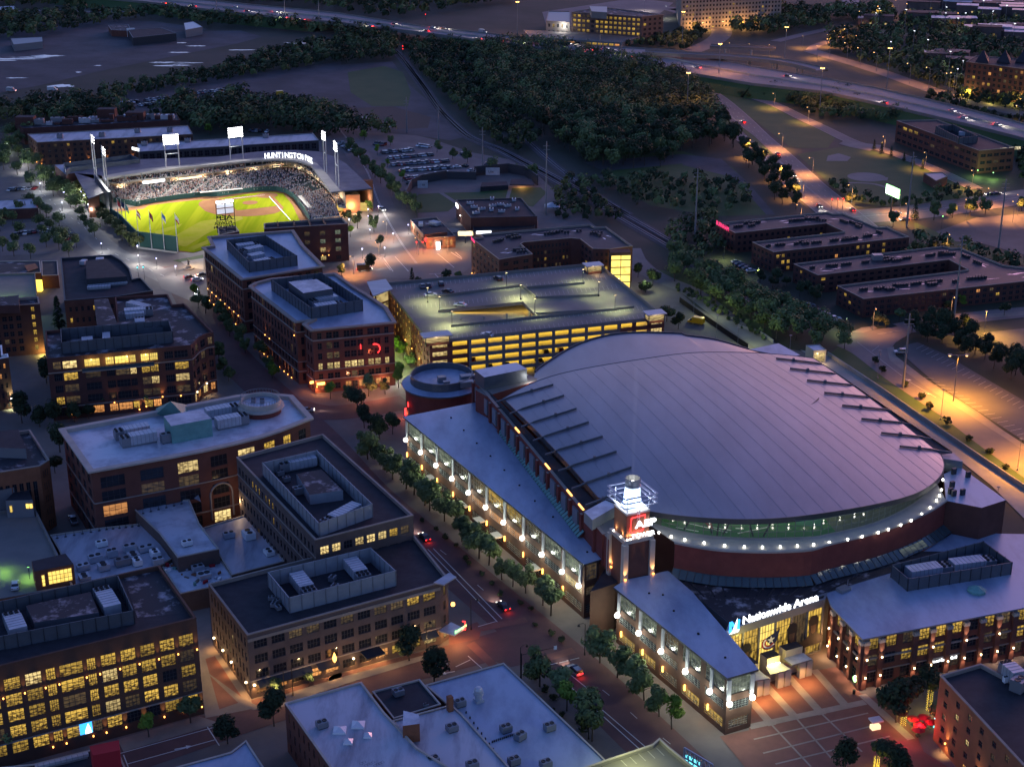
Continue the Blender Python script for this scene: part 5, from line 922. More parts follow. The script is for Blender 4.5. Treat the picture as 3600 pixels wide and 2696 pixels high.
# fins over the gutter on both flanks
for s_ in ('e1000,945 e1370,838', 'e1090,1020 e1440,908', 'e1165,1105 e1520,993', 'e1240,1195 e1600,1080', 'e1320,1285 e1690,1172', 'e1405,1390 e1780,1270', 'e1490,1505 e1875,1372', 'e1580,1612 e1762,1547', 'f905,702 f605,667', 'f1000,767 f695,733', 'f1115,842 f805,809', 'f1228,920 f917,889', 'f1352,1002 f1033,971', 'f1480,1089 f1157,1058', 'f1612,1182 f1285,1149', 'f1740,1270 f1405,1236'):
    a, c = s_.split(); mb = MB(); P0 = A(a, 24.4); Pm = None; x0, y0 = px(a); x1, y1 = px(c); last = None
    for k in range(9):
        t = k/8; q = (x0+(x1-x0)*t, y0+(y1-y0)*t); h = bvh.ray_cast(V((0, 0, HC)), V(((q[0]-1800)/FO, CP+(1348-q[1])/FO*SP, -SP+(1348-q[1])/FO*CP)))[0]; P = (h+V((0, 0, .3))) if h is not None else A(q, 24.6)
        if last is not None: mb.beam(last, P, .32, .45)
        last = P
        if k == 5: mb.beam(P+V((0, 0, .6)), P+V((0, 0, -.4)), .7, .7)
    mb.build('roof_fin', 'screen', ar)
# drum: brick wall, ledge, glass
drum = arc('k890,710 k1300,780 k1800,800 k2209,780 l400,945 l900,820 l1300,660 l1490,540', 45, lambda t: 22.0); mb = MB(); led = MB(); inn = inset(drum[::-1], 0)[::-1]
gb = arc([(2230, 1806), (2289, 1835), (2448, 1875), (2629, 1889), (2850, 1885), (2904, 1876), (3059, 1840), (3175, 1789), (3255, 1735), (3290, 1690)], 45, lambda t: 22.3); gt = []
for p in gb:
    bq = min(rim, key=lambda r: (r.x-p.x)**2+(r.y-p.y)**2); gt.append(V((p.x, p.y, max(22.6, bq.z-.9))))
for i in range(44):
    a, c = drum[i], drum[i+1]; mb.quad((a.x, a.y, 13), (c.x, c.y, 13), (c.x, c.y, 22), (a.x, a.y, 22), 0)
    t = (c-a).normalized(); nn = V((t.y, -t.x, 0)); mb.beam(a+nn*.1+V((0, 0, .1)), c+nn*.1+V((0, 0, .1)), .6, .5, 1)
    led.quad((a.x, a.y, 22.05), (c.x, c.y, 22.05), (gb[i+1].x, gb[i+1].y, 22.2), (gb[i].x, gb[i].y, 22.2), 0)
mb.build('drum_wall', ['brick_red', 'concrete_lt'], ar); led.build('drum_ledge', 'concrete_lt', ar)
gl = MB(); fr = MB(); GC = (ar.location.x, ar.location.y); ins = []
m_ = bpy.data.materials.new('clear_glass'); m_.use_nodes = True; MT['clear_glass'] = m_; N_ = m_.node_tree.nodes; L_k = m_.node_tree.links; tp = N_.new('ShaderNodeBsdfTransparent'); gs = N_.new('ShaderNodeBsdfGlossy'); mx = N_.new('ShaderNodeMixShader'); gs.inputs['Roughness'].default_value = .05; mx.inputs[0].default_value = .12; tp.inputs[0].default_value = (.72, .85, .76, 1)
L_k.new(tp.outputs[0], mx.inputs[1]); L_k.new(gs.outputs[0], mx.inputs[2]); L_k.new(mx.outputs[0], N_['Material Output'].inputs[0])
for i in range(44):
    a, c, ta, tc_ = gb[i], gb[i+1], gt[i], gt[i+1]; gl.quad(a, c, tc_, ta); fr.tube([a, ta], .07, 4); 
    for k in range(0, 4): fr.tube([lerp(a, ta, k/3), lerp(c, tc_, k/3)], .06, 4)
gl.build('clerestory_glass', 'clear_glass', ar); fr.build('glass_mullions', 'frame_lt', ar)
mb = MB(); I2 = [V((p.x+(GC[0]-p.x)*.42, p.y+(GC[1]-p.y)*.42, 22.1)) for p in gb]
for i in range(44): mb.quad(gb[i]+V((0, 0, -.1)), gb[i+1]+V((0, 0, -.1)), I2[i+1], I2[i], 0 if 3 < i < 24 else 1); a, c = I2[i], I2[i+1]; mb.quad(a, c, c+V((0, 0, 6)), a+V((0, 0, 6)), 1)
mat('inside_green', (.03, .20, .07)); mb.build('inner_concourse', ['inside_green', 'concrete'], ar)
mb = MB()
for s_ in ('k900,560 k1120,600', 'k1020,520 k1400,610', 'k1250,560 k1440,590', 'k1500,620 k1790,560', 'k1480,570 k1560,575', 'k1330,520 k1420,530'): a, c = AP(s_, 22.25); d = (c-a).normalized(); q = V((-d.y, d.x, 0))*.22; mb.quad(a-q, c-q, c+q, a+q, 0)
a = AP('k1180,515 k1240,510 k1270,580 k1230,570', 22.3); mb.poly(a, 1); mb.build('floor_stripes', ['white', 'red_paint'], ar)
for s_ in ('k1060,520 k980,580', 'k1170,510 k1250,620', 'k1305,520 k1300,640', 'k1450,520 k1360,630', 'k1570,540 k1650,650', 'k1830,540 k1750,650'): a, c = s_.split(); mb = MB(); mb.tube([A(c, 22.4), A(a, 22.4)+V((0, 0, 4.2))-V((0, 3, 0))], .22, 5); mb.build('roof_strut', 'metal_dk', ar)
for i in (4, 9, 14, 19, 24, 29, 34, 39): P = lerp(gb[i], I2[i], .35); point(ar, V((P.x, P.y, 26.0)), (.85, 1, .8), 520 if i < 25 else 260, .3)
sk = MB(); 
for i in range(44):
    a, c = drum[i], drum[i+1]; t = (c-a).normalized(); nn = V((t.y, -t.x, 0)); sk.quad(a+nn*2.4-V((0, 0, 8.0)), c+nn*2.4-V((0, 0, 8.0)), c+nn*.05-V((0, 0, 6.6)), a+nn*.05-V((0, 0, 6.6)), 0); sk.beam(a+nn*2.4-V((0, 0, 7.95)), a+nn*.05-V((0, 0, 6.55)), .16, .16, 1)
sk.build('drum_skylight', ['glass_blue', 'frame'], ar)
gi = MB()
for i in range(33, 38): a, c = drum[i], drum[i+1]; t = (c-a).normalized(); nn = V((t.y, -t.x, 0)); gi.quad(a+nn*2.1-V((0, 0, 7.7)), c+nn*2.1-V((0, 0, 7.7)), c+nn*.5-V((0, 0, 6.75)), a+nn*.5-V((0, 0, 6.75)))
gi.build('lit_skylight', 'lit_g', ar)
for s_ in 'k735,607 k855,645 k987,675 k1175,706 k1375,732 k1565,745 k1740,748 k1915,745 k2080,735 l287,937 l428,918 l597,890 l728,865 l875,828 l968,800 l1080,760 l1175,718 l1270,660 l1347,600 l1405,535 l1432,490 l1450,440 l1463,348'.split():
    P = A(s_, 22.5); mb = MB(); mb.lathe(P, [(.2, 22.1), (.15, 22.3), (.26, 22.4), (.26, 22.52), (.15, 22.65), (.01, 22.7)], 8, 0); mb.build('ledge_lamp', 'gl_white', ar); point(ar, P+V((0, 0, .75)), (1, .97, .82), 4.5, .1)
# left flank: brick wall above the concourse roof, gutter, right flank, podium
wl_ = AP('e870,945 j920,330 j1650,1240 j1815,1440', 15); mb = MB(); mb.wall(wl_, 13.5, 22.0, .9, 0, 1); mb.build('flank_wall', ['brick_red', 'stone'], ar)
def offl(ps, d):
    out = []
    for i, p in enumerate(ps): t = ps[min(i+1, len(ps)-1)]-ps[max(i-1, 0)]; t.z = 0; t.normalize(); out.append(p+V((-t.y, t.x, 0))*d)
    return out
ll = resample(wl_, 26); lo = offl(ll, -.75)
for i in range(0, 25):
    if i % 2 == 0: mb = MB(); mb.obox(lo[i], 1.1, .7, 15, 21.4, math.atan2((ll[min(i+1, 25)]-ll[i]).y, (ll[min(i+1, 25)]-ll[i]).x), 0, 1); mb.build('brick_pier', ['brick_red', 'stone'], ar)
    elif i < 23: P = (lo[i]+lo[i+1])/2; a_ = math.atan2((ll[i+1]-ll[i]).y, (ll[i+1]-ll[i]).x); mb = MB(); mb.obox(lerp(lo[i], lo[i], 0)+V((0, 0, 0)), 3.4, .5, 16.4, 20.9, a_, 0); mb.build('wall_panel', 'metal_gy', ar)
for i in (9, 15, 19, 21): P = lerp(offl(ll, -.1)[i], offl(ll, -.1)[i+1], .5); mb = MB(); t = ll[i+1]-ll[i]; mb.obox(P, 3.4, .3, 22.05, 22.35, math.atan2(t.y, t.x)); mb.build('strip_light', 'gl_amb', ar); point(ar, P+V((0, 0, .9)), AMB, 60)
gt_ = MB(); LE = resample([V(rf.v[k]) for k in range(NT)][::-1], 26); wi = offl(ll, .5)
for i in range(25): gt_.quad((wi[i].x, wi[i].y, 21.7), (wi[i+1].x, wi[i+1].y, 21.7), (LE[i+1].x, LE[i+1].y, 22.4), (LE[i].x, LE[i].y, 22.4), 0)
gt_.build('gutter', ['roof_dk', 'metal_gy'], ar); gt_ = MB(); RE = [V(rf.v[(NA-1)*NT+k]) for k in range(NT)]; ro = resample(AP('f1745,1270 f905,702', 22.4), NT)
for k in range(NT-1): gt_.quad((RE[k].x, RE[k].y, 22.2), (ro[k].x, ro[k].y, 22.2), (ro[k+1].x, ro[k+1].y, 22.2), (RE[k+1].x, RE[k+1].y, 22.2), 0); gt_.quad((ro[k].x, ro[k].y, 0), (ro[k+1].x, ro[k+1].y, 0), (ro[k+1].x, ro[k+1].y, 22.6), (ro[k].x, ro[k].y, 22.6), 1)
gt_.build('gutter', ['roof_dk', 'brick_dk'], ar)
cp = MB(); g1 = AP('j900,325 j945,320 j1650,1205 j1600,1245', 15.7); g1[1], g1[2] = AP('j948,322 j1655,1207', 17.2); g1[1].z = g1[2].z = 15.6; cp.quad(g1[3]+V((0, 0, -.3)), g1[2]+V((0, 0, 1.8)), g1[1]+V((0, 0, 1.8)), g1[0]+V((0, 0, -.3)), 0)
for k in range(44): t = k/43; cp.beam(lerp(g1[0], g1[3], t)+V((0, 0, -.2)), lerp(g1[1], g1[2], t)+V((0, 0, 1.9)), .18, .2, 1)
cp.build('copper_skirt', ['copper', 'metal_dk'], ar)
bk = MB(); bk.prism(AP('e905,850 e930,785 e1200,728 e1205,822', 20)[:0] or AP('e868,865 e940,905 e1285,800 e1200,760', 22), 0, 21.9, 0, 1); bk.build('corner_block', ['brick_red', 'concrete'], ar)
bk = MB(); bk.prism(AP('e925,785 e1202,730 e1132,688 e864,738', 26), 21.9, 26, 0, 1); bk.build('stair_house', ['screen', 'roof_lt'], ar); point(ar, A('e1228,800', 23.2), WHITE, 120)
rb = MB(); rb.prism(AP('l1490,542 l1815,607 l2035,537 l1620,235 l1470,300', 22), 0, 22, 0, 1); rb.build('corner_block', ['brick_dk', 'roof_blue'], ar)
rb = MB(); rb.prism(AP('l1460,160 l1645,185 l1560,110 l1440,125', 24), 20.5, 24, 0, 1); rb.build('roof_outrigger', ['metal_gy', 'roof_arena'], ar)
for s_ in ('l1530,480', 'l1560,500', 'l1640,490', 'l1545,420', 'l1560,300', 'l1690,330'): mb = MB(); P = A(s_, 22); mb.obox(P, 1.2, .7, 22, 23.6, .4); mb.build('roof_duct', 'metal_dk', ar)
rb = MB(); rb.prism(AP('k10,395 k90,475 k340,330 k240,270', 25), 21.8, 24.6, 0, 1); rb.build('gutter_house', ['concrete_lt', 'roof_lt'], ar); rb = MB(); rb.prism(AP('k20,420 k250,680 k400,480 k100,480', 22), 13.5, 21.9, 0, 1); rb.build('terrace', ['brick_red', 'concrete'], ar)
eh = MB(); eh.prism([p+V((1.2, 3.2, 0)) if i in (2, 3) else p for i, p in enumerate(AP('l1590,1000 m1440,100 m1425,175 m330,528 k1065,1195 k840,980 k1700,900 l600,1000', 13.6))], 0, 13.5, 0, 1); eh.build('entrance_roof', ['metal_gy', 'roof_gravel'], ar)
rs = random.Random(8)
for k in range(12): t = (k+.5)/12; a = lerp(A('k900,1040', 13.6), A('l900,1150', 13.6), t); c = lerp(A('k1120,1230', 13.6), A('m1430,130', 13.6), t); mb = MB(); mb.beam((a.x, a.y, 13.6), (c.x, c.y, 13.6), .35, .22); mb.build('roof_rib', 'roof_dk', ar)
# round pavilion
Pc = (A('e390,820', 11)+A('e912,820', 11))/2; R0 = (A('e912,820', 11)-A('e390,820', 11)).length/2; mb = MB(); mb.lathe(Pc, [(R0*.9, 0), (R0*.9, 10.3)], 40); mb.build('pavilion_wall', 'brick_red', ar); mb = MB(); mb.lathe(Pc, [(R0*.88, 10.2), (R0, 10.6), (R0, 11), (R0*.78, 11.6), (R0*.78, 14.2), (R0*.75, 14.2), (R0*.75, 12.2), (.01, 12.2)], 24); mb.build('pavilion_roof', 'screen', ar); mb = MB(); mb.lathe(Pc, [(R0*.995, 11.03), (R0*.785, 11.63)], 40); mb.lathe(Pc, [(R0*.745, 12.23), (.01, 12.24)], 24); mb.build('roof_membrane', 'roof_blue', ar)
for s_, w_, d_ in (('e650,800', 2.5, 2), ('e680,830', 2, 1.4), ('e815,790', 4.4, 2.4), ('e810,830', 4.4, 2.2)): P = A(s_, 13); mb = MB(); mb.obox(P, w_, d_, 12.26, 14.1, .3); mb.build('rooftop_unit', 'metal_gy', ar)
mb = MB(); mb.tube([A('e433,975', 6), A('e431,935', 6), A('e436,920', 6)], .18, 5); mb.build('neon_tube', 'gl_red', ar)
mb = MB(); P = A('e450,1030', 0); mb.obox(P, 4, .6, .3, 2.6, .4); mb.build('lit_doorway', 'gl_red', ar); point(ar, P+V((-1, -3, 2)), (1, .2, .08), 200); point(ar, A('e240,870', 3), (1, .35, .15), 300); point(ar, A('e100,860', 3), (1, .4, .18), 200)
# long concourse wing with the row of bright lamps
def wing(name, pts, z, label, edges, lamps, sconces, zw, lits):
    rp = AP(pts, z); b = Bld(name, label, 'wing', inset(rp, .75), z-.3, 'brick_br', 'roof_blue', 'metal_gy', par=.02, cw=.1, parent=ar)
    for i, nb, lt in edges: b.fac(i, 3, nb, ww=.80, wh=.5, lit=lt, zb=.3, zt=z-.5, margin=.2, nx=6, nz=4, row_wh=[.96, .46, .5], fr='frame_lt')
    b.finish('ceiling'); mb = MB(); mb.prism(rp, z-.25, z+.25, 1, 0, True); mb.build('wing_roof', ['roof_blue', 'metal_dk'], ar)
    for i, t in lamps:
        P = on(b, i, t, zw); n = nrm(b, i); an = math.atan2(n.y, n.x)+pi/2; mb = MB(); mb.obox(P+n*.25, 1.0, .35, zw+.7, z-.8, an, 0); mb.build('light_blade', 'metal_lt', ar)
        mb = MB(); Q = P+n*.7; mb.lathe(Q, [(.01, zw-.66), (.48, zw-.46), (.66, zw), (.48, zw+.46), (.01, zw+.64)], 10, 0); mb.build('facade_lamp', 'gl_white', ar); spot(ar, Q+V((0, 0, .6)), P+n*.2+V((0, 0, 6)), COOL, 150, 50); point(ar, Q+n*1.4-V((0, 0, .3)), COOL, 190, .3)
    for i, t in sconces:
        P = on(b, i, t, 3.4); n = nrm(b, i); mb = MB(); mb.obox(P+n*.3, .34, .3, 2.9, 4.3, math.atan2(n.y, n.x)+pi/2, 0); mb.build('wall_sconce', 'gl_amb', ar); point(ar, P+n*.9, AMB, 30)
    return b
b = wing('concourse_wing', 'j1650,1490 j1815,1440 j720,90 j90,215', 15, 'long wing', [(3, 10, ['gggddyydgg', '....oood.w', '.d....d..d']), (0, 1, ['d', 'd', '.'])], [(3, (k+.06)/10) for k in range(10)]+[(3, .985)], [(3, (k+.05)/10) for k in range(10)], 8.4, None)
for k in (1, 3, 4, 5, 7): q = [on(b, 3, (k+.62)/10, 3.6, .1), on(b, 3, (k+.95)/10, 3.6, .1), on(b, 3, (k+.95)/10, 3.6, 2.4), on(b, 3, (k+.62)/10, 3.6, 2.4)]; mb = MB(); mb.prism(q[::-1], 3.45, 3.75, 0, 0, True); mb.build('door_canopy', 'concrete_lt', ar)
b = wing('entrance_wing', 'i288,1088 i492,1030 k1062,1198 k820,988 k655,1030 k420,1075 k295,1150', 14.3, 'front wing', [(6, 5, ['ggdgg', '..d..', 'yydyy']), (0, 1, ['g', '.', 'd'])], [(6, .03), (6, .24), (6, .45), (6, .67), (6, .88), (0, .04), (0, .93)], [(6, .06), (6, .27), (6, .46), (6, .66), (6, .86)], 8.0, None)
fl = MB(); fl.prism(AP('k200,1270 k215,1570 k330,1600 k300,1180', 0)[:0] or [on(b, 5, .5, 0, 2), on(b, 5, .5, 0, 1)][:0] or AP('k60,1640 k300,1560 k420,1420 k250,1330', 0), 0, 12.5, 0, 1); fl.build('link_block', ['brick_br', 'roof_dk'], ar)
for s_ in 'j505,220 j615,328 j727,440 j845,550 j965,672 j1095,803 j1228,938 j1385,1075 j1680,1378 k640,1205 k880,1375 k1120,1600 k775,1220 i100,795 i275,950'.split():
    mb = MB(); Q = A(s_, 15.2 if s_[0] == 'j' else 14.5); mb.lathe(Q, [(.3, Q.z-.1), (.25, Q.z+.3), (.01, Q.z+.4)], 8); mb.build('roof_drain', 'black', ar)
# ---- lantern tower
F_, R_, L_t = A('k405,700', 24.5), A('k680,640', 24.5), A('k262,588', 24.5); tw = thing('lantern_tower', 'square brick tower with glowing steel lantern and red framed neon sign at the arena', 'tower', V((F_.x, F_.y, 0)))
d1 = (R_-F_).normalized(); d2 = V((-d1.y, d1.x, 0)); S1 = (R_-F_).length; S2 = S1; C0 = F_+d1*S1/2+d2*S2/2; an = math.atan2(d1.y, d1.x); n1 = -d2
mb = MB(); mb.obox(C0, S1*.94, S2*.94, 0, 23.6, an, 0); mb.build('shaft', 'brick', tw); mb = MB(); mb.obox(C0, S1*1.02, S2*1.02, 23.6, 24.5, an, 0); mb.build('ledge', 'stone_lt', tw); mb = MB(); mb.obox(C0, S1*.80, S2*.80, 24.5, 31, an, 0); mb.obox(C0, S1*.83, S2*.83, 30.6, 31.1, an, 1); mb.build('upper_block', ['brick_or', 'stone_lt'], tw)
for sx, sy in ((-1, -1), (1, -1), (-1, 1), (1, 1)): mb = MB(); P = C0+d1*sx*S1*.47+d2*sy*S2*.47; mb.obox(P, 1.3, 1.3, 0, 23.5, an, 0); mb.build('corner_pier', 'stone_lt', tw); spot(tw, P+(d1*sx*.2-d2*(1.1))+V((0, 0, 15.2-P.z)), P+V((0, 0, 24-P.z)), AMB, 420, 60); mb = MB(); mb.lathe(P-d2*1.0+d1*sx*.2, [(.2, 14.7), (.28, 15), (.01, 15.1)], 8); mb.build('uplight', 'gl_amb', tw)
prof = [(2.5, 31.2), (2.5, 31.8), (2.15, 32), (1.75, 36.3)]; mb = MB(); mb.lathe(C0, prof, 20); mb.build('lantern', 'gl_lantern', tw); mb = MB(); mb.lathe(C0, [(1.75, 36.3), (1.9, 36.4), (1.9, 36.7), (1.75, 36.8), (1.75, 38), (1.9, 38.1), (1.9, 38.4), (1.7, 38.4), (1.7, 36.9), (.01, 36.9)], 16, 0); mb.build('lantern_crown', 'metal_gy', tw); mb = MB(); mb.lathe(C0, [(.5, 36.95), (.5, 37.5), (.01, 37.6)], 10); mb.build('beacon', 'gl_white', tw)
for zz in (33.0, 34.2, 35.4): 
    mb = MB(); h = S1*.56; cs = [C0+d1*x*h+d2*y*h for x, y in ((-1, -1), (1, -1), (1, 1), (-1, 1))]
    for k in range(4): a, c = cs[k], cs[(k+1) % 4]; mb.beam(V((a.x, a.y, zz)), V((c.x, c.y, zz)), .5, .14)
    mb.build('steel_ring', 'metal_lt', tw)
for sx, sy in ((-1, -1), (1, -1), (-1, 1), (1, 1)): mb = MB(); P = C0+d1*sx*S1*.38+d2*sy*S2*.38; mb.tube([(P.x, P.y, 31), (P.x, P.y, 35.5)], .1, 5); Q = C0+d1*sx*S1*.56+d2*sy*S2*.56; mb.tube([(P.x, P.y, 34.2), (Q.x, Q.y, 34.2)], .08, 4); mb.build('ring_post', 'metal_lt', tw)
Q = C0-d2*S2*.42; lad = MB()
for x in (-.3, .3): lad.tube([Q+d1*x+V((0, 0, 27-Q.z)), Q+d1*x+V((0, 0, 36-Q.z))], .06, 4)
for k in range(9): z = 27.5+k; lad.tube([Q+d1*.3+V((0, 0, z-Q.z)), Q-d1*.3+V((0, 0, z-Q.z))], .05, 4)
lad.build('ladder', 'metal_lt', tw); point(tw, C0+V((0, 0, 33.5-C0.z))-d2*3.6, (.7, .8, 1), 240, .3); point(tw, C0+V((0, 0, 33.5-C0.z))-d1*3.6, (.7, .8, 1), 240, .3); point(tw, C0+V((0, 0, 32-C0.z))+d1*3.4, (.7, .8, 1), 150, .3)
for x, y in ((-.42, -.5), (-.3, -.5), (0, -.5), (.42, -.5), (-.5, -.2), (.5, -.3), (-.5, .3)): P = C0+d1*x*S1*.94+d2*y*S2*.94; mb = MB(); mb.lathe(P, [(.14, 24.55), (.2, 24.8), (.01, 24.9)], 8); mb.build('floodlight', 'gl_white', tw); spot(tw, V((P.x, P.y, 25.0)), V((C0.x, C0.y, 29.5)), WARM, 85, 80)
Sg = C0-d2*(S2*.40+.5)+V((0, 0, 0)); Sz = lambda x, z: Sg+d1*x+V((0, 0, z-Sg.z))
text(tw, 'AEP', Sz(-.9, 27.2), d1, (0, 0, 1), 1.75, 'gl_sign', .15, 1.35, .03); text(tw, 'TOWER', Sz(-1.9, 24.75), d1, (0, 0, 1), 1.0, 'gl_sign', .12, 1.25, .03)
mb = MB(); q = [Sz(-2.3, 26.2), Sz(-2.0, 30.0), Sz(1.6, 30.2), Sz(1.5, 29.4)]; q2 = [Sz(-2.3, 26.2), Sz(1.1, 26.4), Sz(1.25, 27.0)]
for ps in (q, q2): mb.tube(ps, .13, 5)
mb.build('neon_frame', 'gl_red', tw)
st_ = MB(); Pq = AP('k240,690', 20)[0]; st_.obox(V((Pq.x, Pq.y, 0)), .5, .5, 15.1, 20.8, .5); st_.build('corner_glow_strip', 'gl_soft', tw) if False else None
# ---- entrance front with sign
E0, E1 = A('m325,530', 13.6), A('m1424,176', 13.6); b = Bld('entrance_front', 'entrance', 'part', [E0, E1, E1+V((1, 3, 0)), E0+V((1, 3, 0))], 13.7, 'metal_gy', 'roof_dk', 'metal_gy', par=.3, parent=ar)
b.fac(0, 1, 6, ww=.9, wh=.99, lit=['yyhydy'], zb=.3, zt=11.8, margin=.3, nx=5, nz=6, sill=.02, depth=.3); b.finish()
dE = (E1-E0); LE_ = dE.length; dE = dE/LE_; nE = V((dE.y, -dE.x, 0)); sP = lambda u, z, o=.4: E0+dE*u*LE_+nE*o+V((0, 0, z-E0.z))
text(ar, 'Nationwide Arena', sP(.145, 14.3), dE, (0, 0, 1), 2.0, 'gl_sign', .15, 1.0, .012, name='sign_lettering')
lt_ = [o for o in ar.children if o.name == 'sign_lettering'][0]; xs = [(V(v.co)).dot(dE) for v in lt_.data.vertices]; k_ = LE_*.76/(max(xs)-min(xs)); c0_ = V(sP(.145, 14.3))-wloc(ar)
for v in lt_.data.vertices: r_ = V(v.co)-c0_; v.co = V(v.co)+dE*(r_.dot(dE)*(k_-1))
mb = MB(); u0 = .012; w_ = 3.0/LE_
for a in (0, .72): q = [sP(u0+w_*a, 13.2, .5), sP(u0+w_*(a+.28), 13.2, .5), sP(u0+w_*(a+.28), 16.0, .5), sP(u0+w_*a, 16.0, .5)]; mb.poly(q, 0)
mb.poly([sP(u0+w_*.28, 14.8, .5), sP(u0+w_*.28, 16, .5), sP(u0+w_*.72, 14.2, .5), sP(u0+w_*.72, 13.2, .5)], 0); mb.poly([sP(u0+w_*.02, 12.9, .6), sP(u0+w_*.9, 12.9, .6), sP(u0+w_*.95, 13.5, .6), sP(u0+w_*.7, 13.6, .6), sP(u0+w_*.72, 16.6, .6), sP(u0+w_*.35, 13.6, .6)], 1); mb.build('sign_emblem', ['gl_blue', 'gl_sign'], ar)
def face(u, z, s, m):
    pn = MB()
    pn.poly([sP(u+x*s/LE_, z+y*s, .45) for x, y in ((-1.6, -2.3), (1.6, -2.3), (1.5, -1.4), (.6, -.9), (.62, .1), (.72, .9), (.4, 1.4), (-.35, 1.45), (-.7, .9), (-.62, .0), (-.5, -.9), (-1.4, -1.4))], 0); pn.poly([sP(u+x*s/LE_, z+y*s, .5) for x, y in ((-.42, .25), (-.3, -.6), (.0, -.85), (.3, -.6), (.42, .25))], 1); pn.build('banner_portrait', ['poster_dark', 'poster_skin'], ar)
mat('poster_dark', (.022, .02, .026)); mat('poster_skin', (.10, .06, .045)); mat('emblem_red', (.35, .04, .05)); mat('emblem_navy', (.02, .03, .09))
for u, z, s in ((.20, 6.3, 1.9), (.66, 7.2, 2.2), (.88, 7.6, 2.1)): face(u, z, s, 0)
em = MB(); uc, zc = .43, 7.4
def cres(r0, r1, a0, a1, m, o):
    for k in range(10): t0, t1 = a0+(a1-a0)*k/10, a0+(a1-a0)*(k+1)/10; em.quad(*[sP(uc+r*cos(t)*1.25/LE_, zc+r*sin(t), o) for r, t in ((r0, t0), (r1, t0), (r1, t1), (r0, t1))], m)
cres(1.5, 1.85, 2.2, 5.6, 0, .5); cres(1.15, 1.5, 2.2, 5.7, 1, .5); cres(.8, 1.15, 2.3, 5.9, 0, .5); em.poly([sP(uc+x/LE_, zc+y, .47) for x, y in ((-1.4, 1.2), (2.9, 2.6), (2.0, -.4), (1.0, -1.5))], 2)
sp_ = [sP(uc+.35/LE_+(1.15 if k % 2 == 0 else .45)*sin(k*pi/5)/LE_, zc+.55+(1.15 if k % 2 == 0 else .45)*cos(k*pi/5), .56) for k in range(10)]
for k in range(10): em.poly([sP(uc+.35/LE_, zc+.55, .56), sp_[(k+1) % 10], sp_[k]], 1)
em.build('team_emblem', ['emblem_red', 'white', 'emblem_navy'], ar)
for pts, vb in (('m580,1090 m800,1050 m690,960 m520,1000', 0), ('m815,1010 m1035,950 m930,870 m760,920', 1), ('m1055,905 m1275,840 m1180,770 m960,830', 1)):
    P = AP(pts, 4.6); mb = MB(); mb.prism(P, 4.2, 4.6, 0, 1, True); mb.build('entrance_canopy', ['metal_gy', 'roof_lt'], ar)
    for t in (.62, .97): Q = lerp(P[0], P[1], t)+(P[2]-P[1]).normalized()*.8; mb = MB(); mb.obox(Q, 1.5, 1.1, 0, 4.2, an, 0); mb.build('canopy_pier', 'stone_lt', ar)
    Q = lerp(P[0], P[1], .5)+(P[0]-P[3]).normalized()*2.2; spot(ar, V((Q.x, Q.y, 4.1)), V((Q.x, Q.y, 0)), AMB, 520, 140); Q = (P[2]+P[3])/2; mb = MB(); pp = [lerp(P[3], P[2], .1), lerp(P[3], P[2], .95), lerp(P[3], P[2], .95)+(P[2]-P[1])*.8, lerp(P[3], P[2], .1)+(P[2]-P[1])*.8]; mb.prism(pp, 0, 6.4, 0, 1); mb.build('vestibule', ['stone_lt', 'roof_dk'], ar)
for pt in ('m850,870', 'm870,890', 'm840,900'): P = A(pt, 5.0); mb = MB(); mb.obox(P, 2.4, .3, 4.9, 5.1, an); mb.build('strip_light', 'gl_warm', ar)
point(ar, A('m900,880', 6.5), YEL, 300); point(ar, sP(.97, 4, 2.5), AMB, 260)
# ---- brick office wing at the right of the plaza
P = AP('i1165,828 i2600,548 l2209,845 l1560,830 l1000,1180 m1432,108 i960,615', 13.4); b = Bld('office_wing', 'orange red brick office wing with castle-like pilasters lit from below at the plaza', 'building', inset(P, .8), 13.0, 'brick', 'roof_blue', 'metal_dk', par=.02, cw=.1)
b.fac(0, 3, 13, ww=.62, wh=.66, lit=['yydyyy.ydyyyy', 'd.yyy..ddyd..', '.....d...d...'], zb=.3, zt=12.9, nx=3, nz=3, ledges=[(7.3, .4, .35, 'stone'), (4.0, .25, .2, 'stone')]); b.fac(6, 3, 3, ww=.55, wh=.7, lit=['ydy', '.d.', '...'], zb=.3, zt=12.9, nx=3, nz=3, ledges=[(7.3, .4, .35, 'stone')])
b.finish('ceiling'); mb = MB(); mb.prism(P, 12.95, 13.35, 1, 0, True); mb.build('wing_roof', ['roof_blue', 'metal_gy'], b.e)
for i, ts in ((0, [k/13 for k in range(0, 13)]), (6, (.03, .36, .68, .985))):
    for k, t in enumerate(ts):
        if i == 0 and k not in (0, 1, 3, 4, 5, 6, 7, 8, 9, 10, 11, 12): continue
        Pq = on(b, i, max(t, .01), 0, .35); n = nrm(b, i); an_ = math.atan2(n.y, n.x)+pi/2; mb = MB(); mb.obox(Pq, 1.25, .7, .1, 11.4, an_, 0); mb.build('pilaster', 'brick', b.e); mb = MB(); mb.obox(Pq, 1.5, .9, 11.4, 12.0, an_, 0)
        for x in (-.5, 0, .5): Q = Pq+V((cos(an_), sin(an_), 0))*x; mb.obox(Q, .3, .95, 12.0, 12.35, an_, 0)
        mb.build('pilaster_crown', 'stone_lt', b.e)
        if i == 6 or k in (0, 1, 4, 6, 8, 10): b.lamp(V((Pq.x, Pq.y, 8.0))+n*.35, n, 'gl_warm', 260, (1, .62, .38), r=.2, ang=60)
        b.lamp(V((Pq.x, Pq.y, 3.4))+n*.35, n, 'gl_warm', 130, (1, .62, .38), r=.2, up=False, down=True)
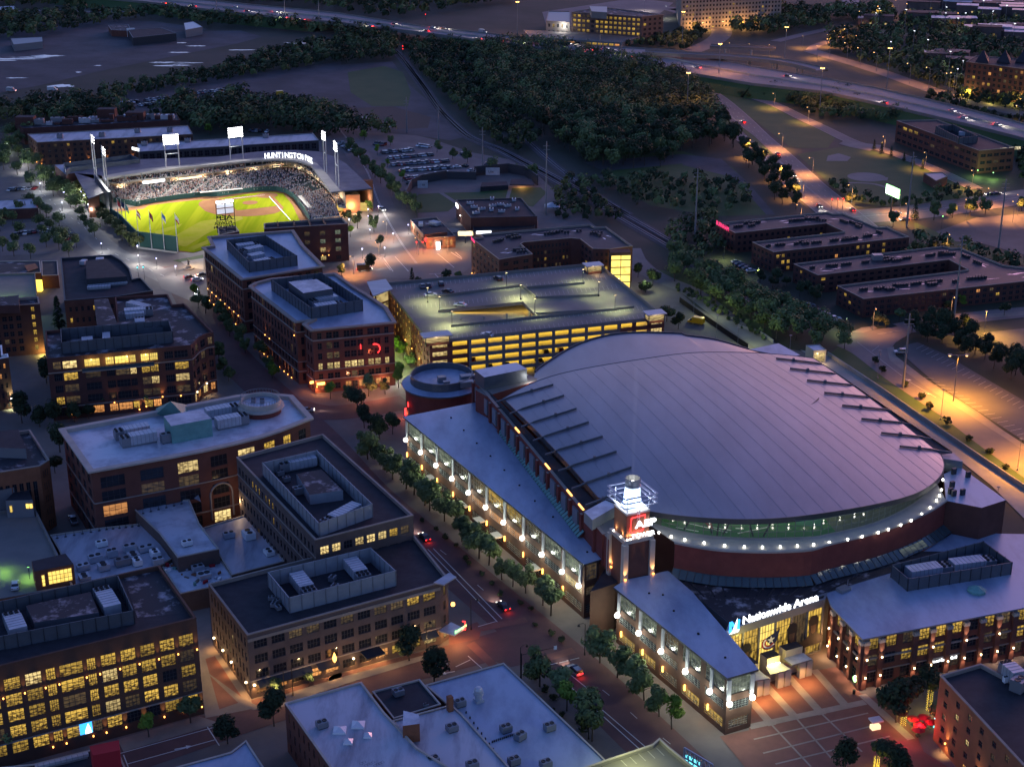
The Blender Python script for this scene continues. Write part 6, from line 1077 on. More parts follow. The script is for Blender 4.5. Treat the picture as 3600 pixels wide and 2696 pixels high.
b.screen(AP('l1150,1245 l2092,1095 l1832,905 l1003,1120', 16.8), 3.6, 'screen'); b.unit(A('l1530,1090', 16.2), A('l1150,1150', 16.2), 3.4, 2.4); b.unit(A('l1930,1035', 16.2), A('l1545,1085', 16.2), 3.4, 2.4)
Q = A('l1770,1360', 13.6); mb = MB(); mb.lathe(Q, [(2.2, 13.4), (2.2, 13.9), (.01, 14.9)], 8); mb.build('glass_pyramid', 'copper', b.e); mb = MB(); mb.obox(A('l560,1330', 14.3), 3, 2, 13.4, 14.2, .6, 0); mb.tube([A('l590,1370', 13.4), A('l595,1310', 13.4)+V((0, 0, 1.4))], .08, 4, 0); mb.build('roof_hatch', 'metal_gy', b.e)
em = MB(); Pq = on(b, 6, .93, 2.2, .6); em.tube([Pq, Pq+nrm(b, 6)*.3], .75, 12); em.build('round_sign', 'gl_green', b.e); text(b.e, 'Rossi Bar & Grill', on(b, 0, .315, 3.3, .5), (b.edge(0)[1]-b.edge(0)[0]), (0, 0, 1), .8, 'gl_sign', .05, .9)
# ================================================================ parking garage
P = AP('s400,1170 s2225,975 s1745,585 s45,716', 15); b = Bld('parking_garage', 'four level parking garage glowing yellow inside with cars on its open roof deck', 'garage', P, 16.0, 'brick', 'concrete', 'concrete_lt', par=1.0, cw=.25)
b.p = [V((q.x, q.y, 0)) for q in P]; N_, R_, F_, L_ = [V((q.x, q.y, 0)) for q in P]
dF = (R_-N_).normalized(); dL = (L_-N_).normalized(); LF, LL = (R_-N_).length, (L_-N_).length; nF = V((dF.y, -dF.x, 0)); aF = math.atan2(dF.y, dF.x)
b.fac(3, 5, 15, ww=.42, wh=.52, lit=['O'*15]*5, zb=.2, zt=15.2, depth=.3); b.w.m = [0]*len(b.w.f)
sk = b; gp = lambda u, v: N_+dF*(u*LF)+dL*(v*LL)
for u0, u1 in ((0, .165), (.80, 1)):                    # brick ends of the long side
    pass
def seg(u0, u1, cols, op):
    a, c = gp(u0, 0), gp(u1, 0); L = (c-a).length; sp = L/cols
    for r in range(5):
        z0 = .2+3*r
        for k in range(cols):
            x0, x1 = k*sp+sp*.13, (k+1)*sp-sp*.13; q = lambda xa, xb, za, zb_: sk.w.quad(*[(a.x+dF.x*x, a.y+dF.y*x, z) for x, z in ((xa, za), (xb, za), (xb, zb_), (xa, zb_))], 0)
            q(k*sp, (k+1)*sp, z0, z0+1.1); q(k*sp, x0, z0+1.1, z0+2.6); q(x1, (k+1)*sp, z0+1.1, z0+2.6); q(k*sp, (k+1)*sp, z0+2.6, z0+3)
            for x in (x0, x1): s0 = a+dF*x; sk.w.quad(*[(s0.x-nF.x*t, s0.y-nF.y*t, z) for t, z in ((0, z0+1.1), (.3, z0+1.1), (.3, z0+2.6), (0, z0+2.6))], 0)
            if op[k] != 'O': sk.win(V(((a+dF*(x0+x1)/2)-nF*.3).to_tuple())+V((0, 0, z0+1.1)), aF, x1-x0, 1.5, 4, 1, LITK.get(op[k], 'lit_w'))
    sk.w.quad(*[(p.x, p.y, z) for p, z in ((a, 15.2), (c, 15.2), (c, 16), (a, 16))], 0)
b.w.build('wall', 'brick', b.e)
for sg_ in ((0, .165, 2, 'wO'), (.80, 1, 3, 'OOw')): b.w = MB(); seg(*sg_); b.w.build('brick_end', 'brick', b.e)
mb = MB()
for r in range(1, 6):                                    # concrete spandrels and columns between
    z = 3*r; a, c = gp(.165, 0), gp(.80, 0); mb.obox((a+c)/2-nF*.15, (c-a).length-.02, .3, z-.25, z+1.0, aF, 0)
for k in range(10): Q = gp(.165+.635*k/9, 0)-nF*.25; mb.obox(Q, .9, .7, 0, 15.2, aF, 0)
mb.build('concrete_frame', 'concrete', b.e)
fl = MB()
for z in (.06, 3, 6, 9, 12): fl.prism([gp(.004, .006), gp(.996, .006), gp(.996, .994), gp(.004, .994)], z-.25 if z > 1 else 0.05, z, 0, 0, z > 1)
for u in (.1, .2, .3, .4, .5, .6, .7, .8, .9):
    for v in (.33, .66): fl.obox(gp(u, v), .6, .6, .1, 14.9, aF, 0)
fl.build('floor_slabs', 'concrete_lt', b.e)
# roof deck: flat strips and one sinking ramp between low walls
dk = MB(); rr_ = lambda u0, v0, u1, v1, z, z1=None: dk.quad(*[(gp(u, v).x, gp(u, v).y, zz) for u, v, zz in ((u0, v0, z), (u1, v0, z if z1 is None else z1), (u1, v1, z if z1 is None else z1), (u0, v1, z))], 0)
def uv(t): q = A(t, 15)-N_; q.z = 0; M2 = dF.x*dL.y-dF.y*dL.x; return ((q.x*dL.y-q.y*dL.x)/M2/LF, (dF.x*q.y-dF.y*q.x)/M2/LL)
ua, va = uv('s470,925'); ub, vb = uv('s1105,838'); uc, vc = uv('s1215,950'); v0, v1 = uv('s570,1040')[1], va; v1 = max(v1, v0+.12); um = (ub+uc)/2
rr_(0, 0, 1, v0, 15); rr_(0, v1, 1, 1, 15); rr_(0, v0, ua, v1, 15); rr_(um, v0, 1, v1, 15); rr_(ua, v0, um, v1, 15, 12.0); dk.build('roof_deck', 'concrete', b.e)
lw = MB()
for s_ in ('s380,820 s1115,724', 's1115,724 s1225,815', 's1155,742 s1600,706', 's1230,820 s1718,800', 's1222,945 s1850,912'): a, c = AP(s_, 15); lw.wall([a, c], 14.9, 15.9, .25)
def gw(u0, v0_, u1, v1_): lw.wall([gp(u0, v0_), gp(u1, v1_)], 14.7, 15.9, .25)
gw(ua, v1, um, v1); gw(um, v0, um, v1); gw(ua, v0, um, v0); gw(um, v0, .93, v0); lw.wall([gp(0, 1), gp(1, 1), gp(1, 0), gp(.80, 0)], 14.8, 16.0, .3); lw.wall([gp(.8, 0), gp(0, 0), gp(0, 1)], 14.9, 16.0, .25); lw.build('deck_wall', 'concrete', b.e)
mk = Marks(15.03)
for k in range(46):
    u = .04+.92*k/45
    for v, d in ((.03, .07), (.17, .07), (.55, .07), (.72, .07), (.91, .07)):
        if v0-.02 < v < v1 and ua-.02 < u < um+.02: continue
        mk.line(gp(u, v), gp(u+.012, v+d), .13)
mk.build('bay_lines', 'paint_worn').parent = b.e; bpy.data.objects['bay_lines.001' if 'bay_lines.001' in bpy.data.objects else 'bay_lines'].location = -wloc(b.e)
for z in (2.6, 5.6, 8.6, 11.6, 14.5):
    for v in (.10, .45, .8):
        l = bpy.data.lights.new('ceiling_light', 'AREA'); l.shape = 'RECTANGLE'; l.size = LF*.9; l.size_y = 2.0; l.energy = (900 if v < .2 else 520)*(1 if z > 3 else .7); l.color = (1, .62, .06); o = bpy.data.objects.new('ceiling_light', l); C.objects.link(o); o.parent = b.e; o.location = V((*gp(.5, v).xy, z))-wloc(b.e); o.rotation_euler = (0, 0, aF)
for s_, z in (('s450,1105', 17.8), ('s2150,935', 17.8), ('s1670,560', 17.8)):       # stair lobbies with hip roofs
    Q = A(s_, z); mb = MB(); L2, W2 = (10, 5) if '450' in s_ else (7, 5); mb.obox(Q, L2, W2, 18.0, 18.35, aF, 1); mb.obox(Q, L2*.8, W2*.7, 15, 15.9, aF, 0)
    for x in (-.4, .4):
        for y in (-.35, .35): P_ = Q+dF*x*L2+dL*y*W2; mb.obox(P_, .25, .25, 15, 18, aF, 2)
    mb.build('stair_lobby', ['brick', 'roof_metal', 'metal_dk'], b.e); q = MB(); q.obox(Q, L2*.78, W2*.66, 15.9, 17.6, aF); q.build('lobby_glass', 'lit_w', b.e); point(b.e, Q-nF*(-W2*.8)+V((0, 0, -.8)), WARM, 80)
P2 = AP('s-40,800 s112,742 s58,668 s-90,690', 16.5); mb = MB(); mb.prism(P2, 16.2, 16.6, 1, 1, True); ip = inset(P2, 1.2); mb.prism(ip, 0, 1.2, 0)
for q in ip: mb.obox(q, .5, .5, 0, 16.2, aF, 0)
for z in (4, 8, 12): mb.prism(inset(P2, 1.0), z-.2, z+.2, 0, 0, True)
mb.build('stair_tower', ['brick', 'roof_metal'], b.e); q = MB(); q.prism(inset(P2, 1.6), 4.3, 15.8, 0); q.build('tower_glass', 'lit_w', b.e)
garage = b.e; GAR = gp
for z in (2.2, 5.2, 8.2, 11.2, 14.2):
    for v in (.25, .5, .75): point(b.e, V((*gp(.035, v).xy, z)), (1, .62, .06), 240, .3)
for t in (.2, .36, .5): mb = MB(); P_ = N_+dL*LL*t-dF*.4; mb.lathe(P_, [(.15, 5.0), (.2, 5.2), (.01, 5.4)], 8); mb.build('wall_lamp', 'gl_amb', garage); spot(garage, P_-dF*.3+V((0, 0, 5.6)), P_+V((0, 0, 12)), AMB, 60, 60); spot(garage, P_-dF*.3+V((0, 0, .8)), P_+V((0, 0, 12)), AMB, 90, 60)
# lid over the parapet that the block maker would add is not used here
# ================================================================ housing blocks and halls behind
def roof_clutter(b, pts, n, seed, spread=6, streaks=8):
    g = random.Random(seed); pp = AP(pts, b.zr())
    for i in range(n):
        t = g.random()*(len(pp)-1); k = int(t); Q = lerp(pp[k], pp[k+1], t-k)+V((g.uniform(-1, 1), g.uniform(-1, 1), 0))*spread*.35; d = (pp[k+1]-pp[k]).normalized(); mb = MB(); m_ = g.randrange(2, 5)
        for j in range(m_): mb.obox(Q+d*j*1.25, .85, .85, b.zr()+.02, b.zr()+1.0, math.atan2(d.y, d.x))
        mb.build('condenser_row', 'metal_dk', b.e)
    wt = MB()
    for i in range(streaks):
        t = g.random()*(len(pp)-1); k = int(t); Q = lerp(pp[k], pp[k+1], t-k)+V((g.uniform(-1, 1), g.uniform(-1, 1), 0))*spread*.5; d = (pp[k+1]-pp[k]).normalized(); L = g.uniform(2, 7); w = g.uniform(.15, .5); nn = V((-d.y, d.x, 0)); tw_ = nn*g.uniform(-1.5, 1.5)
        wt.poly([(x.x, x.y, b.zr()+.03) for x in (Q, Q+d*L*.4+tw_*.3+nn*w, Q+d*L+tw_+nn*w*.4, Q+d*L+tw_, Q+d*L*.5+tw_*.4-nn*w*.5)])
    wt.build('standing_water', 'puddle', b.e)
b = Bld('apartment_building', 'dark U-shaped brick apartment block with two glass stair towers lit yellow behind the garage', 'apartments', AP('s940,512 s1200,470 s1108,390 s1130,378 s1500,345 s1570,352 s1668,428 s1810,430 s1978,408 s1770,258 s1680,262 s1645,240 s790,315 s815,338 s723,345', 15), 15, 'brick_dk', 'roof_apt', 'stone', par=.8, cw=.3)
for i, c, lt in ((0, 3, ['...', '...', '...', '...', '...']), (3, 12, ['............', '.....d......', '...d.y....yd', '.....d..dd..', '..o...d.....']), (5, 3, ['...', '...', '.y.', '..d', '...']), (14, 7, .02), (6, 3, .05)): b.fac(i, 5, c, ww=.5, wh=.5, lit=lt, zb=.3, depth=.15)
for s_, zz, LW in (('s1035,535', 11.5, (7.5, 4)), ('s1880,470', 14.0, (8, 5))):
    Q = A(s_, zz); mb = MB(); mb.obox(Q, LW[0], LW[1], zz, zz+1.2, R(5), 0); mb.build('stair_roof', 'brick_dk', b.e); mb = MB(); mb.obox(Q, LW[0]-.3, LW[1]-.3, 0, zz, R(5)); mb.build('stair_tower', 'lit_hot', b.e); mb = MB()
    for z in range(0, int(zz)+1, 3): mb.obox(Q, LW[0], LW[1], z, z+.35, R(5))
    for x in (-.5, 0, .5):
        P_ = Q+V((cos(R(5)), sin(R(5)), 0))*x*(LW[0]-.2); mb.obox(P_, .25, LW[1]+.04, 0, zz, R(5))
    mb.build('stair_frame', 'frame', b.e); point(b.e, Q+V((0, -LW[1]*.8, 4-Q.z)), YEL, 200)
roof_clutter(b, 's880,380 s990,360 s1230,320 s1540,300 s1680,310 s1790,390', 14, 3); roof_clutter(b, 's960,460 s1100,450', 3, 5); text(b.e, 'Burnham', A('s722,358', 15.2), A('s752,392', 15.2)-A('s722,358', 15.2), (0, 0, 1), 1.5, 'gl_pink', .05, .8)
for t in (.05, .12, .2): b.lamp(on(b, 14, t, .6), nrm(b, 14), 'gl_amb', 120, AMB, r=.2, ang=50)
b.finish()
b = Bld('bar_building', 'dark boxy music hall with a flat roof of scattered vents and a lit sign', 'building', AP('s720,188 s1235,178 s1110,35 s605,50', 8.5), 8.5, 'brick_dk', 'roof_dk', 'metal_dk', par=.5, cw=.3)
for pt in 's745,105 s805,120 s880,125 s890,95 s950,85 s1005,95 s960,138 s1080,120 s760,150 s1055,50 s715,75 s885,40'.split(): b.ac(A(pt, 8.6), 3.0, 1.8, 1.0, random.Random(pt).choice((0, .5, 1.57)), m='metal_lt')
mb = MB(); Q = A('s612,85', 8.6); mb.obox(Q, .5, 5, 7.2, 8.7, .2); mb.build('roof_sign', 'gl_sign', b.e); b.lamp(on(b, 3, .35, 4.0), nrm(b, 3), 'gl_white', 160, WHITE, up=False, down=True); b.finish()
b = Bld('bar_annex', 'low dark annex with a bright white sign strip in front of the music hall', 'building', AP('s745,300 s1215,255 s1240,205 s735,245', 4.6), 4.6, 'brick_gy', 'roof_dk', 'metal_dk', par=.4, cw=.25); mb = MB(); P_ = A('s820,305', 4.2); mb.obox(P_, 6.5, .3, 3.6, 4.9, .1); mb.build('sign_strip', 'gl_sign', b.e); point(b.e, A('s745,310', 2.5), YEL, 120); b.finish()
b = Bld('corner_restaurant', 'small corner restaurant with dark roof tiers and orange lit brick front at the junction', 'restaurant', AP('s375,345 s600,330 s455,185 s250,205', 5.2), 5.2, 'brick_or', 'roof_gravel', 'stone', par=.5, cw=.25); b.fac(0, 1, 5, ww=.5, wh=.6, lit=['oo.oo'], zb=.3); b.fac(3, 1, 6, ww=.6, wh=.5, lit=['oo.o..'], zb=.3); b.block(AP('s350,310 s535,290 s535,250 s345,260', 7.2), 4.7, 6.6, 'brick_dk', 'roof_dk'); b.unit(A('s330,215', 6.5), A('s330,235', 6.5), 2, 1.2, fans=False); b.unit(A('s410,210', 6.5), A('s470,225', 6.5), 3, 1.2, fans=False)
ng = MB(); P_ = A('s375,357', 4.2); ng.tube([P_+V((-.2, -.3, 0)), P_+V((.2, -.5, 0))], 1.05, 12); ng.build('neon_sign', 'gl_red', b.e); point(b.e, P_+V((-1, -2.5, -1)), (1, .2, .08), 300)
for pt in ('s425,400', 's500,395'): point(b.e, A(pt, 3), AMB, 320)
b.finish()
cv = thing('beer_canopy', 'dark open pavilion roof on posts beside the corner restaurant', 'pavilion', A('s560,340')); mb = MB(); P_ = A('s565,290', 3.4); mb.obox(P_, 8, 7, 3.2, 3.5, .1, 0); mb.build('canopy_roof', 'metal_dk', cv); mb = MB()
for x, y in ((-3.5, -3), (3.5, -3), (-3.5, 3), (3.5, 3)): mb.obox(P_+V((x, y, 0)), .2, .2, 0, 3.2, 0)
mb.build('posts', 'metal_dk', cv)
bb = thing('billboard', 'small lit white billboard on a post beside the corner restaurant', 'billboard', A('s675,340')); P_ = A('s677,312', 4.4); mb = MB(); mb.obox(P_, 6.4, .3, 3.4, 5.4, .05); mb.build('panel', 'gl_soft', bb); mb = MB(); mb.tube([(P_.x, P_.y+.3, 0), (P_.x, P_.y+.3, 3.5)], .2, 6); mb.build('post', 'metal_dk', bb); point(bb, P_+V((0, -2, 0)), (1, .9, .55), 260)
ks = thing('poster_kiosk', 'backlit poster kiosk on the corner by the restaurant', 'kiosk', A('s466,440')); P_ = A('s466,440'); mb = MB(); mb.obox(P_, 1.5, .4, .3, 3.6, .2); mb.build('lit_panel', 'gl_cool', ks); mb = MB(); mb.obox(P_, 1.7, .5, 0, .3, .2); mb.obox(P_, 1.7, .5, 3.6, 3.8, .2); mb.build('frame', 'metal_dk', ks)
ks = thing('poster_kiosk', 'backlit white advertising kiosk beside the street by the long brick offices', 'kiosk', A('p1683,400')); P_ = A('p1683,400'); mb = MB(); mb.obox(P_, 1.5, .4, .3, 3.6, .2); mb.build('lit_panel', 'gl_cool', ks); mb = MB(); mb.obox(P_, 1.7, .5, 0, .3, .2); mb.obox(P_, 1.7, .5, 3.6, 3.8, .2); mb.build('frame', 'metal_dk', ks); point(ks, P_+V((0, -1, 2)), WHITE, 60)
# open air stage lawn with dark curved wall
sheet('stage_lawn', AP('b470,1290 b500,1260 b640,1250 b880,1245 b1080,1220 b1290,1215 b1330,1250 b1240,1340 b900,1290 b740,1330 b690,1370 b480,1380'), .1, 'grass'); sheet('footpath', AP('b630,1250 b660,1250 b760,1315 b735,1320'), .14, 'concrete'); sheet('footpath', AP('b1080,1222 b1105,1222 b1085,1290 b1062,1290'), .14, 'concrete')
for pts, h, lb in (('b410,1310 b455,1220 b520,1190 b680,1160', 4.5, 'dark curved wall along the stage lawn with a pale sign'), ('b680,1160 b870,1165 b870,1140', 4, 'dark middle wall of the stage lawn'), ('b865,1140 b1080,1120 b1190,1140 b1270,1200', 5, 'dark angled wall behind the stage with a pale panel'), ('b410,1285 b490,1370 b490,1410', 4.5, 'dark brick wall closing the stage lawn beside the street trees')): mb = MB(); mb.wall(AP(pts), 0, h, .5); tag(mb.build('wall', 'metal_dk', None, AP(pts)[0]), lb, 'wall')
for pt, w_ in (('b528,1235', 5), ('b980,1150', 7)): mb = MB(); P_ = A(pt); mb.obox(P_+V((0, -.8, 0)), w_, .2, 1.5, 5.2, .15 if w_ < 6 else -.02); o = mb.build('poster_board', 'metal_lt', None, P_); tag(o, 'pale rectangular sign board on the dark stage wall, '+('narrower one by the lawn' if w_ < 6 else 'wider one above the bar'), 'sign'); text(o, 'Lite', P_+V((-w_*.32, -.93, 2.7)), (1, 0, 0), (0, 0, 1), 1.3, 'poster_dark', .02)
sb = thing('stage_bar', 'low outdoor bar hut with a warm lit counter at the stage lawn', 'hut', A('b1180,1190')); mb = MB(); mb.prism(AP('b1090,1195 b1250,1200 b1230,1160 b1100,1160', 3), 2.7, 3.1, 0, 0, True); mb.prism(AP('b900,1215 b1080,1205 b1070,1180 b910,1185', 2), 0, 2.4, 0); mb.build('roof', 'roof_dk', sb); mb = MB(); mb.wall(AP('b1110,1190 b1230,1195'), 0, 1.2, .4); mb.build('counter', 'lit_o', sb); point(sb, A('b1170,1185', 2.3), AMB, 260)
tn = thing('blue_canopy_tent', 'pale blue canopy tent standing behind the music hall', 'tent', A('b1365,1335')); mb = MB(); P_ = A('b1365,1325', 3); q = [(P_.x+x, P_.y+y, 2.4) for x, y in ((-3.5, -3), (3.5, -3), (3.5, 3), (-3.5, 3))]; mb.add(q+[(P_.x, P_.y, 4.2)], ((0, 1, 4), (1, 2, 4), (2, 3, 4), (3, 0, 4))); mb.build('canopy', 'metal_lt', tn); mb = MB()
for x, y in ((-3.4, -2.9), (3.4, -2.9), (3.4, 2.9), (-3.4, 2.9)): mb.tube([(P_.x+x, P_.y+y, 0), (P_.x+x, P_.y+y, 2.4)], .06, 4)
mb.build('posts', 'metal_gy', tn)
# the two C-shaped apartment blocks on the right
for pts, z, lab, rows, sgn, cl in (('t520,357 t1437,255 t1285,188 t1215,190 t990,97 t920,100 t883,87 t130,163 t260,228 t875,163 t998,220 t375,290', 9.0, 'dark C-shaped apartment block with a small red sign at its corner near the arterial road', [['yy.............ydy..y....', '.yy........o.....y..y....', 'd.y......................']], 1, 't170,200 t400,165 t760,140 t960,140 t1230,230'), ('t1127,673 t2300,545 t2400,500 t2212,462 t2070,445 t1780,328 t1720,332 t1667,317 t655,437 t818,513 t1705,408 t1835,477 t950,585', 7.6, 'dark C-shaped apartment block nearest the curved road with a planted courtyard', [['...........d....o.d......', '...................y.....', '.........................']], 0, 't780,480 t1100,440 t1500,390 t1720,370 t1950,460')):
    b = Bld('apartment_building', lab, 'apartments', AP(pts, z), z, 'brick_dk', 'roof_apt', 'stone', par=.6, cw=.3); n = len(b.p)
    b.fac(0, 3, 25, ww=.55, wh=.55, lit=rows[0], zb=.2, depth=.15); b.fac(n-1, 3, 5, ww=.5, wh=.5, lit=.12, key='yd', zb=.2, depth=.15); b.fac(n-5 if n == 12 else n-6 if False else (7 if n == 12 else 8), 3, 5, ww=.5, wh=.5, lit=.06, zb=.2, depth=.15); b.fac(8 if n == 12 else 9, 3, 16, ww=.5, wh=.5, lit=.03, zb=.2, depth=.15); b.finish()
    roof_clutter(b, cl, 22, n, 7, 14); mid = 't480,330 t700,305 t1000,275 t1250,240' if n == 12 else 't1100,630 t1450,590 t1800,545 t2200,510'; roof_clutter(b, mid, 18, n+1, 6, 14)
    if sgn: text(b.e, 'BURNHAM', A('t130,172', 9.0), A('t188,205', 9.0)-A('t130,172', 9.0), (0, 0, 1), 2.0, 'gl_pink', .05, .9)
mb = MB(); P_ = A('t1220,385', 8.5); mb.obox(P_, 4, 3, 6.8, 9.2, .1); mb.build('penthouse', 'metal_gy', b.e)
# offices by the freeway, condominium block, hilltop apartments and other far houses
b = Bld('office_building', 'long dark brick office block with a row of lit windows beside the freeway', 'building', AP('c1920,975 c2150,955 c1650,775 c1385,780', 12), 12, 'brick', 'roof_dk', 'stone', par=.6, cw=.3); b.fac(3, 3, 14, ww=.7, wh=.42, lit=['.yyy......d...', '......d.......', '..............'], zb=.3, depth=.15); b.fac(0, 3, 5, ww=.75, wh=.42, lit=['.....', '..d..', '.....'], zb=.3, depth=.15); b.screen(AP('c1790,890 c1910,880 c1750,805 c1640,815', 15), 3.5, 'screen'); b.unit(A('c1790,850', 14), A('c1850,855', 14), 2, 2, fans=False); text(b.e, 'MED CENTER', A('c2055,978', 10.6), A('c2145,970', 10.6)-A('c2055,978', 10.6), (0, 0, 1), 1.5, 'gl_soft', .05)
for pt in ('c1910,1110', 'c2010,1125'): point(b.e, A(pt, 3), (.6, 1, .3), 420); mb = MB(); mb.lathe(A(pt, 3), [(.2, 3.3), (.35, 3.6), (.01, 3.8)], 8); mb.build('wall_lamp', 'gl_green', b.e)
b.finish()
b = Bld('pavilion_house', 'small flat roofed park pavilion with two lit lamps beside the billboard lawn', 'building', AP('c1640,1170 c1715,1140 c1680,1115 c1560,1120', 4.5), 4.5, 'brick', 'metal_gy', 'stone', par=.3, cw=.2); 
for pt in ('c1650,1170', 'c1690,1155'): mb = MB(); mb.lathe(A(pt, 3.2), [(.15, 3), (.3, 3.2), (.01, 3.4)], 8); mb.build('wall_lamp', 'gl_green', b.e); point(b.e, A(pt, 2.6)+V((0, -1, 0)), (.75, 1, .3), 260)
b.finish()
bb = thing('billboard', 'tall roadside billboard lit white and green over the dark lawn', 'billboard', A('c1385,1345')); P0, P1 = A('c1318,1225', 10.5), A('c1402,1262', 10.5); d = P1-P0; an_ = math.atan2(d.y, d.x); mb = MB(); mb.obox((P0+P1)/2, d.length, .5, 8.6, 13.0, an_); mb.build('panel', 'gl_green', bb); nn = V((d.y, -d.x, 0)).normalized(); mb = MB(); q = lambda x, z: P0+d*x+nn*.3+V((0, 0, z-P0.z)); mb.poly([q(.03, 8.9), q(.45, 8.9), q(.4, 12.7), q(.03, 12.7)]); mb.poly([q(.55, 8.9), q(.97, 8.9), q(.97, 12.7), q(.5, 12.7)]); mb.build('poster', 'gl_cool', bb); mb = MB(); mb.poly([q(.25, 9.8), q(.55, 9.8), q(.5, 11.6), q(.25, 11.6)]); mb.build('poster', 'poster_dark', bb); mb = MB(); Q = (P0+P1)/2; mb.tube([(Q.x, Q.y, 0), (Q.x, Q.y, 8.7)], .4, 8); mb.build('post', 'metal_dk', bb); point(bb, Q+nn*5, (.8, 1, .7), 500)
b = Bld('condominium', 'tall dark condominium block with pointed dormer roofs and scattered lit windows', 'apartments', AP('c1835,400 c2400,470 c2450,400 c1900,360', 21), 21, 'brick_dk', 'roof_dk', 'stone', par=.5, cw=.3); b.fac(0, 6, 16, ww=.5, wh=.55, lit=.22, key='yod', zb=.3, depth=.15)
for x in (1890, 2030, 2150): q = AP(f'c{x},405 c{x+90},412 c{x+95},385 c{x+20},378', 21); mb = MB(); ap = sum(q, V())/4+V((0, 0, 7)); mb.add([tuple(w) for w in q]+[tuple(ap)], ((0, 1, 4), (1, 2, 4), (2, 3, 4), (3, 0, 4))); mb.build('dormer_roof', 'roof_dk', b.e)
mb = MB(); P_ = A('c1830,602', 2); mb.obox(P_, 6, 2, .3, 4.2, 0); mb.build('lit_lobby', 'gl_yellow', b.e); point(b.e, P_+V((0, -4, 2)), YEL, 400)
for x in (2000, 2135, 2190): point(b.e, A(f'c{x},640', 3), YEL, 500)
b.finish()
b = Bld('office_building', 'five storey office block with rows of lit windows beyond the freeway', 'building', AP('b1490,78 b1945,108 b2085,95 b1690,45', 19), 19, 'brick_gy', 'roof_gravel', 'stone', par=.7, cw=.4); b.fac(0, 5, 15, ww=.6, wh=.55, lit=['yydd.yyyyyyyyyy', 'yyyy.yyyyyyydyy', 'yyyd.yyyyyyyyyd', 'dyyy.dyyyyyyyyy', '.....dyydyydy..'], zb=.3, depth=.2); b.fac(1, 5, 4, ww=.5, wh=.5, lit=.05, zb=.3, depth=.2); b.block(AP('b1620,75 b1720,82 b1720,45 b1605,42', 23), 18, 23, 'concrete', 'metal_gy'); b.finish()
b = Bld('office_building', 'lower pale office wing with a reddish top floor left of the lit office block', 'building', AP('b1325,135 b1480,145 b1480,75 b1340,72', 11), 11, 'concrete', 'metal_gy', 'stone', par=.5, cw=.3); b.fac(0, 2, 5, ww=.45, wh=.5, lit=['.y.yd', '.....'], zb=.3, depth=.15); point(b.e, on(b, 0, .75, 8, 3), WHITE, 900); b.finish()
b = Bld('car_park_deck', 'long low parking deck with a pale roof and warm lit side beyond the freeway', 'garage', AP('b1220,240 b1810,275 b1960,230 b1180,195', 4), 4, 'concrete', 'concrete', 'concrete_lt', par=.4, cw=.3); b.fac(0, 1, 16, ww=.8, wh=.5, lit=['o.d.o.oo.dyyyyyo'], zb=.3, depth=.2); b.finish()
b = Bld('apartment_building', 'wide pale apartment block with many windows at the upper picture edge', 'apartments', AP('c-10,65 c640,30 c600,-60 c-40,-40', 16), 24, 'stone', 'roof_dk', 'stone_lt', par=.5, cw=.4); b.fac(0, 7, 30, ww=.5, wh=.5, lit=.10, key='yd', zb=.3, depth=.2)
for t in (.1, .25, .45, .6, .75): point(b.e, on(b, 0, t, 4, 5), AMB, 900)
b.finish()
hg = random.Random(12); k = 0
for (poly, n_) in (('c1420,60 c2209,120 c2300,60 c1700,0', 16), ('c1480,170 c1880,190 c1840,140 c1560,120', 7), ('c1900,240 c2209,260 c2250,190 c1950,185', 8), ('c1660,0 c2300,50 c2300,-40 c1700,-40', 12), ('c1550,420 c1830,455 c1820,400 c1600,395', 4), ('c1150,180 c1290,200 c1300,150 c1180,150', 2)):
    q = AP(poly)
    for i in range(n_):
        t, u = hg.random(), (i+.5)/n_; P_ = lerp(lerp(q[0], q[1], u), lerp(q[3], q[2], u), t); w_, d_, h_ = hg.uniform(14, 30), hg.uniform(9, 14), hg.uniform(4.5, 8); an_ = -.25+hg.uniform(-.1, .1); k += 1
        e = thing('house', 'small flat topped dwelling with pale roof among trees on the far hill', 'house', P_, an_, 'houses on the far hill'); mb = MB(); mb.obox((0, 0), w_, d_, 0, h_, 0); mb.build('wall', 'brick_gy', None).parent = e; mb = MB(); mb.obox((0, 0), w_+.6, d_+.6, h_, h_+.4, 0); mb.build('roof', hg.choice(['roof_lt2', 'metal_gy', 'roof_gravel', 'roof_dk']), None).parent = e
        for j in range(2):
            if hg.random() < .5: o = bpy.data.objects.new('window', winmesh(1.6, 1.4, 2, 1, hg.choice(['lit_y', 'lit_w', 'glass']), 'frame')); C.objects.link(o); o.parent = e; o.location = ((j-.5)*w_*.5, -d_/2-.05, 1.4)
# yards and sheds far left
for lab, pts, z, w_, r_ in (('long low shed with a grey barrel roof beyond the puddled lot', 'a860,245 a1140,215 a1040,180 a830,195', 6, 'metal_dk', 'roof_dk'), ('flat workshop with a reddish wall beyond the puddled lot', 'a720,195 a850,200 a830,160 a700,165', 5, 'brick', 'roof_gravel'), ('small pale gabled shed beyond the puddled lot', 'a1200,195 a1310,175 a1250,140 a1190,150', 6, 'metal_gy', 'metal_lt'), ('low pale shed at the picture edge beyond the puddled lot', 'a90,290 a275,270 a270,240 a70,250', 5, 'metal_gy', 'metal_gy'), ('second pale shed above the puddled lot at the edge', 'a-60,75 a110,60 a90,40 a-60,45', 5, 'metal_gy', 'metal_lt')):
    b = Bld('shed', lab, 'shed', AP(pts, z), z, w_, r_, 'metal_gy', par=.2, cw=.2); b.finish()
mb = MB(); P_ = A('a850,240'); mb.obox(P_, 6, 1, .1, 6.5, .3); tag(mb.build('shed_door', 'white', None, P_), 'bright open shed end with white frame beyond the puddled lot', 'shed')
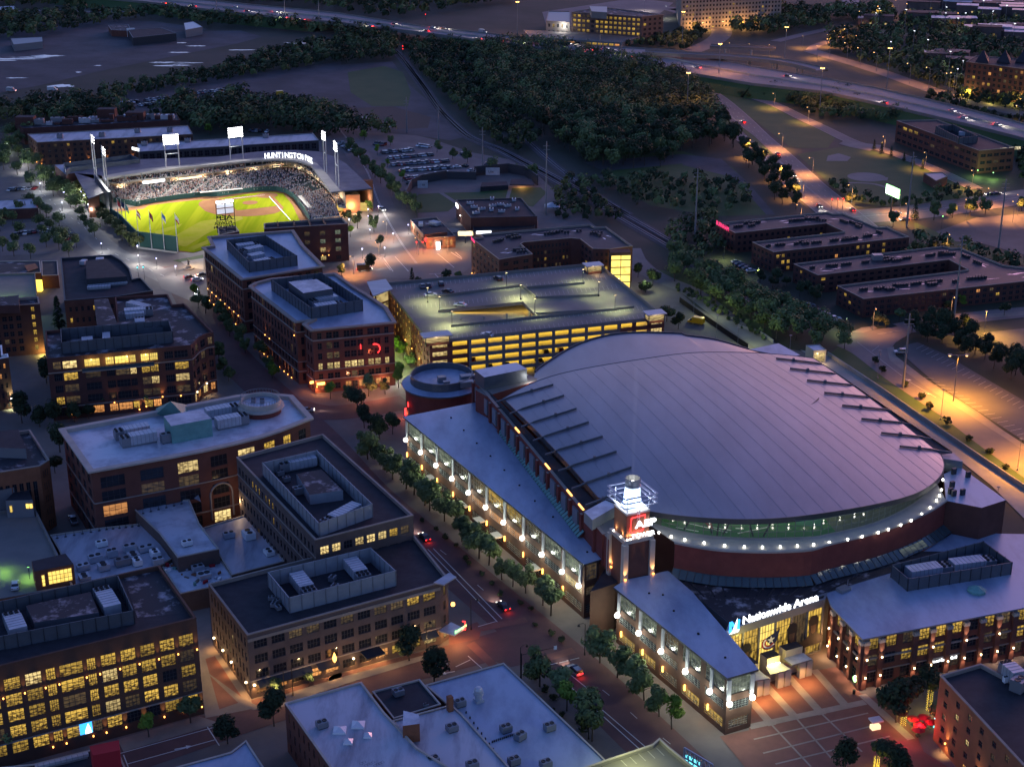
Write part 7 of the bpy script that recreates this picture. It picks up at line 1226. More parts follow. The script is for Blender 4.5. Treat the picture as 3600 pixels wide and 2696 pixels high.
# brick warehouses by the ballpark
b = Bld('warehouse', 'long brick warehouse with a pale streaked roof and base uplights behind the ballpark', 'building', AP('a240,922 a1247,868 a1215,812 a178,868', 12.2), 12.2, 'brick_br', 'roof_lt2', 'stone', par=.4, cw=.3); b.fac(0, 4, 24, ww=.42, wh=.5, lit=['..d.y......y.d...d......', '........................', '........................', '........................'], zb=.3, depth=.2); b.fac(3, 4, 4, ww=.4, wh=.5, lit=.1, zb=.3, depth=.2)
for t in (.015, .195, .315, .435, .6): b.lamp(on(b, 0, t, 1.0), nrm(b, 0), 'gl_amb', 260, AMB, r=.25, ang=60)
for t in (.25, .55, .8): b.lamp(on(b, 3, t, 1.0), nrm(b, 3), 'gl_amb', 260, AMB, r=.25, ang=60)
for pt in ('a388,885', 'a660,875', 'a890,850', 'a1100,845'): b.ac(A(pt, 12.5), 3, 2.4, 1.8, .1)
b.finish()
b = Bld('warehouse', 'dark older warehouse with broken rooftop clutter behind the long pale roofed one', 'building', AP('a150,832 a1165,778 a1140,735 a95,795', 9), 9, 'brick_dk', 'roof_gravel', 'brick_dk', par=.4, cw=.3); g = random.Random(2)
for i in range(26): P_ = lerp(lerp(A('a160,820', 9), A('a1150,770', 9), g.random()), lerp(A('a120,800', 9), A('a1120,745', 9), g.random()), g.random()); b.ac(P_, g.uniform(2, 8), g.uniform(1.5, 4), g.uniform(.8, 3), .06, m=g.choice(['metal_gy', 'metal_lt', 'brick_dk']), name='roof_clutter')
for x, y in ((695, 748), (170, 800), (880, 770)): P_ = A(f'a{x},{y}', 9); b.block([P_+V((x2, y2, 0)) for x2, y2 in ((-5, -3), (5, -3), (5, 3), (-5, 3))], 8.6, 13, 'brick_dk', 'roof_dk', 'lift_house')
b.finish()
b = Bld('market_hall', 'low hall with a ribbed violet roof and a bright white sign strip behind the grandstand', 'building', AP('a905,982 a2062,908 a2025,862 a888,932', 10.5), 10.5, 'metal_dk', 'roof_lt2', 'metal_gy', par=.4, cw=.3); b.fac(0, 2, 26, ww=.7, wh=.6, lit=.0, zb=.3, depth=.15); mb = MB(); P_, Q = A('a856,965', 9.6), A('a902,976', 9.6); d = Q-P_; mb.obox((P_+Q)/2, d.length, .4, 9.2, 10.6, math.atan2(d.y, d.x)); mb.build('sign_strip', 'gl_sign', b.e)
for pt in ('a935,935', 'a1215,915', 'a1720,885'): b.ac(A(pt, 10.6), 3, 2.4, 1.8, .1)
b.finish()
# blocks at the left picture edge by the tree street
b = Bld('shop_building', 'flat shop with pale roof bands by the dark trees at the edge', 'building', AP('a-100,1360 a245,1345 a205,1285 a-100,1300', 5), 5, 'brick_dk', 'roof_lt2', 'stone', par=.3, cw=.2); mb = MB(); P_ = A('a215,1345', 3.5); mb.obox(P_, 4, .3, 3.2, 4.2, 0); mb.build('neon_sign', 'gl_red', b.e); b.finish()
b = Bld('shop_building', 'low building with a dark tiled roof at the edge beside the street trees', 'building', AP('p-200,205 p350,190 p340,90 p-200,95', 6), 6, 'brick_dk', 'roof_gravel', 'stone_lt', par=.3, cw=.25); mb = MB(); mb.add([(*A('p208,135', 6)[:2], 6.2), (*A('p300,115', 6)[:2], 6.2), (*A('p330,155', 6)[:2], 6.2), (*A('p240,188', 6)[:2], 6.2)], ((0, 1, 2, 3),)); mb.build('roof_mural', 'brick_or', b.e); b.finish()
b = Bld('shop_building', 'small reddish roofed shop annex next to the dark tiled roof at the edge', 'building', AP('p360,215 p500,210 p490,88 p355,92', 5.5), 5.5, 'brick', 'roof_dk', 'stone_lt', par=.3, cw=.25); b.finish()
b = Bld('parking_garage', 'pale green tinted flat deck behind the yellow staircase block', 'garage', AP('p-200,430 p312,392 p300,195 p-200,210', 8), 8, 'brick_dk', 'concrete', 'concrete', par=.6, cw=.25); point(b.e, A('p20,340', 12), (.5, 1, .3), 700); mb = MB(); P_ = A('p322,270', 4); mb.obox(P_, 3, 2, .3, 4.5, 0); mb.build('lit_lobby', 'gl_yellow', b.e); b.finish()
# glass kiosk on the service deck
b = Bld('glass_kiosk', 'small pale box pavilion with a lit glass front above the service deck', 'pavilion', AP('f848,612 f930,608 f885,572 f798,578', 4.6), 4.6, 'concrete_lt', 'roof_lt', 'concrete_lt', par=.2, cw=.2); b.fac(0, 1, 1, ww=.9, wh=.8, lit=['w'], zb=.2, nx=4, nz=2, margin=.2); point(b.e, on(b, 0, .5, 2.5, 2), WARM, 120); b.finish()
mb = MB(); mb.prism(AP('f430,605 f620,565 f760,640 f700,655', 9), 0, 9, 0, 1); tag(mb.build('dock_roof', ['metal_gy', 'roof_blue'], None, A('f600,620', 0)), 'dark triangular dock roof behind the arena roof next to the glass kiosk', 'roof')
# ================================================================ ballpark
sheet('warning_track', AP('q775,1075 q1090,1032 q1130,992 q1890,890 r0,895 r340,848 r560,826 r760,820 r880,845 r960,900 r1060,1060 r1165,1200 r1250,1500 n600,150 n0,330 q1610,1605 q1100,1545 q870,1290'), .12, 'infield')
FIELD = AP('q790,1108 q1165,1068 q1235,1024 q1500,990 q1830,955 r0,945 r330,884 r560,858 r700,850 r850,872 r960,1010 r1055,1205 r1200,1500 n600,160 n0,330 q1610,1590 q1110,1530 q890,1280')
sheet('ballfield_turf', FIELD, .16, 'turf')
for s_ in ('a1060,1570 a1300,1435 a1560,1400 a1575,1420 a1350,1510 a1200,1600', 'a1000,1500 a1180,1450 a1160,1475 a1010,1525', 'a1210,1610 a1350,1555 a1350,1580 a1250,1625'): sheet('dry_turf', AP(s_), .19, 'turf_dry')
sheet('infield_dirt', AP('a1284,1330 a1290,1312 a1315,1300 a1360,1296 a1440,1291 a1560,1278 a1690,1262 a1735,1258 a1775,1268 a1775,1278 a1820,1330 a1836,1345 a1825,1366 a1780,1385 a1700,1397 a1600,1404 a1480,1401 a1390,1390 a1330,1370'), .2, 'infield')
sheet('infield_grass', AP('a1462,1302 a1580,1287 a1690,1275 a1700,1284 a1745,1284 a1795,1336 a1700,1348 a1535,1366'), .24, 'turf')
mb = MB(); mb.poly([V((p.x, p.y, .3)) for p in ring(A('a1619,1316'), 3.6)]); mb.build('pitchers_mound', 'infield')['kind'] = 'structure'; sheet('home_circle', ring(A('a1728,1268'), 5.2), .27, 'infield')
mk = Marks(.3); mk.px('a1742,1276', 'a1880,1430', .35); mk.px('a1715,1266', 'a1460,1294', .25); mk.build('foul_lines', 'chalk')
st = thing('ballpark_grandstand', 'curved ballpark grandstand packed with spectators under a bright lit canopy roof', 'grandstand', A('r600,600'))
ZF, ZB, ZR = 1.2, 5.4, 11.0
fr_ = resample(AP('q790,950 q950,975 q1090,1005 q1130,985 q1300,955 q1600,912 q1890,880', ZF)+AP('r0,880 r340,833 r560,810 r760,806 r880,835 r980,900 r1100,1050 r1185,1190', ZF), 90)
bk_ = resample(AP('q735,790 q900,800 q1000,775 q1200,755 q1600,715', ZB)+AP('r0,655 r300,610 r600,570 r800,540 r950,550 r1100,600 r1260,700 r1400,840 r1500,980 r1570,1150', ZB), 90)
mb = MB(); NS = 12
for i in range(89):
    for k in range(NS):
        a, c = lerp(fr_[i], bk_[i], k/NS), lerp(fr_[i+1], bk_[i+1], k/NS); d, e = lerp(fr_[i], bk_[i], (k+1)/NS), lerp(fr_[i+1], bk_[i+1], (k+1)/NS); z = ZF+(ZB-ZF)*k/NS; z2 = ZF+(ZB-ZF)*(k+1)/NS; m = 1 if i % 8 == 0 else 0
        mb.quad((a.x, a.y, z), (c.x, c.y, z), (e.x, e.y, z), (d.x, d.y, z), m); mb.quad((d.x, d.y, z), (e.x, e.y, z), (e.x, e.y, z2), (d.x, d.y, z2), m)
mb.build('seating_bowl', ['seat_gr', 'concrete_lt'], st); mb = MB()
for i in range(89): mb.beam(fr_[i]+V((0, 0, .1-0)), fr_[i+1]+V((0, 0, .1)), .25, 2.2)
mb.build('field_wall', 'wall_green', st)
up0 = [lerp(a, c, 1.06) for a, c in zip(fr_, bk_)]; up1 = [lerp(a, c, 1.30) for a, c in zip(fr_, bk_)]; mb = MB()
for i in range(82):
    a, c, d, e = up0[i], up0[i+1], up1[i], up1[i+1]; mb.quad((a.x, a.y, ZB), (c.x, c.y, ZB), (e.x, e.y, ZB), (d.x, d.y, ZB), 0); mb.quad((d.x, d.y, ZB), (e.x, e.y, ZB), (e.x, e.y, ZR), (d.x, d.y, ZR), 1)
    if i < 60:
        mb.quad((a.x, a.y, 7.3), (c.x, c.y, 7.3), (c.x, c.y, 8.1), (a.x, a.y, 8.1), 2); mb.quad((a.x, a.y, 7.3), (c.x, c.y, 7.3), (e.x, e.y, 8.8), (d.x, d.y, 8.8), 3)
mb.build('concourse', ['concrete_lt', 'stone', 'concrete_lt', 'seat_gr'], st); mb = MB()
for i in range(0, 82, 4): mb.tube([(up0[i].x, up0[i].y, ZB), (up0[i].x, up0[i].y, ZR)], .22, 6)
mb.build('columns', 'metal_gy', st)
for i in range(3, 80, 6): point(st, lerp(up0[i], up1[i], .45)+V((0, 0, 6.9-lerp(up0[i], up1[i], .45).z)), (1, .74, .42), 300, .2)
mb = MB(); P_, Q = A('a928,1183', 7.4), A('a1070,1166', 7.4); d = Q-P_; mb.obox((P_+Q)/2-V((0, 1, 0)), d.length, .3, 7.0, 8.2, math.atan2(d.y, d.x)); mb.build('ribbon_board', 'gl_sign', st); mb = MB(); P_, Q = A('a1160,1160', 7.4), A('a1310,1142', 7.4); d = Q-P_; mb.obox((P_+Q)/2-V((0, 1, 0)), d.length, .3, 7.2, 8.0, math.atan2(d.y, d.x)); mb.build('ribbon_board', 'gl_soft', st)
# canopy roof
mat('roof_canopy', (.16, .15, .18), rough=.6, col2=(.09, .085, .11), scale=.15, detail=10)
inn_ = AP('q560,690 q660,684 q900,640 q1300,585 q1700,535 q2161,488', ZR)+AP('r200,475 r500,447 r750,436 r900,440 r1050,458 r1200,510 r1330,690 r1450,850', ZR)
out_ = AP('q300,605 q480,560 q1000,440 q1130,432 q1600,420 q2161,398', ZR)+AP('r200,375 r500,340 r750,322 r1000,316 r1300,336 r1500,402 r1650,492 r1975,804', ZR)
I_, O_ = resample(inn_, 60), resample(out_, 60); mb = MB()
for i in range(59):
    a, c, d, e = I_[i], I_[i+1], O_[i], O_[i+1]
    for k in range(4):
        A0, C0_, D0, E0_ = lerp(a, d, k/4), lerp(c, e, k/4), lerp(a, d, (k+1)/4), lerp(c, e, (k+1)/4); m = 0 if k > 0 else 2; mb.quad((A0.x, A0.y, ZR), (C0_.x, C0_.y, ZR), (E0_.x, E0_.y, ZR), (D0.x, D0.y, ZR), m); mb.quad((D0.x, D0.y, ZR-.5), (E0_.x, E0_.y, ZR-.5), (C0_.x, C0_.y, ZR-.5), (A0.x, A0.y, ZR-.5), 2)  # lip strip paler than the rest: its floodlighting is painted in
    mb.quad((a.x, a.y, ZR-.9), (c.x, c.y, ZR-.9), (c.x, c.y, ZR+.1), (a.x, a.y, ZR+.1), 2); mb.quad((e.x, e.y, 0), (d.x, d.y, 0), (d.x, d.y, ZR), (e.x, e.y, ZR), 3)
mb.build('canopy_roof', ['roof_canopy', 'roof_metal', 'concrete_lt', 'brick_dk'], st)
# left arm of the canopy and service roof behind
mb = MB(); mb.prism(AP('q300,608 q470,930 q660,860 q590,690 q660,690 q640,640', ZR), ZR-.5, ZR, 0, 0, True); mb.build('side_canopy', 'roof_canopy', st); mb = MB(); P_ = A('q540,940', 8); mb.obox(P_, 5, 4, 0, 10.2, .2); mb.build('brick_portal', 'brick_or', st); point(st, A('q640,900', 7), WARM, 500)
mb = MB(); mb.prism(AP('q180,625 q445,580 q1128,440 q1030,395 q420,490 q42,505', 10.5), 0, 10.5, 0, 1); mb.build('service_house', ['brick_dk', 'roof_lt2'], st); mb = MB(); mb.wall(AP('q190,600 q240,560 q1120,455 q1010,400 q390,480 q160,505', 12), 10.5, 13, .25, closed=True); mb.build('screen_wall', 'screen', st)
mb = MB(); mb.prism(AP('r1610,890 r1820,880 r1770,838 r1595,850', 8.5), 0, 8.5, 0, 1); mb.obox(A('r1925,990', 0)+V((0, 3, 0)), 4, 3, 0, ZR-.6, .3, 0); mb.build('gate_house', ['brick_or', 'roof_gravel'], st); q = MB(); P_ = A('r1722,1055', 1.5); q.obox(P_+V((0, -.3, 0)), 14, .3, .4, 4.2, .02); q.build('shop_window', 'lit_hot', st); point(st, P_+V((0, -4, 2)), WARM, 900); point(st, A('r1880,930', 5), WARM, 700); point(st, A('r1560,1010', 4), AMB, 600)
g = random.Random(21); cr_ = MB(); 
def sitter(P, m): w = g.uniform(.36, .5); cr_.obox(P, w, .35, P.z, P.z+.62, g.uniform(-.4, .4), m); cr_.obox(P, .2, .22, P.z+.62, P.z+.88, 0, 5)
for i in range(4300):
    t, u = g.random(), g.random(); k = t*88; j = int(k)
    if j % 8 == 0 and g.random() < .9: continue
    if g.random() < (.75 if (48 < j < 66 and u > .45) else .06): continue
    P = lerp(lerp(fr_[j], bk_[j], u), lerp(fr_[j+1], bk_[j+1], u), k-j); P.z = ZF+(ZB-ZF)*int(u*NS)/NS+.02; sitter(P, g.choice((0, 0, 0, 1, 2, 3, 3, 3, 4)))
for i in range(1100):
    k = g.random()*80; j = int(k); u = g.random(); P = lerp(lerp(up0[j], up1[j], u), lerp(up0[j+1], up1[j+1], u), k-j); P.z = ZB+.03 if j > 59 or g.random() < .3 else 7.35+1.5*u; sitter(P, g.choice((0, 1, 1, 2, 3, 4)))
o = cr_.build('crowd', ['crowd_a', 'crowd_b', 'crowd_c', 'crowd_d', 'crowd_e', 'skin']); tag(o, 'seated crowd of spectators filling the curved grandstand', None, None, 'stuff')
for i in range(5, 85, 8):
    pass
for s_ in ('q1890,860 r340,810', 'r1030,900 r1165,1050'):
    a, c = s_.split(); a, c = A(a, 2.6), A(c, 2.6); d = (c-a); n = V((-d.y, d.x, 0)).normalized()*2; mb = MB(); mb.prism([a, c, c+n, a+n], 2.4, 2.7, 0, 0, True); mb.build('dugout_roof', 'concrete_lt', st)
# lettering standing on the canopy edge
LT = resample(AP('r612,425 r750,412 r900,412 r1050,425 r1150,450 r1222,490', ZR+.4), 120); word = 'HUNTINGTON PARK'; wd = {'I': .5, ' ': .55}; tot = sum(wd.get(c, 1) for c in word); u = 0
for c in word:
    w = wd.get(c, 1)
    if c != ' ':
        k = min(117, int(u/tot*119)); d = LT[min(119, k+4)]-LT[k]; text(st, c, LT[k], d, (0, 0, 1), 2.7, 'gl_sign', .12, .82, .05)
    u += w
# light towers
mb = MB(); mb.lathe((0, 0), [(.01, -.32), (.28, -.2), (.32, .08), (.2, .28), (.01, .32)], 8); FLM = mb.mesh('floodlight', ['gl_stad'])
def ltower(pa, pb, zb, zt0, zt1, aim, label, pw, cols=8, rows=5):
    a, c = A(pa, zb), A(pb, zb); t = thing('floodlight_tower', label, 'floodlight', (a+c)/2, 0, 'ballpark floodlights'); d = c-a; w = d.length; d = d/w; ang = math.atan2(d.y, d.x); mb = MB()
    for p in (a, c): mb.tube([p, p+V((0, 0, zt1-zb))], .28, 6)
    mb.build('legs', 'metal_lt', t); mb = MB(); mb.tube([a+V((0, 0, (zt0-zb)*.6)), c+V((0, 0, (zt0-zb)*.6))], .2, 5); mb.tube([a+V((0, 0, 2)), lerp(a, c, .12)+V((0, 0, (zt0-zb)*.6))], .12, 4); mb.build('crossbar', 'metal_lt', t)
    n = (V(aim)-(a+c)/2); n.z = 0; n.normalize(); nn = V((-d.y, d.x, 0)); nn = nn if nn.dot(n) > 0 else -nn; mb = MB(); gl_ = MB()
    for r in range(rows):
        z = zt0+(zt1-zt0)*(r+.5)/rows; mb.beam(a-d*.8+V((0, 0, z-zb)), c+d*.8+V((0, 0, z-zb)), .3, .2)
        for k in range(cols): P = lerp(a-d*.6, c+d*.6, (k+.5)/cols)+nn*.4+V((0, 0, z-zb)); ol_ = bpy.data.objects.new('floodlight', FLM); C.objects.link(ol_); ol_.parent = t; ol_.location = P-t.location
    mb.build('rack', 'metal_dk', t); P = (a+c)/2+nn*1.3+V((0, 0, (zt0+zt1)/2-zb)); spot(t, P, aim, (1, .97, .9), pw, 95, .5, 1.5); spot(t, P+V((0, 0, -.5)), V(aim)*.4+(a+c)/2*.6+V((0, 0, -20)), (1, .97, .9), pw*.06, 110, .6, 1.5)
CF = A('q1700,1180'); PW = 27000
ltower('q1455,540', 'q1625,525', ZR, 22, 27.2, CF, 'floodlight tower on the canopy roof, nearest the brick warehouse', PW); ltower('r182,445', 'r342,425', ZR, 22, 27.2, CF, 'floodlight tower on the canopy roof beside the big letters', PW)
ltower('r1372,590', 'r1402,605', ZR, 26.5, 31, CF, 'edge-on floodlight tower at the bend of the canopy', PW, 3, 4); ltower('r1522,755', 'r1556,795', ZR, 27.5, 32, CF, 'edge-on floodlight tower near the open end of the canopy', PW, 3, 4)
ltower('q583,990', 'q612,1030', 0, 29, 33, CF, 'floodlight tower behind the left field scoreboard, taller one', PW, 2, 3); ltower('q716,1095', 'q748,1150', 0, 27, 31, CF, 'floodlight tower behind the left field scoreboard, nearer the flags', PW, 2, 3)
sb = thing('scoreboard', 'dark scoreboard wall with screens behind the left field corner', 'scoreboard', A('q690,1130')); a, c = A('q600,1000', 0), A('q775,1230', 0); d = c-a; mb = MB(); mb.obox((a+c)/2, d.length, 1.2, 5, 14, math.atan2(d.y, d.x)); mb.build('board', 'metal_dk', sb); mb = MB(); mb.wall([a, c], 0, 5, .6); mb.build('wall', 'wall_green', sb)
a, c = A('q870,1290', 0), A('q1110,1540', 0); e = A('q1605,1605', 0); mb = MB(); mb.wall([A('q775,1230', 0), a, c, e], 0, 6.5, .5); mb.wall([c-V((0, .6, 0)), e-V((0, .6, 0))], 6.5, 7, .3); ow = mb.build('outfield_wall', 'wall_green', None, (a+c)/2); tag(ow, 'tall dark green outfield wall with flagpoles along it', 'wall')
bt = MB(); bt.wall([V((p.x, p.y-2.5, 0)) for p in (c, e)], 0, .8, .3); tag(bt.build('low_wall', 'concrete_lt', None, c), 'low pale wall at the foot of the outfield wall', 'wall')
for i, (bs, tp, col, lb) in enumerate((('q862,1290', 'q835,1040', 'emblem_red', 'red flag'), ('q910,1300', 'q888,1080', 'car_blue', 'navy flag'), ('q962,1345', 'q940,1120', 'wall_green', 'green flag'), ('q1118,1545', 'q1075,1098', 'stripes', 'striped red and white flag'), ('q1276,1570', 'q1237,1160', 'emblem_navy', 'burgundy and blue flag'), ('q1436,1590', 'q1398,1180', 'gl_none', 'blue and white flag'), ('q1603,1612', 'q1560,1200', 'white', 'white flag'))):
    B_ = A(bs); t = thing('flagpole', 'tall flagpole with a limp %s by the outfield wall' % lb, 'flagpole', B_, 0, 'outfield flagpoles'); H_ = 17 if i > 2 else 13; mb = MB(); mb.tube([B_, B_+V((0, 0, H_))], .22, 6, 0, .09); mb.lathe(B_, [(.01, H_), (.15, H_+.12), (.01, H_+.3)], 6); mb.build('pole', 'metal_lt', t); mb = MB(); cs = {'emblem_red': ('emblem_red',)*3, 'car_blue': ('emblem_navy',)*3, 'wall_green': ('copper',)*3, 'stripes': ('emblem_red', 'white', 'emblem_red'), 'emblem_navy': ('emblem_red', 'emblem_navy', 'emblem_red'), 'gl_none': ('flag_blue', 'flag_blue', 'white'), 'white': ('white', 'white', 'emblem_red')}[col]
    if 'flag_blue' not in MT: mat('flag_blue', (.05, .16, .45))
    for k in range(3):
        for j in range(4):
            z0 = H_-.3-k*.9-j*.55; x0, x1 = j*.34, (j+1)*.34; f = lambda x, z: B_+V((.15+x, -.12*sin(x*5+k), z)); mb.quad(f(x0, z0-.9), f(x1, z0-.9-.55), f(x1, z0-.55), f(x0, z0), k)
    mb.build('flag', list(cs), t)
# scoreboard frame with lettering seen from behind
sf = thing('sign_frame', 'black steel frame with bright panels and mirrored lettering above the outfield', 'sign', A('n300,170')); a, c = A('n218,150', 11.5), A('n378,132', 11.5); d = (c-a); w = d.length; d = d/w; up = V((0, 0, 1)); mb = MB()
for p in (a, lerp(a, c, .5), c): mb.beam(p-V((0, 0, 11)) if False else p, p+V((0, 0, 12.5)), .25, .25)
for z in (0, 1.8, 3.4, 5.2, 7.6, 10.2, 12.4): mb.beam(a+up*z, c+up*z, .16, .2)
mb.build('steel_frame', 'black', sf); mb = MB()
for z0, z1 in ((7.9, 10.0), (10.4, 12.1)): mb.quad(a+d*.3+up*z0, c-d*.3+up*z0, c-d*.3+up*z1, a+d*.3+up*z1)
mb.build('light_panel', 'gl_dim', sf); nb = V((d.y, -d.x, 0))*.15; text(sf, 'AEP', c-d*1.0+up*5.35+nb, d, up, 1.9, 'black', .04, 1.5, .04, mirror=True); text(sf, 'POWER', c-d*1.2+up*3.5+nb, d, up, 1.2, 'black', .04, 1.3, .03, mirror=True); text(sf, 'PAVILION', c-d*.8+up*1.9+nb, d, up, 1.2, 'black', .04, 1.15, .03, mirror=True)
mb = MB()
for k in range(6): mb = MB(); P_ = lerp(a, c, (k+.5)/6)+up*12.6; mb.obox(P_, .9, .7, P_.z, P_.z+.7, 0); mb.build('lamp', 'gl_stad', sf)
# players
def figure(P, rz, label, shirt='jersey', arm=.6, stride=.5, group='players on the ball field'):
    t = thing('person', label, 'person', P, rz, group); mb = MB()
    for s in (-1, 1): mb.tube([(s*stride*.5, s*.12, .02), (s*stride*.2, s*.11, .48), (0, s*.09, .92)], .075, 6, 0, .11)
    mb.tube([(0, 0, .88), (0, 0, 1.2), (.02, 0, 1.48)], .17, 8, 0, .2); mb.tube([(.02, 0, 1.46), (.02, 0, 1.58)], .07, 6, 1)
    for s in (-1, 1): mb.tube([(.02, s*.21, 1.42), (arm*.25, s*.3, 1.18), (arm*.55, s*.26, 1.1)], .065, 6, 0, .045)
    mb.lathe((.03, 0), [(.01, 1.54), (.08, 1.58), (.105, 1.68), (.09, 1.77), (.01, 1.82)], 8, 1); mb.build('body', [shirt, 'skin'], t); cp_ = MB(); cp_.lathe((.03, 0), [(.115, 1.70), (.11, 1.78), (.01, 1.85)], 8); cp_.obox((.14, 0), .12, .16, 1.70, 1.72, 0); cp_.build('cap', 'emblem_navy', t)
for pt, rz, sh, lb in (('a1650,1305', 3, 'jersey', 'pitcher in white beside the mound'), ('a1742,1256', 3.5, 'car_dark', 'umpire in black standing at home plate'), ('a1598,1275', 0, 'jersey', 'player in white at the third base line'), ('a1434,1295', 0, 'jersey', 'infielder in white near third base'), ('a1357,1302', .5, 'car_dark', 'umpire in black at the infield edge'), ('a1555,1385', 1.5, 'jersey', 'infielder in white on the near dirt arc'), ('a1796,1352', 2, 'jersey', 'first baseman in white beside the foul line'), ('a1846,1337', 2.6, 'jersey', 'coach in white with raised arms by the foul line'), ('a925,1430', 1, 'jersey', 'outfielder in white alone on the wide turf'), ('a1022,1308', 1, 'jersey', 'player in white by the side track'), ('a1270,1290', 1, 'jersey', 'player in white near the far dirt strip'), ('a1683,1240', 4, 'jersey', 'player in white waiting behind home plate'), ('a1398,1283', 4, 'jersey', 'player in white in front of the dugout')):
    figure(A(pt, .25), rz, lb, sh)
# ================================================================ trees
def trow(a, c, n, kind, where, group, s=1.0, jit=1.2, lime=()):
    a, c = A(a), A(c)
    for i in range(n):
        P = lerp(a, c, (i+.5)/n)+V((tr.uniform(-jit, jit), tr.uniform(-jit*1.5, jit*1.5), 0)); tree(P, 'lime' if i in lime else kind, '%s tree %s' % (ordn(i), where), group, s)
trow('o790,985', 'o1205,1345', 19, 'street', 'from the far end in the row beside the long lamplit arena wing', 'trees along the arena wing', 1.2)
trow('o1285,1415', 'o1480,1592', 6, 'street', 'past the crossing in the row beside the entrance wing', 'trees along the entrance wing', 1.25, lime=(5,))
trow('o1158,1462', 'o1305,1620', 5, 'street', 'down the strip between blue shop roof and brick street', 'trees beside the blue shop roof', 1.3, lime=(2,))
trow('o412,640', 'o606,826', 11, 'street', 'down the uplit row in front of the long cornice offices', 'trees along the cornice offices', .95, lime=(0, 10))
trow('o476,770', 'o500,840', 3, 'street', 'beside the rounded corner of the brown brick block', 'trees by the rounded corner')
trow('o150,402', 'o292,545', 17, 'olive', 'down the lamplit row under the ballpark outfield wall', 'lamplit ballpark trees', .95)
trow('o112,385', 'o212,520', 11, 'wood2', 'down the darker row across the park street from the outfield', 'dark park street trees', .62)
trow('o757,327', 'o900,470', 22, 'street', 'down the dense dark row along the street right of the ballpark', 'trees beside the ballpark street', 1.1)
trow('f1180,660', 'f2160,1420', 9, 'bush', 'along the verge between retaining wall and curved road', 'verge shrubs', 1.1, 1.5)
trow('o1140,1462', 'o1270,1600', 7, 'bush', 'in the planting strip under the trees by the blue shop roof', 'planting strip shrubs', .8); trow('o905,1122', 'o1230,1402', 14, 'bush', 'in the planter bed along the kerb facing the arena wing', 'planter bed shrubs', .7)
trow('c1210,955', 'c1570,1110', 6, 'conifer', 'in the line of small evergreens along the office drive', 'evergreens along the drive', .9)
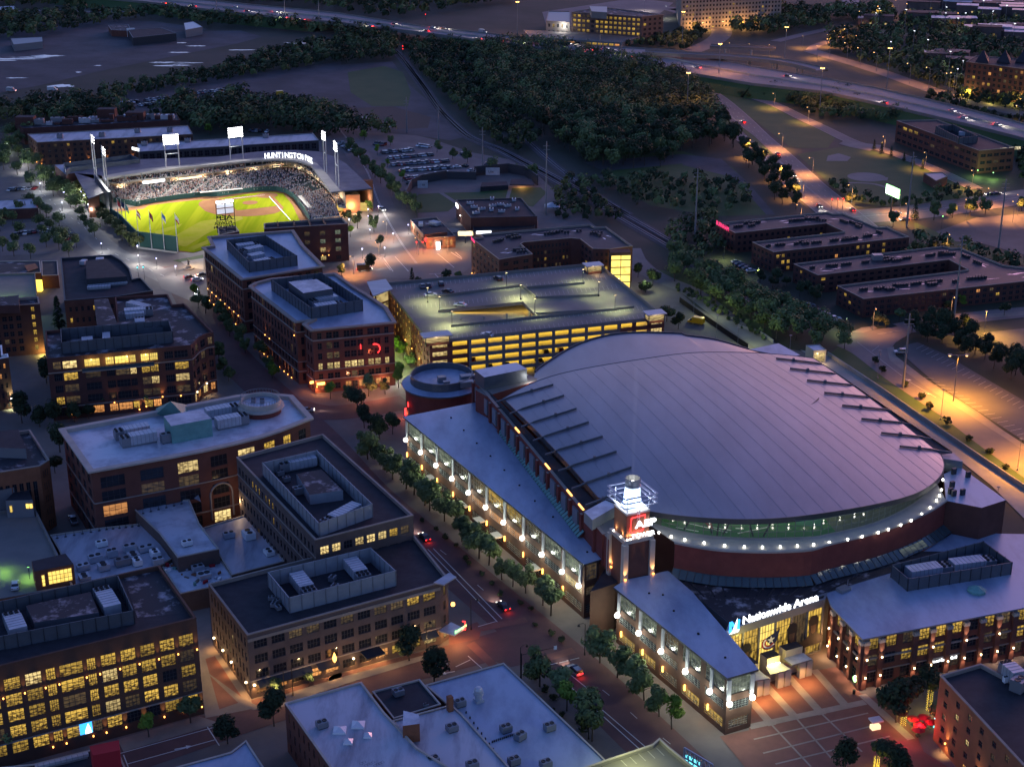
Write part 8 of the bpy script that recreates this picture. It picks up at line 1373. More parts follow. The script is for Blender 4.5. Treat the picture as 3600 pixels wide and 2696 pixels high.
for pt, kd, lb, s_ in (('o884,1428', 'big', 'round dark tree in front of the corner restaurant windows', .85), ('o938,1474', 'big', 'wide round tree rising behind the black and blue shop roofs', .95), ('o668,1484', 'small', 'small tree on the pavement before the lamplit restaurant doors', 1.3), ('o600,1508', 'small', 'small tree at the paved corner by the alley', 1.3), ('o322,1592', 'lime', 'bright green tree lit beside the yellow windowed office', 1.0), ('o412,1562', 'street', 'dark tree near the right corner of the yellow windowed office', 1.0), ('o492,1606', 'big', 'round tree standing on the street corner by the turn arrow', .6), ('o592,1568', 'big', 'dark tree at the corner of the pale roofed brick warehouse', .7), ('o22,1640', 'street', 'tree at the lower left corner before the lit office', 1.0),
    ('o714,862', 'lime', 'bright lime tree at the cornice office corner by the crossing', .9), ('o753,866', 'street', 'second tree along the red lit shop fronts', .9), ('o796,856', 'street', 'third tree along the red lit shop fronts', 1.0), ('o832,852', 'street', 'fourth tree along the red lit shop fronts', 1.0), ('o861,838', 'lime', 'lamplit green tree at the garden corner by the cornice office', 1.0),
    ('o787,925', 'big', 'dark spreading tree in the corner grove by the round pavilion, nearest the crossing', .8), ('o820,950', 'big', 'dark spreading tree in the middle of the corner grove by the round pavilion', .85), ('o772,885', 'big', 'dark tree in the corner grove by the red lit pavement', .7), ('o848,938', 'big', 'dark tree in the corner grove closest to the round pavilion', .7), ('o802,980', 'street', 'slim tree at the lower end of the corner grove', 1.0),
    ('o856,760', 'lime', 'lime lit tree at the top of the garden beside the garage', .9), ('o872,779', 'lime', 'lime lit tree in the middle of the garden beside the garage', .8), ('o886,795', 'street', 'dark shrubby tree low in the garden beside the garage', .8), ('o853,812', 'lime', 'lime lit tree at the lower end of the garden beside the garage', .8),
    ('o101,828', 'big', 'dark tree at the left corner of the glowing top floor block', .75), ('o222,893', 'big', 'dark tree in front of the lobby of the glowing top floor block', .7), ('o316,882', 'street', 'dark tree right of the lobby of the glowing top floor block', 1.1), ('o150,892', 'big', 'dark tree left of the lobby of the glowing top floor block', .75), ('o192,905', 'big', 'dark tree behind the pale roof corner below the lobby', .6),
    ('o119,1022', 'big', 'dark tree deep in the alley between orange and red brick blocks', .75), ('o130,977', 'big', 'dark tree in the middle of the alley garden', .85), ('o86,922', 'big', 'dark bushy tree above the orange brick block', .8), ('o125,920', 'big', 'dark bushy tree by the far corner of the big cornice roof', .9), ('o161,912', 'big', 'dark bushy tree under the far edge of the big cornice roof', .7), ('o48,914', 'big', 'dark bushy tree by the bright yellow lamp', .8), ('o128,712', 'conifer', 'tall dark column shaped evergreen at the corner of the dark block', 2.3), ('o162,705', 'big', 'dark tree by the yellow staircase strip', .6),
    ('o752,480', 'olive', 'lamplit tree beside the ballpark gate house', 1.0), ('o772,494', 'olive', 'lamplit tree in the gate plaza nearest the street', 1.0), ('o757,512', 'lime', 'bright green tree in the gate plaza corner', 1.0), ('o808,502', 'street', 'dark tree in the gate garden by the street', 1.1), ('o797,458', 'lime', 'small green lit tree near the ballpark gate posts', .8), ('o822,535', 'big', 'round tree in the small street corner garden', .6), ('o738,597', 'street', 'small tree before the dark red ballpark office', 1.0), ('o797,588', 'big', 'round tree by the orange lit junction', .6), ('o890,605', 'conifer', 'small cone shaped evergreen by the junction', .9), ('o905,612', 'bush', 'low dark bush by the junction car bays', 1.4), ('o990,608', 'street', 'dark tree at the foot of the U-shaped apartments', .9), ('o965,602', 'bush', 'low bush beside the garage far wall', 1.6),
    ('o787,303', 'lime', 'bright lime lit tree at the far corner of the ballpark car park', 1.2), ('o815,335', 'lime', 'second lime lit tree down the car park edge', .9), ('o837,362', 'lime', 'third lime lit tree down the car park edge', .9), ('o870,394', 'lime', 'fourth lime lit tree at the near end of the car park edge', 1.0), ('o1118,372', 'lime', 'lime lit tree alone beyond the stage wall', .8), ('o944,330', 'street', 'dark tree in the middle of the car park', 1.0), ('o978,345', 'street', 'dark tree by the utility pole in the car park', 1.0), ('o1010,352', 'street', 'dark tree near the rails at the car park edge', 1.0), ('o1063,374', 'wood2', 'large dark tree behind the stage wall', .7), ('o1150,385', 'wood2', 'large dark tree between stage and rails', .8), ('o844,315', 'street', 'dark tree at the far side of the car park', 1.0), ('o452,290', 'lime', 'yellow green lit tree alone behind the ballpark warehouses', 1.3),
    ('o1440,695', 'big', 'dark tree beyond the far right corner of the garage', .75), ('o1465,712', 'big', 'dark tree beside the gravel yard behind the garage', .7), ('o1378,600', 'big', 'dark tree near the yellow glass stair tower', .6), ('o1410,618', 'big', 'dark tree beside the service road below the stair tower', .7), ('o1395,632', 'bush', 'low bush between garage and service road', 2.0),
    ('i1450,1285', 'big', 'large dark tree beside the castle-like pilasters at the plaza edge', 1.0), ('i1380,1370', 'big', 'large dark plaza tree with yellow string lights round its trunk', 1.0), ('i1600,1200', 'big', 'large dark tree between the office wing and the orange hotel', .8), ('i1690,1420', 'street', 'slim dark tree by the red lit patio', 1.0), ('i1050,1680', 'big', 'big round tree at the lower edge of the plaza, nearest the bands', .9), ('i1290,1640', 'big', 'big round tree at the lower edge of the plaza, beside the patio', .9), ('i1400,1740', 'big', 'dark tree low at the plaza edge with yellow string lights', .8),
    ('c1625,1425', 'street', 'first round tree in the row along the cross road', 1.4), ('c1745,1410', 'street', 'second round tree in the row along the cross road', 1.4), ('c1858,1400', 'street', 'third round tree in the row along the cross road', 1.4), ('c1958,1388', 'street', 'fourth round tree in the row along the cross road', 1.5), ('c2190,1370', 'street', 'round tree at the picture edge by the cross road', 1.4), ('c1360,1470', 'street', 'dark tree at the corner of the far C-shaped block', 1.2), ('c1500,1425', 'conifer', 'pointed evergreen by the tall pole on the cross road', 1.6),
    ('f1265,450', 'olive', 'amber lit bush tree by the curved road pavement', .8), ('f1310,465', 'olive', 'second amber lit bush tree by the curved road', .7), ('f1400,430', 'street', 'dark tree under the nearest C-shaped block', 1.0), ('f1715,350', 'olive', 'amber lit tree in front of the nearest C-shaped block', .8), ('f1800,345', 'lime', 'yellow lit tree in front of the nearest C-shaped block', .9), ('f1820,505', 'big', 'round dark tree at the crossing by the sandy lot', .7), ('f2080,385', 'big', 'dark tree right of the orange street lamp', .7)):
    tree(A(pt), kd, lb, None, s_)
def scatter(pts, n, seed, gap=5.0, avoid=()):
    g = random.Random(seed); poly = AP(pts); xs = [p.x for p in poly]; ys = [p.y for p in poly]; out = []; k = 0
    while len(out) < n and k < n*60:
        k += 1; x, y = g.uniform(min(xs), max(xs)), g.uniform(min(ys), max(ys))
        if inside(x, y, poly) and all((x-a)**2+(y-b)**2 > gap*gap for a, b in out): out.append((x, y))
    return sorted(out, key=lambda q: q[1])
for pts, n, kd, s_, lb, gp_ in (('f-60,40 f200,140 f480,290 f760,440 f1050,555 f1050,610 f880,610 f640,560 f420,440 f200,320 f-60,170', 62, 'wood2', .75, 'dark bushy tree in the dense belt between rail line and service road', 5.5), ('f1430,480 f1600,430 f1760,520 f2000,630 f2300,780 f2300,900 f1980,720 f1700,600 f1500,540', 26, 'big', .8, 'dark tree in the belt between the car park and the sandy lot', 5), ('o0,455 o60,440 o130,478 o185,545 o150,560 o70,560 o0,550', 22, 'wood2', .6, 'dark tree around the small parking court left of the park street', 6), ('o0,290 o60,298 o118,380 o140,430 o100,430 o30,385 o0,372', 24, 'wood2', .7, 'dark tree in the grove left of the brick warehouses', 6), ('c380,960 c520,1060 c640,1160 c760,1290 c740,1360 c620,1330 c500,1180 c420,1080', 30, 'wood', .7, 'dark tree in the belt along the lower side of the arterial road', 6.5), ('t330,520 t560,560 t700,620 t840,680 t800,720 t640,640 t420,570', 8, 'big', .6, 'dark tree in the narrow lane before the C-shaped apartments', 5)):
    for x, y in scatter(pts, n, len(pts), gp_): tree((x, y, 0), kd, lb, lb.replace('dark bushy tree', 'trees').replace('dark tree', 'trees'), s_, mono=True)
WP = 'b860,335 b1250,305 b1560,365 b1900,440 b2209,540 c130,660 c260,800 c330,900 c330,960 b2209,965 b2080,1085 b1650,1115 b1480,1010 b1300,860 b1140,770 b960,610 b890,490'
pts_ = scatter(WP, 620, 77, 7.2); NEAR = 110
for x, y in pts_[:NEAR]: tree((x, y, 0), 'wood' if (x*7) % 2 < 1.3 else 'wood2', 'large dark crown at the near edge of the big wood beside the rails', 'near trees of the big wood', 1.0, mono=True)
def wood_pts(name, pts, seed, hs, leafs, dens, lf):
    g = random.Random(seed); mb = MB(); vs, fs, ms = mb.v, mb.f, mb.m
    for x, y in pts:
        H = g.uniform(*hs); r = H*g.uniform(.34, .48); m = g.choices(range(len(leafs)), [3]+[1]*(len(leafs)-1))[0]; ph = g.uniform(0, 6)
        for i in range(dens):
            t = g.uniform(-.7, 1); a = g.uniform(0, 6.283); s = math.sqrt(1-t*t); q = r*(.6+.4*g.random())*(1+.25*sin(3*a+ph)*cos(2.3*t+ph)); P = V((x+q*s*cos(a), y+q*s*sin(a), max(.4, H*.56+q*t*.95)))
            nr = V((s*cos(a)+g.uniform(-.7, .7), s*sin(a)+g.uniform(-.7, .7), t+.4+g.uniform(-.5, .7))); nr.normalize(); u = nr.orthogonal().normalized(); w = nr.cross(u); kk = lf*g.uniform(.6, 1.3)
            o = len(vs); vs += [tuple(P-u*kk), tuple(P-w*kk*.6), tuple(P+u*kk), tuple(P+w*kk*.6)]; fs.append((o, o+1, o+2, o+3)); ms.append(m)
    o = mb.build(name, list(leafs)); o['kind'] = 'stuff'; return o
LF3 = ('leaf_dk', 'leaf', 'leaf_ol')
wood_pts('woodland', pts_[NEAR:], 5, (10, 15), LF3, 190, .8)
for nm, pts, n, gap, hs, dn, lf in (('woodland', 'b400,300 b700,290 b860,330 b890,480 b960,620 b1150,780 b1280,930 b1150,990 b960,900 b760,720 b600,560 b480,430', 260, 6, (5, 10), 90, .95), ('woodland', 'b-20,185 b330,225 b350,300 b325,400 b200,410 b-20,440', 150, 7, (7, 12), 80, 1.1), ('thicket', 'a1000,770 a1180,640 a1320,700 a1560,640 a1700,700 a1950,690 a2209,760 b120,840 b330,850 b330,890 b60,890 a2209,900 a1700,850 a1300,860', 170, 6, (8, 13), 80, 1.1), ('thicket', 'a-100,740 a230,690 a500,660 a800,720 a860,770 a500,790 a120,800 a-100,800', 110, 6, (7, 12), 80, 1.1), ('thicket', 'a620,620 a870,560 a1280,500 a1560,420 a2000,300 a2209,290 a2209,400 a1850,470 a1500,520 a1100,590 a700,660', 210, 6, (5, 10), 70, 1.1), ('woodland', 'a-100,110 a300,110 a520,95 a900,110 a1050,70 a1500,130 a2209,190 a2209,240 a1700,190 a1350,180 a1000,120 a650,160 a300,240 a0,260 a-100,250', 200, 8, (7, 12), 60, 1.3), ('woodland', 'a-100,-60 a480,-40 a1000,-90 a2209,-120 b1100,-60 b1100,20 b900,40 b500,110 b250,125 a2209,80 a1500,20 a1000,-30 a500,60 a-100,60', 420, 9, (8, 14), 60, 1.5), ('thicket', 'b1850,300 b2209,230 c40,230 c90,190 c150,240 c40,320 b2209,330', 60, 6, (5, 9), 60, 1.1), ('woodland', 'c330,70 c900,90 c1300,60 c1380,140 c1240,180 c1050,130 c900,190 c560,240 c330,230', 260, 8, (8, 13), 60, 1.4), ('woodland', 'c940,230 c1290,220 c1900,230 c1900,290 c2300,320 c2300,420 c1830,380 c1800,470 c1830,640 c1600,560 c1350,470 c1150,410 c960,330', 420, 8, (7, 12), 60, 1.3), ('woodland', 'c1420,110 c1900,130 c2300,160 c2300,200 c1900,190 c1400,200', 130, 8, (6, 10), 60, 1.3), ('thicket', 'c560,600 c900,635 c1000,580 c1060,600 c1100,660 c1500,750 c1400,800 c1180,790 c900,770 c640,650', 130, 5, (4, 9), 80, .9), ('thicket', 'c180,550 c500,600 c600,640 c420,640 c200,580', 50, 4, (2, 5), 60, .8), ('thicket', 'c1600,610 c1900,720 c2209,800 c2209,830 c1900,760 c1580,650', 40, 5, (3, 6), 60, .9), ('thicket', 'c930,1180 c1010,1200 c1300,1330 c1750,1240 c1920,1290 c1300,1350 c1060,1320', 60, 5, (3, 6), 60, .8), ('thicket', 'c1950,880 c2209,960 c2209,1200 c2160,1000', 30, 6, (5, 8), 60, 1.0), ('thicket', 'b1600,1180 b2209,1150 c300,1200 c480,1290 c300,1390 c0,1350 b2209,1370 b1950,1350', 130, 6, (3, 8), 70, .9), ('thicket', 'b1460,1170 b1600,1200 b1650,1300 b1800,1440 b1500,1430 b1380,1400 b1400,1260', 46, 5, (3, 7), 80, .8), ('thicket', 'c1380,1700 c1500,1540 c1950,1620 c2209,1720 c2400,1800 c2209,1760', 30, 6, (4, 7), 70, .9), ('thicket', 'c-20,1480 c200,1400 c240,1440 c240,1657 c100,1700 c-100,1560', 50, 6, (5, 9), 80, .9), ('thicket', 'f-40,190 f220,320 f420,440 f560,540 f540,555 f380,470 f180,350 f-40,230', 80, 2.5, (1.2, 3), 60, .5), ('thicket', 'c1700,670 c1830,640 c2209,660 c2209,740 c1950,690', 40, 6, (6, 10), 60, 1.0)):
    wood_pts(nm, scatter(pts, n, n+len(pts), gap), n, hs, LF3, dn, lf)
# string lights and the red patio
for pt, h in (('i1425,1395', 4.2), ('i1590,1300', 5), ('i1250,1680', 3)):
    P = A(pt); t = thing('string_lights', 'yellow string lights wound round a trunk, '+('brightest by the red patio' if '1425' in pt else 'scattered high in the crown' if '1590' in pt else 'low at the picture edge'), 'lights', P); mb = MB()
    for k in range(60): a = k*.9; z = .3+h*k/60; mb.lathe((P.x+.55*cos(a), P.y+.55*sin(a)), [(.01, z-.06), (.07, z), (.01, z+.06)], 4)
    mb.build('bulbs', 'gl_yellow', t); point(t, P+V((0, -1.2, h*.6)), YEL, 90)
for i, (pt, c) in enumerate((('i1490,1400', 'gl_none'), ('i1530,1440', ''), ('i1560,1390', ''), ('i1600,1420', ''), ('i1520,1470', ''))):
    P = A(pt); t = thing('patio_umbrella', 'red patio parasol glowing under neon, %s from the plaza' % ordn(i), 'parasol', P, 0, 'red patio parasols'); mb = MB(); mb.lathe(P, [(1.5, 2.2), (.8, 2.55), (.01, 2.8)], 8); mb.build('canopy', 'red_paint', t); mb = MB(); mb.tube([P, P+V((0, 0, 2.7))], .05, 5); mb.lathe(P, [(.6, .7), (.6, .75), (.01, .75)], 8); mb.build('table', 'metal_dk', t)
nt_ = thing('neon_pole', 'thin neon lit sign pole in red and blue beside the patio', 'sign', A('i1625,1400')); P = A('i1625,1400'); mb = MB(); mb.tube([P+V((0, 0, 2.5)), P+V((.4, 0, 6))], .12, 5); mb.build('red_tube', 'gl_red', nt_); mb = MB(); mb.tube([P, P+V((0, 0, 2.5))], .12, 5); mb.build('blue_tube', 'gl_cyan', nt_); point(nt_, P+V((-4, -3, 3)), (1, .06, .08), 260); point(nt_, P+V((-8, -6, 3)), (1, .06, .08), 120)
gs_ = thing('gantry_sign', 'steel truss gantry with a cyan lit screen cut off by the lower picture edge', 'sign', A('i90,1657')); a, c = A('i10,1530', 8), A('i195,1640', 8); d = (c-a); mb = MB()
for z in (0, -2.2, -4.4): mb.beam(a+V((0, 0, z)), c+V((0, 0, z)), .3, .3)
for k in range(7): p = lerp(a, c, k/6); mb.beam(p, p-V((0, 0, 8)), .25, .25)
for k in range(6): mb.beam(lerp(a, c, k/6), lerp(a, c, (k+1)/6)-V((0, 0, 2.2)), .15, .15)
mb.build('truss', 'metal_lt', gs_); mb = MB(); mb.wall([lerp(a, c, .05)+V((.3, .5, 0)), lerp(a, c, .5)+V((.3, .5, 0))], 2.5, 6.2, .2); mb.build('screen', 'gl_cyan', gs_)
kt = thing('vendor_cart', 'small white canopied cart with lit items on the plaza', 'cart', A('i1245,1410')); P = A('i1245,1410'); mb = MB(); mb.obox(P, 2.6, 2.0, 2.2, 2.5, .3); mb.build('canopy', 'fabric_white', kt); mb = MB(); mb.obox(P, 2.0, 1.2, .1, 1.1, .3); mb.build('counter', 'gl_soft', kt)
bn = thing('litter_bin', 'dark round litter bin at the pilaster corner of the plaza', 'bin', A('i1108,1185')); mb = MB(); mb.lathe(A('i1108,1185'), [(.32, .16), (.38, 1.0), (.3, 1.15), (.01, 1.15)], 10); mb.build('body', 'black', bn)
# ================================================================ lamps
def lamps(pts, h, kind, gl, label, col, pw, group, ang=None, s=1.0):
    for i, t in enumerate(pts.split()):
        P = A(t, h); P.z = 0; lampost(P, (i*2.4) % 6.28 if ang is None else ang, kind, gl, label % ordn(i), col, pw, group, s)
lamps('c650,865 c465,907 c552,978 c668,1075 c785,1172 c848,1022 c1103,1197 c772,1324', 9, 'cobra', 'gl_sod', '%s orange street lamp down the arterial road', SOD, 5200, 'arterial road lamps', R(200))
lamps('c1415,1272 c1455,1330 c1845,1303 c1990,1230 c2180,1270 c2150,1315', 9, 'cobra', 'gl_sod', '%s orange street lamp along the cross road', SOD, 4200, 'cross road lamps', R(90))
lamps('c1313,880 c1580,983 c1885,1100 c820,693 c600,604', 9, 'cobra', 'gl_sod', '%s orange lamp along the ramp road beside the lawn', SOD, 3000, 'ramp road lamps', R(230))
lamps('c436,263 c308,257 c566,268 c783,210 c877,274 c943,203 c987,179 c1055,145 c1130,210', 12, 'cobra', 'gl_sod', '%s orange lamp by the overpass and local roads beyond the freeway', SOD, 4000, 'overpass lamps', R(90))
lamps('c1065,235 c955,302 c1068,328 c1153,361 c1258,392 c1280,85 c1395,42 c1467,68 c2185,747 c1160,118 c1800,130 c1475,465 c1600,492 c1730,530 c1758,527', 8, 'cobra', 'gl_sod', '%s small orange lamp among the far hillside trees', SOD, 1700, 'hillside lamps', R(120), 1.4)
lamps('c1492,292 c1580,352 c1340,365 c1267,140 c1605,37 c1440,147 c1245,170 c1695,170 c1823,170 c1700,130 c1775,205 c1700,60 c2000,158 c2140,242 c1725,432 c1805,495 c1770,550 c2090,118 c1940,86 c1680,62', 7, 'lot', 'gl_cool', '%s cool white lamp among the far hillside houses', WHITE, 900, 'far white lamps', None, 1.7)
lamps('b1140,14 c243,285 c673,177 c1343,313 c906,442 c38,472 c5,78', 26, 'mast', 'gl_sod', '%s tall orange floodlight mast along the freeway', SOD, 14000, 'freeway masts')
lamps('b1962,5 b2102,50 c25,20 c420,40', 9, 'lot', 'gl_cool', '%s white lamp by the far car park road', WHITE, 2500, 'car park road lamps')
lamps('a345,1117 a495,1187 a525,1240 a542,1265 a557,1292 a570,1320 a587,1350 a413,1243 a400,1307 a260,1187 a280,1127 a125,1068 a150,1020 a42,930 a655,1575 a890,1590', 4.4, 'post', 'gl_violet', '%s violet white globe lamp under the trees by the outfield street', (.9, .95, 1), 420, 'globe lamps by the outfield')
lamps('b240,1335 b433,1455 b335,1510 b173,1353 b175,1398 b50,1418 b185,1487 b135,1610 b280,1602 p1185,42 p1503,135 p1338,68', 4.4, 'post', 'gl_violet', '%s cool globe lamp around the ballpark gate and junction', WHITE, 520, 'globe lamps by the gate')
lamps('b290,1430 b497,1535 b240,1562 b688,1530 n1432,352', 8, 'cobra', 'gl_sod', '%s orange lamp around the junction by the corner restaurant', SOD, 3000, 'junction lamps', R(240), .9)
lamps('e383,745 n1857,1390', 4.4, 'post', 'gl_cool', '%s white globe lamp in the garden beside the garage', WHITE, 400, 'garden lamps')
for pt in ('e350,598', 's210,1310', 's135,1205'): point(None, A(pt, 4.0), (.6, 1, .25), 420, name='garden_fill_light')  # added points without fixtures, standing in for greenish garden light
lamps('f1965,375', 9, 'lot', 'gl_sod', '%s bright orange lamp at the crossing by the nearest C-shaped block', (1, .5, .08), 12000, None); lamps('f1772,755 f2380,1180', 10, 'twin', 'gl_sod', '%s twin headed orange lamp in the striped car park', (1, .38, .03), 80000, None, R(0), 1.6); lamps('f1745,290 f1240,365 c1715,1540', 7, 'cobra', 'gl_sod', '%s slim orange lamp before the C-shaped apartments', SOD, 1600, 'apartment lamps', R(270))
lamps('f1062,420 f493,95 t185,340 t415,485', 5, 'lot', 'gl_green', '%s greenish lamp in the parking lane before the C-shaped blocks', (.85, 1, .4), 700, 'parking lane lamps', None, .6)
for i, (tp) in enumerate('f1278,614 f1690,868 f2192,1185 f225,382 f362,465 f75,275 f700,515 f2045,1495'.split()): P = A(tp, 10); P.z = 0; lampost(P, R(160), 'lot', 'rim', '%s unlit lamp post along the curved and service roads' % ordn(i), power=0, group='unlit road lamps')
for i, (tp) in enumerate('h840,770 h555,940 h1160,1085 h1575,932 h1600,1475 v148,362 v95,400'.split()): lampost(A(tp), R((0, 60, 25, 200, 20, 90, 90)[i]), 'deco', 'rim', '%s black ornamental street lamp post near the brick crossing' % ordn(i), power=0, group='black ornamental lamps')
for i, (tp, pw) in enumerate((('s382,735', 380), ('s475,803', 420), ('s572,917', 480), ('s1107,712', 480), ('s1218,820', 480), ('s1715,687', 420), ('s1842,792', 300), ('s1592,592', 320), ('s997,618', 200))):
    P = A(tp, 20.5); P.z = 15; lampost(P, R(15), 'garage', 'gl_warm', '%s slim lamp post on the garage roof deck' % ordn(i), (.92, 1, .42), pw*3.4, 'garage roof lamps')
sa = thing('signal_arm', 'black traffic signal pole with a long mast arm over the brick crossing', 'traffic signal', A('h1160,1085')+V((.6, 0, 0))); P = A('h1165,1080'); Q = A('h1385,880', 6.2); mb = MB(); mb.tube([P, P+V((0, 0, 6.4))], .14, 6); mb.tube([P+V((0, 0, 6)), Q], .08, 5); mb.build('mast_arm', 'black', sa); mb = MB(); mb.obox(Q, .7, .15, 5.6, 6.5, .3); mb.build('sign_panel', 'white', sa)
for i, (pt, c) in enumerate((('c968,1290', 'gl_tail'), ('c1005,1288', 'gl_tail'), ('c1040,1287', 'gl_tail'), ('p1178,148', 'gl_cyan'), ('p1228,144', 'gl_cyan'), ('b487,1567', 'gl_tail'), ('b527,1567', 'gl_tail'), ('b398,300', 'gl_tail'), ('b398,318', 'gl_tail'), ('b545,95', 'gl_tail'), ('c1683,1400', 'gl_green'))):
    P = A(pt, 5.5); t = thing('traffic_signal', '%s hanging signal light, counting from the arterial junction' % ordn(i), 'traffic signal', V((P.x, P.y, 0)), 0, 'signal lights'); mb = MB(); mb.tube([(P.x, P.y+.3, 0), (P.x, P.y+.3, 6)], .09, 5); mb.build('pole', 'metal_dk', t); mb = MB(); mb.obox(P, .45, .4, 4.9, 6.1, 0); mb.build('housing', 'black', t); mb = MB(); mb.lathe(P-V((0, .3, 0)), [(.01, 5.2), (.24, 5.4), (.24, 5.7), (.01, 5.9)], 8); mb.build('lens', c, t)
for i, (b_, h) in enumerate((('b1325,1390', 34), ('b915,1130', 24), ('c78,1560', 32), ('t1735,845', 34), ('c1450,1470', 34), ('c2040,1640', 32), ('f1425,855', 26), ('b630,930', 22), ('b425,860', 20), ('a1405,120', 26), ('a1848,170', 24), ('a2068,190', 22), ('b1672,430', 22), ('b1810,460', 20))): P = A(b_); t = thing('utility_pole', '%s tall grey utility pole, counted from the rail line outward' % ordn(i), 'pole', P, 0, 'utility poles'); mb = MB(); mb.tube([(0, 0, 0), (0, 0, h)], .45, 8, 0, .22); o = mb.build('pole', 'metal_gy'); o.parent = t; mb = MB(); [mb.beam((-1.6, 0, h-2-k*1.6), (1.6, 0, h-2-k*1.6), .15, .15) for k in range(2)]; o = mb.build('crossarm', 'metal_gy'); o.parent = t
# ================================================================ vehicles
def dirat(a, c): d = A(c)-A(a); return math.atan2(d.y, d.x)
NA_ = math.atan2((NAT[18]-NAT[6]).y, (NAT[18]-NAT[6]).x)
car(A('h1510,1045')+V((0, 0, .07)), NA_, 'suv', 'car_silver', 'silver car with roof rack and red tail lights below the brick crossing', lights=1, name='moving_car'); car(A('h1048,630')+V((0, 0, .07)), NA_, 'sedan', 'car_dark', 'dark car with red tail lights above the brick crossing', lights=1, name='moving_car'); car(A('h538,182')+V((0, 0, .07)), NA_, 'sedan', 'car_dark', 'car with red tail lights far up the brick street by the screen wall block', lights=1, name='moving_car'); car(A('d1988,1008')+V((0, 0, .1)), R(5), 'sedan', 'car_silver', 'silver car crossing the junction by the roof drum', lights=.5, name='moving_car')
for i, (pt, a, c, lb) in enumerate((('p1625,240', 20, 'car_dark', 'dark patrol car with bright lights at the park street junction'), ('p1690,262', 15, 'car_white', 'white car with tail lights at the park street junction'), ('p1735,222', 25, 'car_dark', 'dark car half hidden behind the cornice offices at the junction'))): car(A(pt)+V((0, 0, .1)), R(a), 'sedan', c, lb, lights=.7, name='moving_car')
for pt, a, st_, c, lb in (('s343,732', 100, 'sedan', 'car_gray', 'grey car at the far left of the garage deck'), ('s390,728', 100, 'sedan', 'car_dark', 'dark car, second from the left at the far edge of the garage deck'), ('s487,715', 100, 'suv', 'car_dark', 'dark car, third from the left at the far edge of the garage deck'), ('s930,675', 118, 'suv', 'car_dark', 'dark car at the middle of the far edge of the garage deck'), ('s405,798', 20, 'sedan', 'car_white', 'white car beside the far ramp wall on the garage deck'), ('s540,772', 140, 'sedan', 'car_dark', 'dark car near the far ramp wall on the garage deck'), ('s638,878', 165, 'sedan', 'car_white', 'white car by the yellow ramp opening of the garage deck'), ('s850,1110', 150, 'sedan', 'car_white', 'white car at the near edge of the garage deck')): car(A(pt, 15)+V((0, 0, .02)), R(a), st_, c, lb, 'cars on the garage deck')
g = random.Random(31)
for i, (u, z, c) in enumerate(((.19, 6, 'car_red'), (.26, 3, 'car_dark'), (.33, 3, 'car_silver'), (.47, 3.0, 'car_dark'), (.50, 6, 'car_dark'), (.565, 6, 'car_red'), (.46, .1, 'car_dark'), (.53, .1, 'car_dark'), (.29, .1, 'car_dark'), (.22, .1, 'car_silver'))): P = GAR(u, .06); car(V((P.x, P.y, z+.02)), aF+R(90+g.uniform(-15, 15)), 'sedan', c, 'parked car seen through the garage openings, %s from the brick corner' % ordn(i), 'cars inside the garage')
car(A('f85,440')+V((0, 0, .12)), R(150), 'van', 'car_yellow', 'yellow box van parked on the gravel yard by the dark fence', name='box_van'); car(A('f1905,98')+V((0, 0, .14)), R(120), 'sedan', 'car_white', 'white car driving on the service road by the stair tower', lights=.5, name='moving_car'); car(A('f1408,632')+V((0, 0, .18)), R(185), 'suv', 'car_silver', 'silver van-like car parked alone at the bend of the striped car park'); car(A('u612,1030')+V((0, 0, .12)), R(115), 'pickup', 'car_silver', 'open pickup truck parked in the alley by the big cornice block'); car(A('f980,418')+V((0, 0, .1)), R(10), 'pickup', 'car_white', 'white pickup truck by the greenish lamp in the parking lane')
for i, (pt, c) in enumerate((('f345,48', 'car_silver'), ('f368,62', 'car_blue'), ('f392,76', 'car_blue'), ('f415,90', 'car_dark'), ('f440,104', 'car_white'), ('f820,328', 'car_silver'), ('f845,345', 'car_dark'), ('f880,365', 'car_dark'), ('f915,385', 'car_silver'), ('f1030,452', 'car_dark'), ('f1000,440', 'car_gray'))): car(A(pt)+V((0, 0, .1)), R(15), 'sedan', c, '%s parked car down the lane before the C-shaped apartments' % ordn(i), 'cars in the apartment lane')
car(A('f862,412')+V((0, 0, .1)), R(-60), 'sedan', 'car_dark', 'car with glowing lights driving out of the apartment lane', lights=.8, name='moving_car')
AD = dirat('c450,890', 'c790,1200')
for i, (pt, fl_, c) in enumerate((('c395,797', 0, 'car_red'), ('c410,903', 1, 'car_dark'), ('c497,983', 1, 'car_dark'), ('c615,1006', 0, 'car_red'), ('c718,1143', 1, 'car_dark'), ('c885,1343', 1, 'car_dark'), ('c1100,1368', 0, 'car_dark'))): car(A(pt)+V((0, 0, .13)), AD+(0 if fl_ else pi), 'sedan', c, '%s car down the arterial road, %s' % (ordn(i), 'headlights towards the city' if fl_ else 'tail lights showing'), 'cars on the arterial road', lights=2, name='moving_car')
CD = dirat('c1080,1410', 'c1500,1375')
for i, (pt, fl_) in enumerate((('c1380,1390', 0), ('c1435,1430', 1), ('c1985,1266', 1), ('c2030,1262', 0))): car(A(pt)+V((0, 0, .15)), CD+pi*fl_, 'sedan', 'car_dark', '%s car along the cross road past the sandy lot' % ordn(i), 'cars on the cross road', lights=2, name='moving_car')
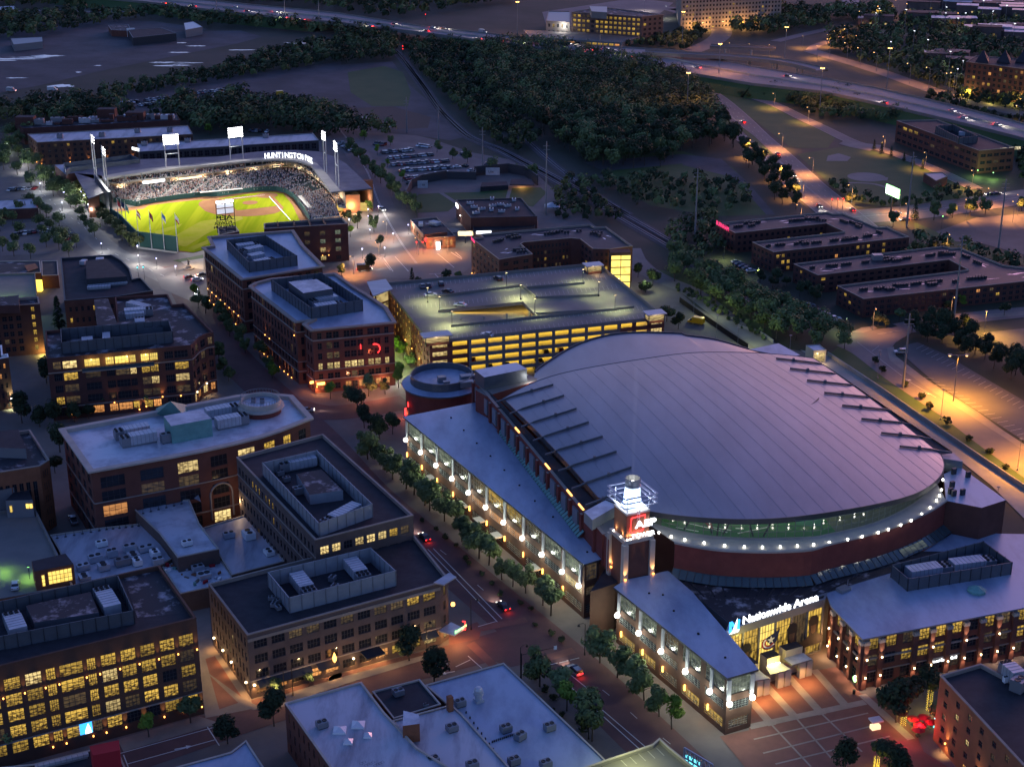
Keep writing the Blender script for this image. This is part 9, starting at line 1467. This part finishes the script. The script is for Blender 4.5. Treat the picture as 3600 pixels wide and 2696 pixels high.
for i, (pt, fl_) in enumerate((('b345,160', 0), ('b190,176', 1), ('b590,184', 0), ('b550,205', 1), ('b665,190', 0), ('b890,255', 1), ('b1035,270', 1), ('b1210,288', 1), ('b1390,303', 1), ('b1550,330', 1), ('b1605,330', 1), ('b1470,289', 0), ('b1710,320', 0), ('a1520,52', 0), ('a1600,75', 0), ('a1780,82', 0), ('a1840,120', 1), ('a1960,132', 1), ('a1255,45', 1), ('a1060,27', 1), ('c680,497', 0), ('c1305,670', 1), ('c1745,724', 0), ('c1820,767', 0), ('c2035,812', 0), ('c100,442', 1), ('b1860,372', 1))):
    P = A(pt, 7.05); k = min(range(58), key=lambda j: (lerp(FL[j], FU[j], .5)-P).length); d = FU[k+1]-FU[k]; car(P, math.atan2(d.y, d.x)+pi*fl_, 'sedan', g.choice(['car_dark', 'car_silver', 'car_white', 'car_red']), '%s car along the freeway from the far bridge, %s' % (ordn(i), 'headlights on' if fl_ else 'red tail lights'), 'cars on the freeway', lights=3, name='moving_car')
P = A('b915,215', 7.05); k = min(range(58), key=lambda j: (lerp(FL[j], FU[j], .5)-P).length); d = FU[k+1]-FU[k]; car(P, math.atan2(d.y, d.x), 'van', 'car_silver', 'large pale lorry with red tail lights on the freeway bridge', lights=3, name='lorry')
COLN = {'car_white': 'white', 'car_silver': 'silver', 'car_dark': 'dark', 'car_gray': 'grey', 'car_red': 'red', 'car_blue': 'blue'}
def lot(a, c, n, where, group, rz=90, skip=.1):
    ang = dirat(a, c)+R(rz); a, c = A(a), A(c); k = 0
    for i in range(n):
        if g.random() < skip: continue
        col = g.choice(['car_white', 'car_white', 'car_silver', 'car_silver', 'car_dark', 'car_dark', 'car_gray', 'car_red', 'car_blue']); P = lerp(a, c, (i+.5)/n)+V((0, 0, .1)); car(P, ang+g.choice((0, pi))+g.uniform(-.04, .04), g.choice(['sedan', 'sedan', 'suv']), col, '%s car, %s in %s' % (COLN[col], ordn(k), where), group, far=True); k += 1
for a, c, n, w in (('b262,995', 'b465,978', 13, 'the farthest full row of the ballpark car park'), ('b305,1032', 'b590,1008', 18, 'the second row of the ballpark car park'), ('b325,1075', 'b695,1048', 22, 'the third row of the ballpark car park'), ('b375,1115', 'b710,1090', 20, 'the fourth row of the ballpark car park'), ('b410,1165', 'b695,1130', 16, 'the nearest row of the ballpark car park'), ('b220,938', 'b280,945', 5, 'the short row by the far trees of the car park'), ('b480,945', 'b590,960', 7, 'the row along the rails of the car park'), ('b-10,935', 'b75,985', 9, 'the row beside the ballpark street'), ('a1615,852', 'a1740,858', 6, 'the small row behind the market hall')): lot(a, c, n, w, 'cars in the ballpark car park', skip=.08)
for i, pt in enumerate('b750,1088 b840,1112 b745,1138 b800,1082 b590,1168 b780,1003 b945,1070 b880,1120 b440,1190 b530,1190'.split()): car(A(pt)+V((0, 0, .1)), g.uniform(0, 3), 'sedan', 'car_white' if i < 3 else 'car_dark', '%s car standing alone towards the near end of the ballpark car park' % ordn(i), 'cars in the ballpark car park', far=True)
for a, c, n, w in (('a690,698', 'a890,664', 14, 'the near line of the unpaved event lot'), ('a940,658', 'a1100,640', 12, 'the second line of the unpaved event lot'), ('a1250,614', 'a1550,577', 20, 'the long far line of the unpaved event lot'), ('a1345,638', 'a1495,606', 11, 'the third line of the unpaved event lot'), ('a1265,672', 'a1390,664', 7, 'the short line by the dark trees of the event lot'), ('a900,690', 'a1080,668', 11, 'the middle line of the unpaved event lot')): lot(a, c, n, w, 'cars in the event lot', 100, .05)
for a, c, n, w in (('a90,1530', 'a240,1505', 5, 'the parking court by the tree street'), ('a260,1500', 'a470,1530', 7, 'the upper bays of the parking court'), ('a360,1560', 'a460,1550', 3, 'the lower bays of the parking court'), ('a20,1240', 'a240,1225', 7, 'the strip beside the pale banded shop')): lot(a, c, n, w, 'cars in the parking court', 60, .1)
car(A('b203,1070')+V((0, 0, .1)), R(-60), 'sedan', 'car_white', 'car with headlights coming down the street right of the ballpark', lights=1.5, name='moving_car'); car(A('b265,1365')+V((0, 0, .1)), R(-62), 'suv', 'car_silver', 'silver car with headlights by the ballpark gate trees', lights=1, name='moving_car'); car(A('s1500,1000')[:0] or A('e150,95')+V((0, 0, .1)), R(8), 'van', 'car_dark', 'long dark car with amber lights behind the round junction tree', lights=1, name='moving_car'); car(A('a75,595')+V((0, 0, .1)), R(-10), 'van', 'car_silver', 'box truck parked on the dirt by the picture edge', far=True); car(A('a340,590')+V((0, 0, .1)), R(5), 'van', 'car_white', 'white box trailer parked on the dirt lot', far=True); car(A('a1820,618')+V((0, 0, .1)), R(20), 'van', 'car_yellow', 'yellow digger-like truck standing on the dirt heap', far=True)
# statue by the park steps
sp = thing('statue', 'dark bronze statue on a round stone base by the park steps', 'statue', A('p1618,160')); P = A('p1618,160'); mb = MB(); mb.lathe(P, [(2.4, 0), (2.4, .5), (1.2, .6), (1.0, 1.6), (.01, 1.6)], 14); mb.build('plinth', 'stone', sp); mb = MB()
for s_ in (-1, 1): mb.tube([P+V((s_*.25, 0, 1.6)), P+V((s_*.15, 0, 2.6))], .17, 6, 0, .2)
mb.tube([P+V((0, 0, 2.5)), P+V((0, 0, 3.6))], .32, 8, 0, .36); mb.tube([P+V((.3, 0, 3.5)), P+V((.7, .1, 2.9))], .12, 6); mb.tube([P+V((-.3, 0, 3.5)), P+V((-.6, .2, 4.2))], .12, 6); mb.lathe(P, [(.01, 3.6), (.2, 3.75), (.22, 3.95), (.01, 4.2)], 8); mb.build('figure', 'metal_dk', sp); sheet('park_lawn', AP('p1480,90 p1740,40 p1740,85 p1540,105'), .12, 'grass'); sheet('park_paving', AP('p1550,100 p1745,70 p1745,170 p1600,140'), .13, 'concrete_lt'); point(None, A('p1650,30', 6), WARM, 900, name='park_light')

for i, (pt, sh) in enumerate((('i990,1045', 'black'), ('i1010,1035', 'car_blue'), ('h1260,960', 'black'), ('p1440,235', 'black'), ('b690,1590', 'emblem_red'), ('d1945,945', 'car_gray'), ('d1950,955', 'black'))): figure(A(pt, .2), i*1.3, ('man in dark clothes walking past the first pilaster of the plaza', 'person in blue beside him at the pilaster', 'person in black waiting at the brick crosswalk', 'person in black at the park street kerb', 'person in red on the corner by the restaurant', 'person in grey on the corner by the cornice offices', 'person in black on the corner by the cornice offices')[i], sh, .2, .3, 'people on the pavements')
vm = bpy.data.materials.new('beam_air'); vm.use_nodes = True; MT['beam_air'] = vm; nt = vm.node_tree; nt.nodes.remove(nt.nodes['Principled BSDF']); em_ = nt.nodes.new('ShaderNodeEmission'); em_.inputs[0].default_value = (.6, .65, 1, 1); em_.inputs[1].default_value = .006; nt.links.new(em_.outputs[0], nt.nodes['Material Output'].inputs['Volume'])
mb = MB(); mb.lathe(C0, [(.01, 38.5), (.3, 38.5), (.6, 66), (.01, 66)], 10); tag(mb.build('light_beam', 'beam_air', None, C0), 'faint pale searchlight beam rising from the lantern tower', 'light beam')
for pt in ('f150,290', 'f420,470', 's2100,640'): point(None, A(pt, 7), (.85, 1, .5), 550, .3, 'service_fill_light')  # added fill over the service road, tied to no lamp post
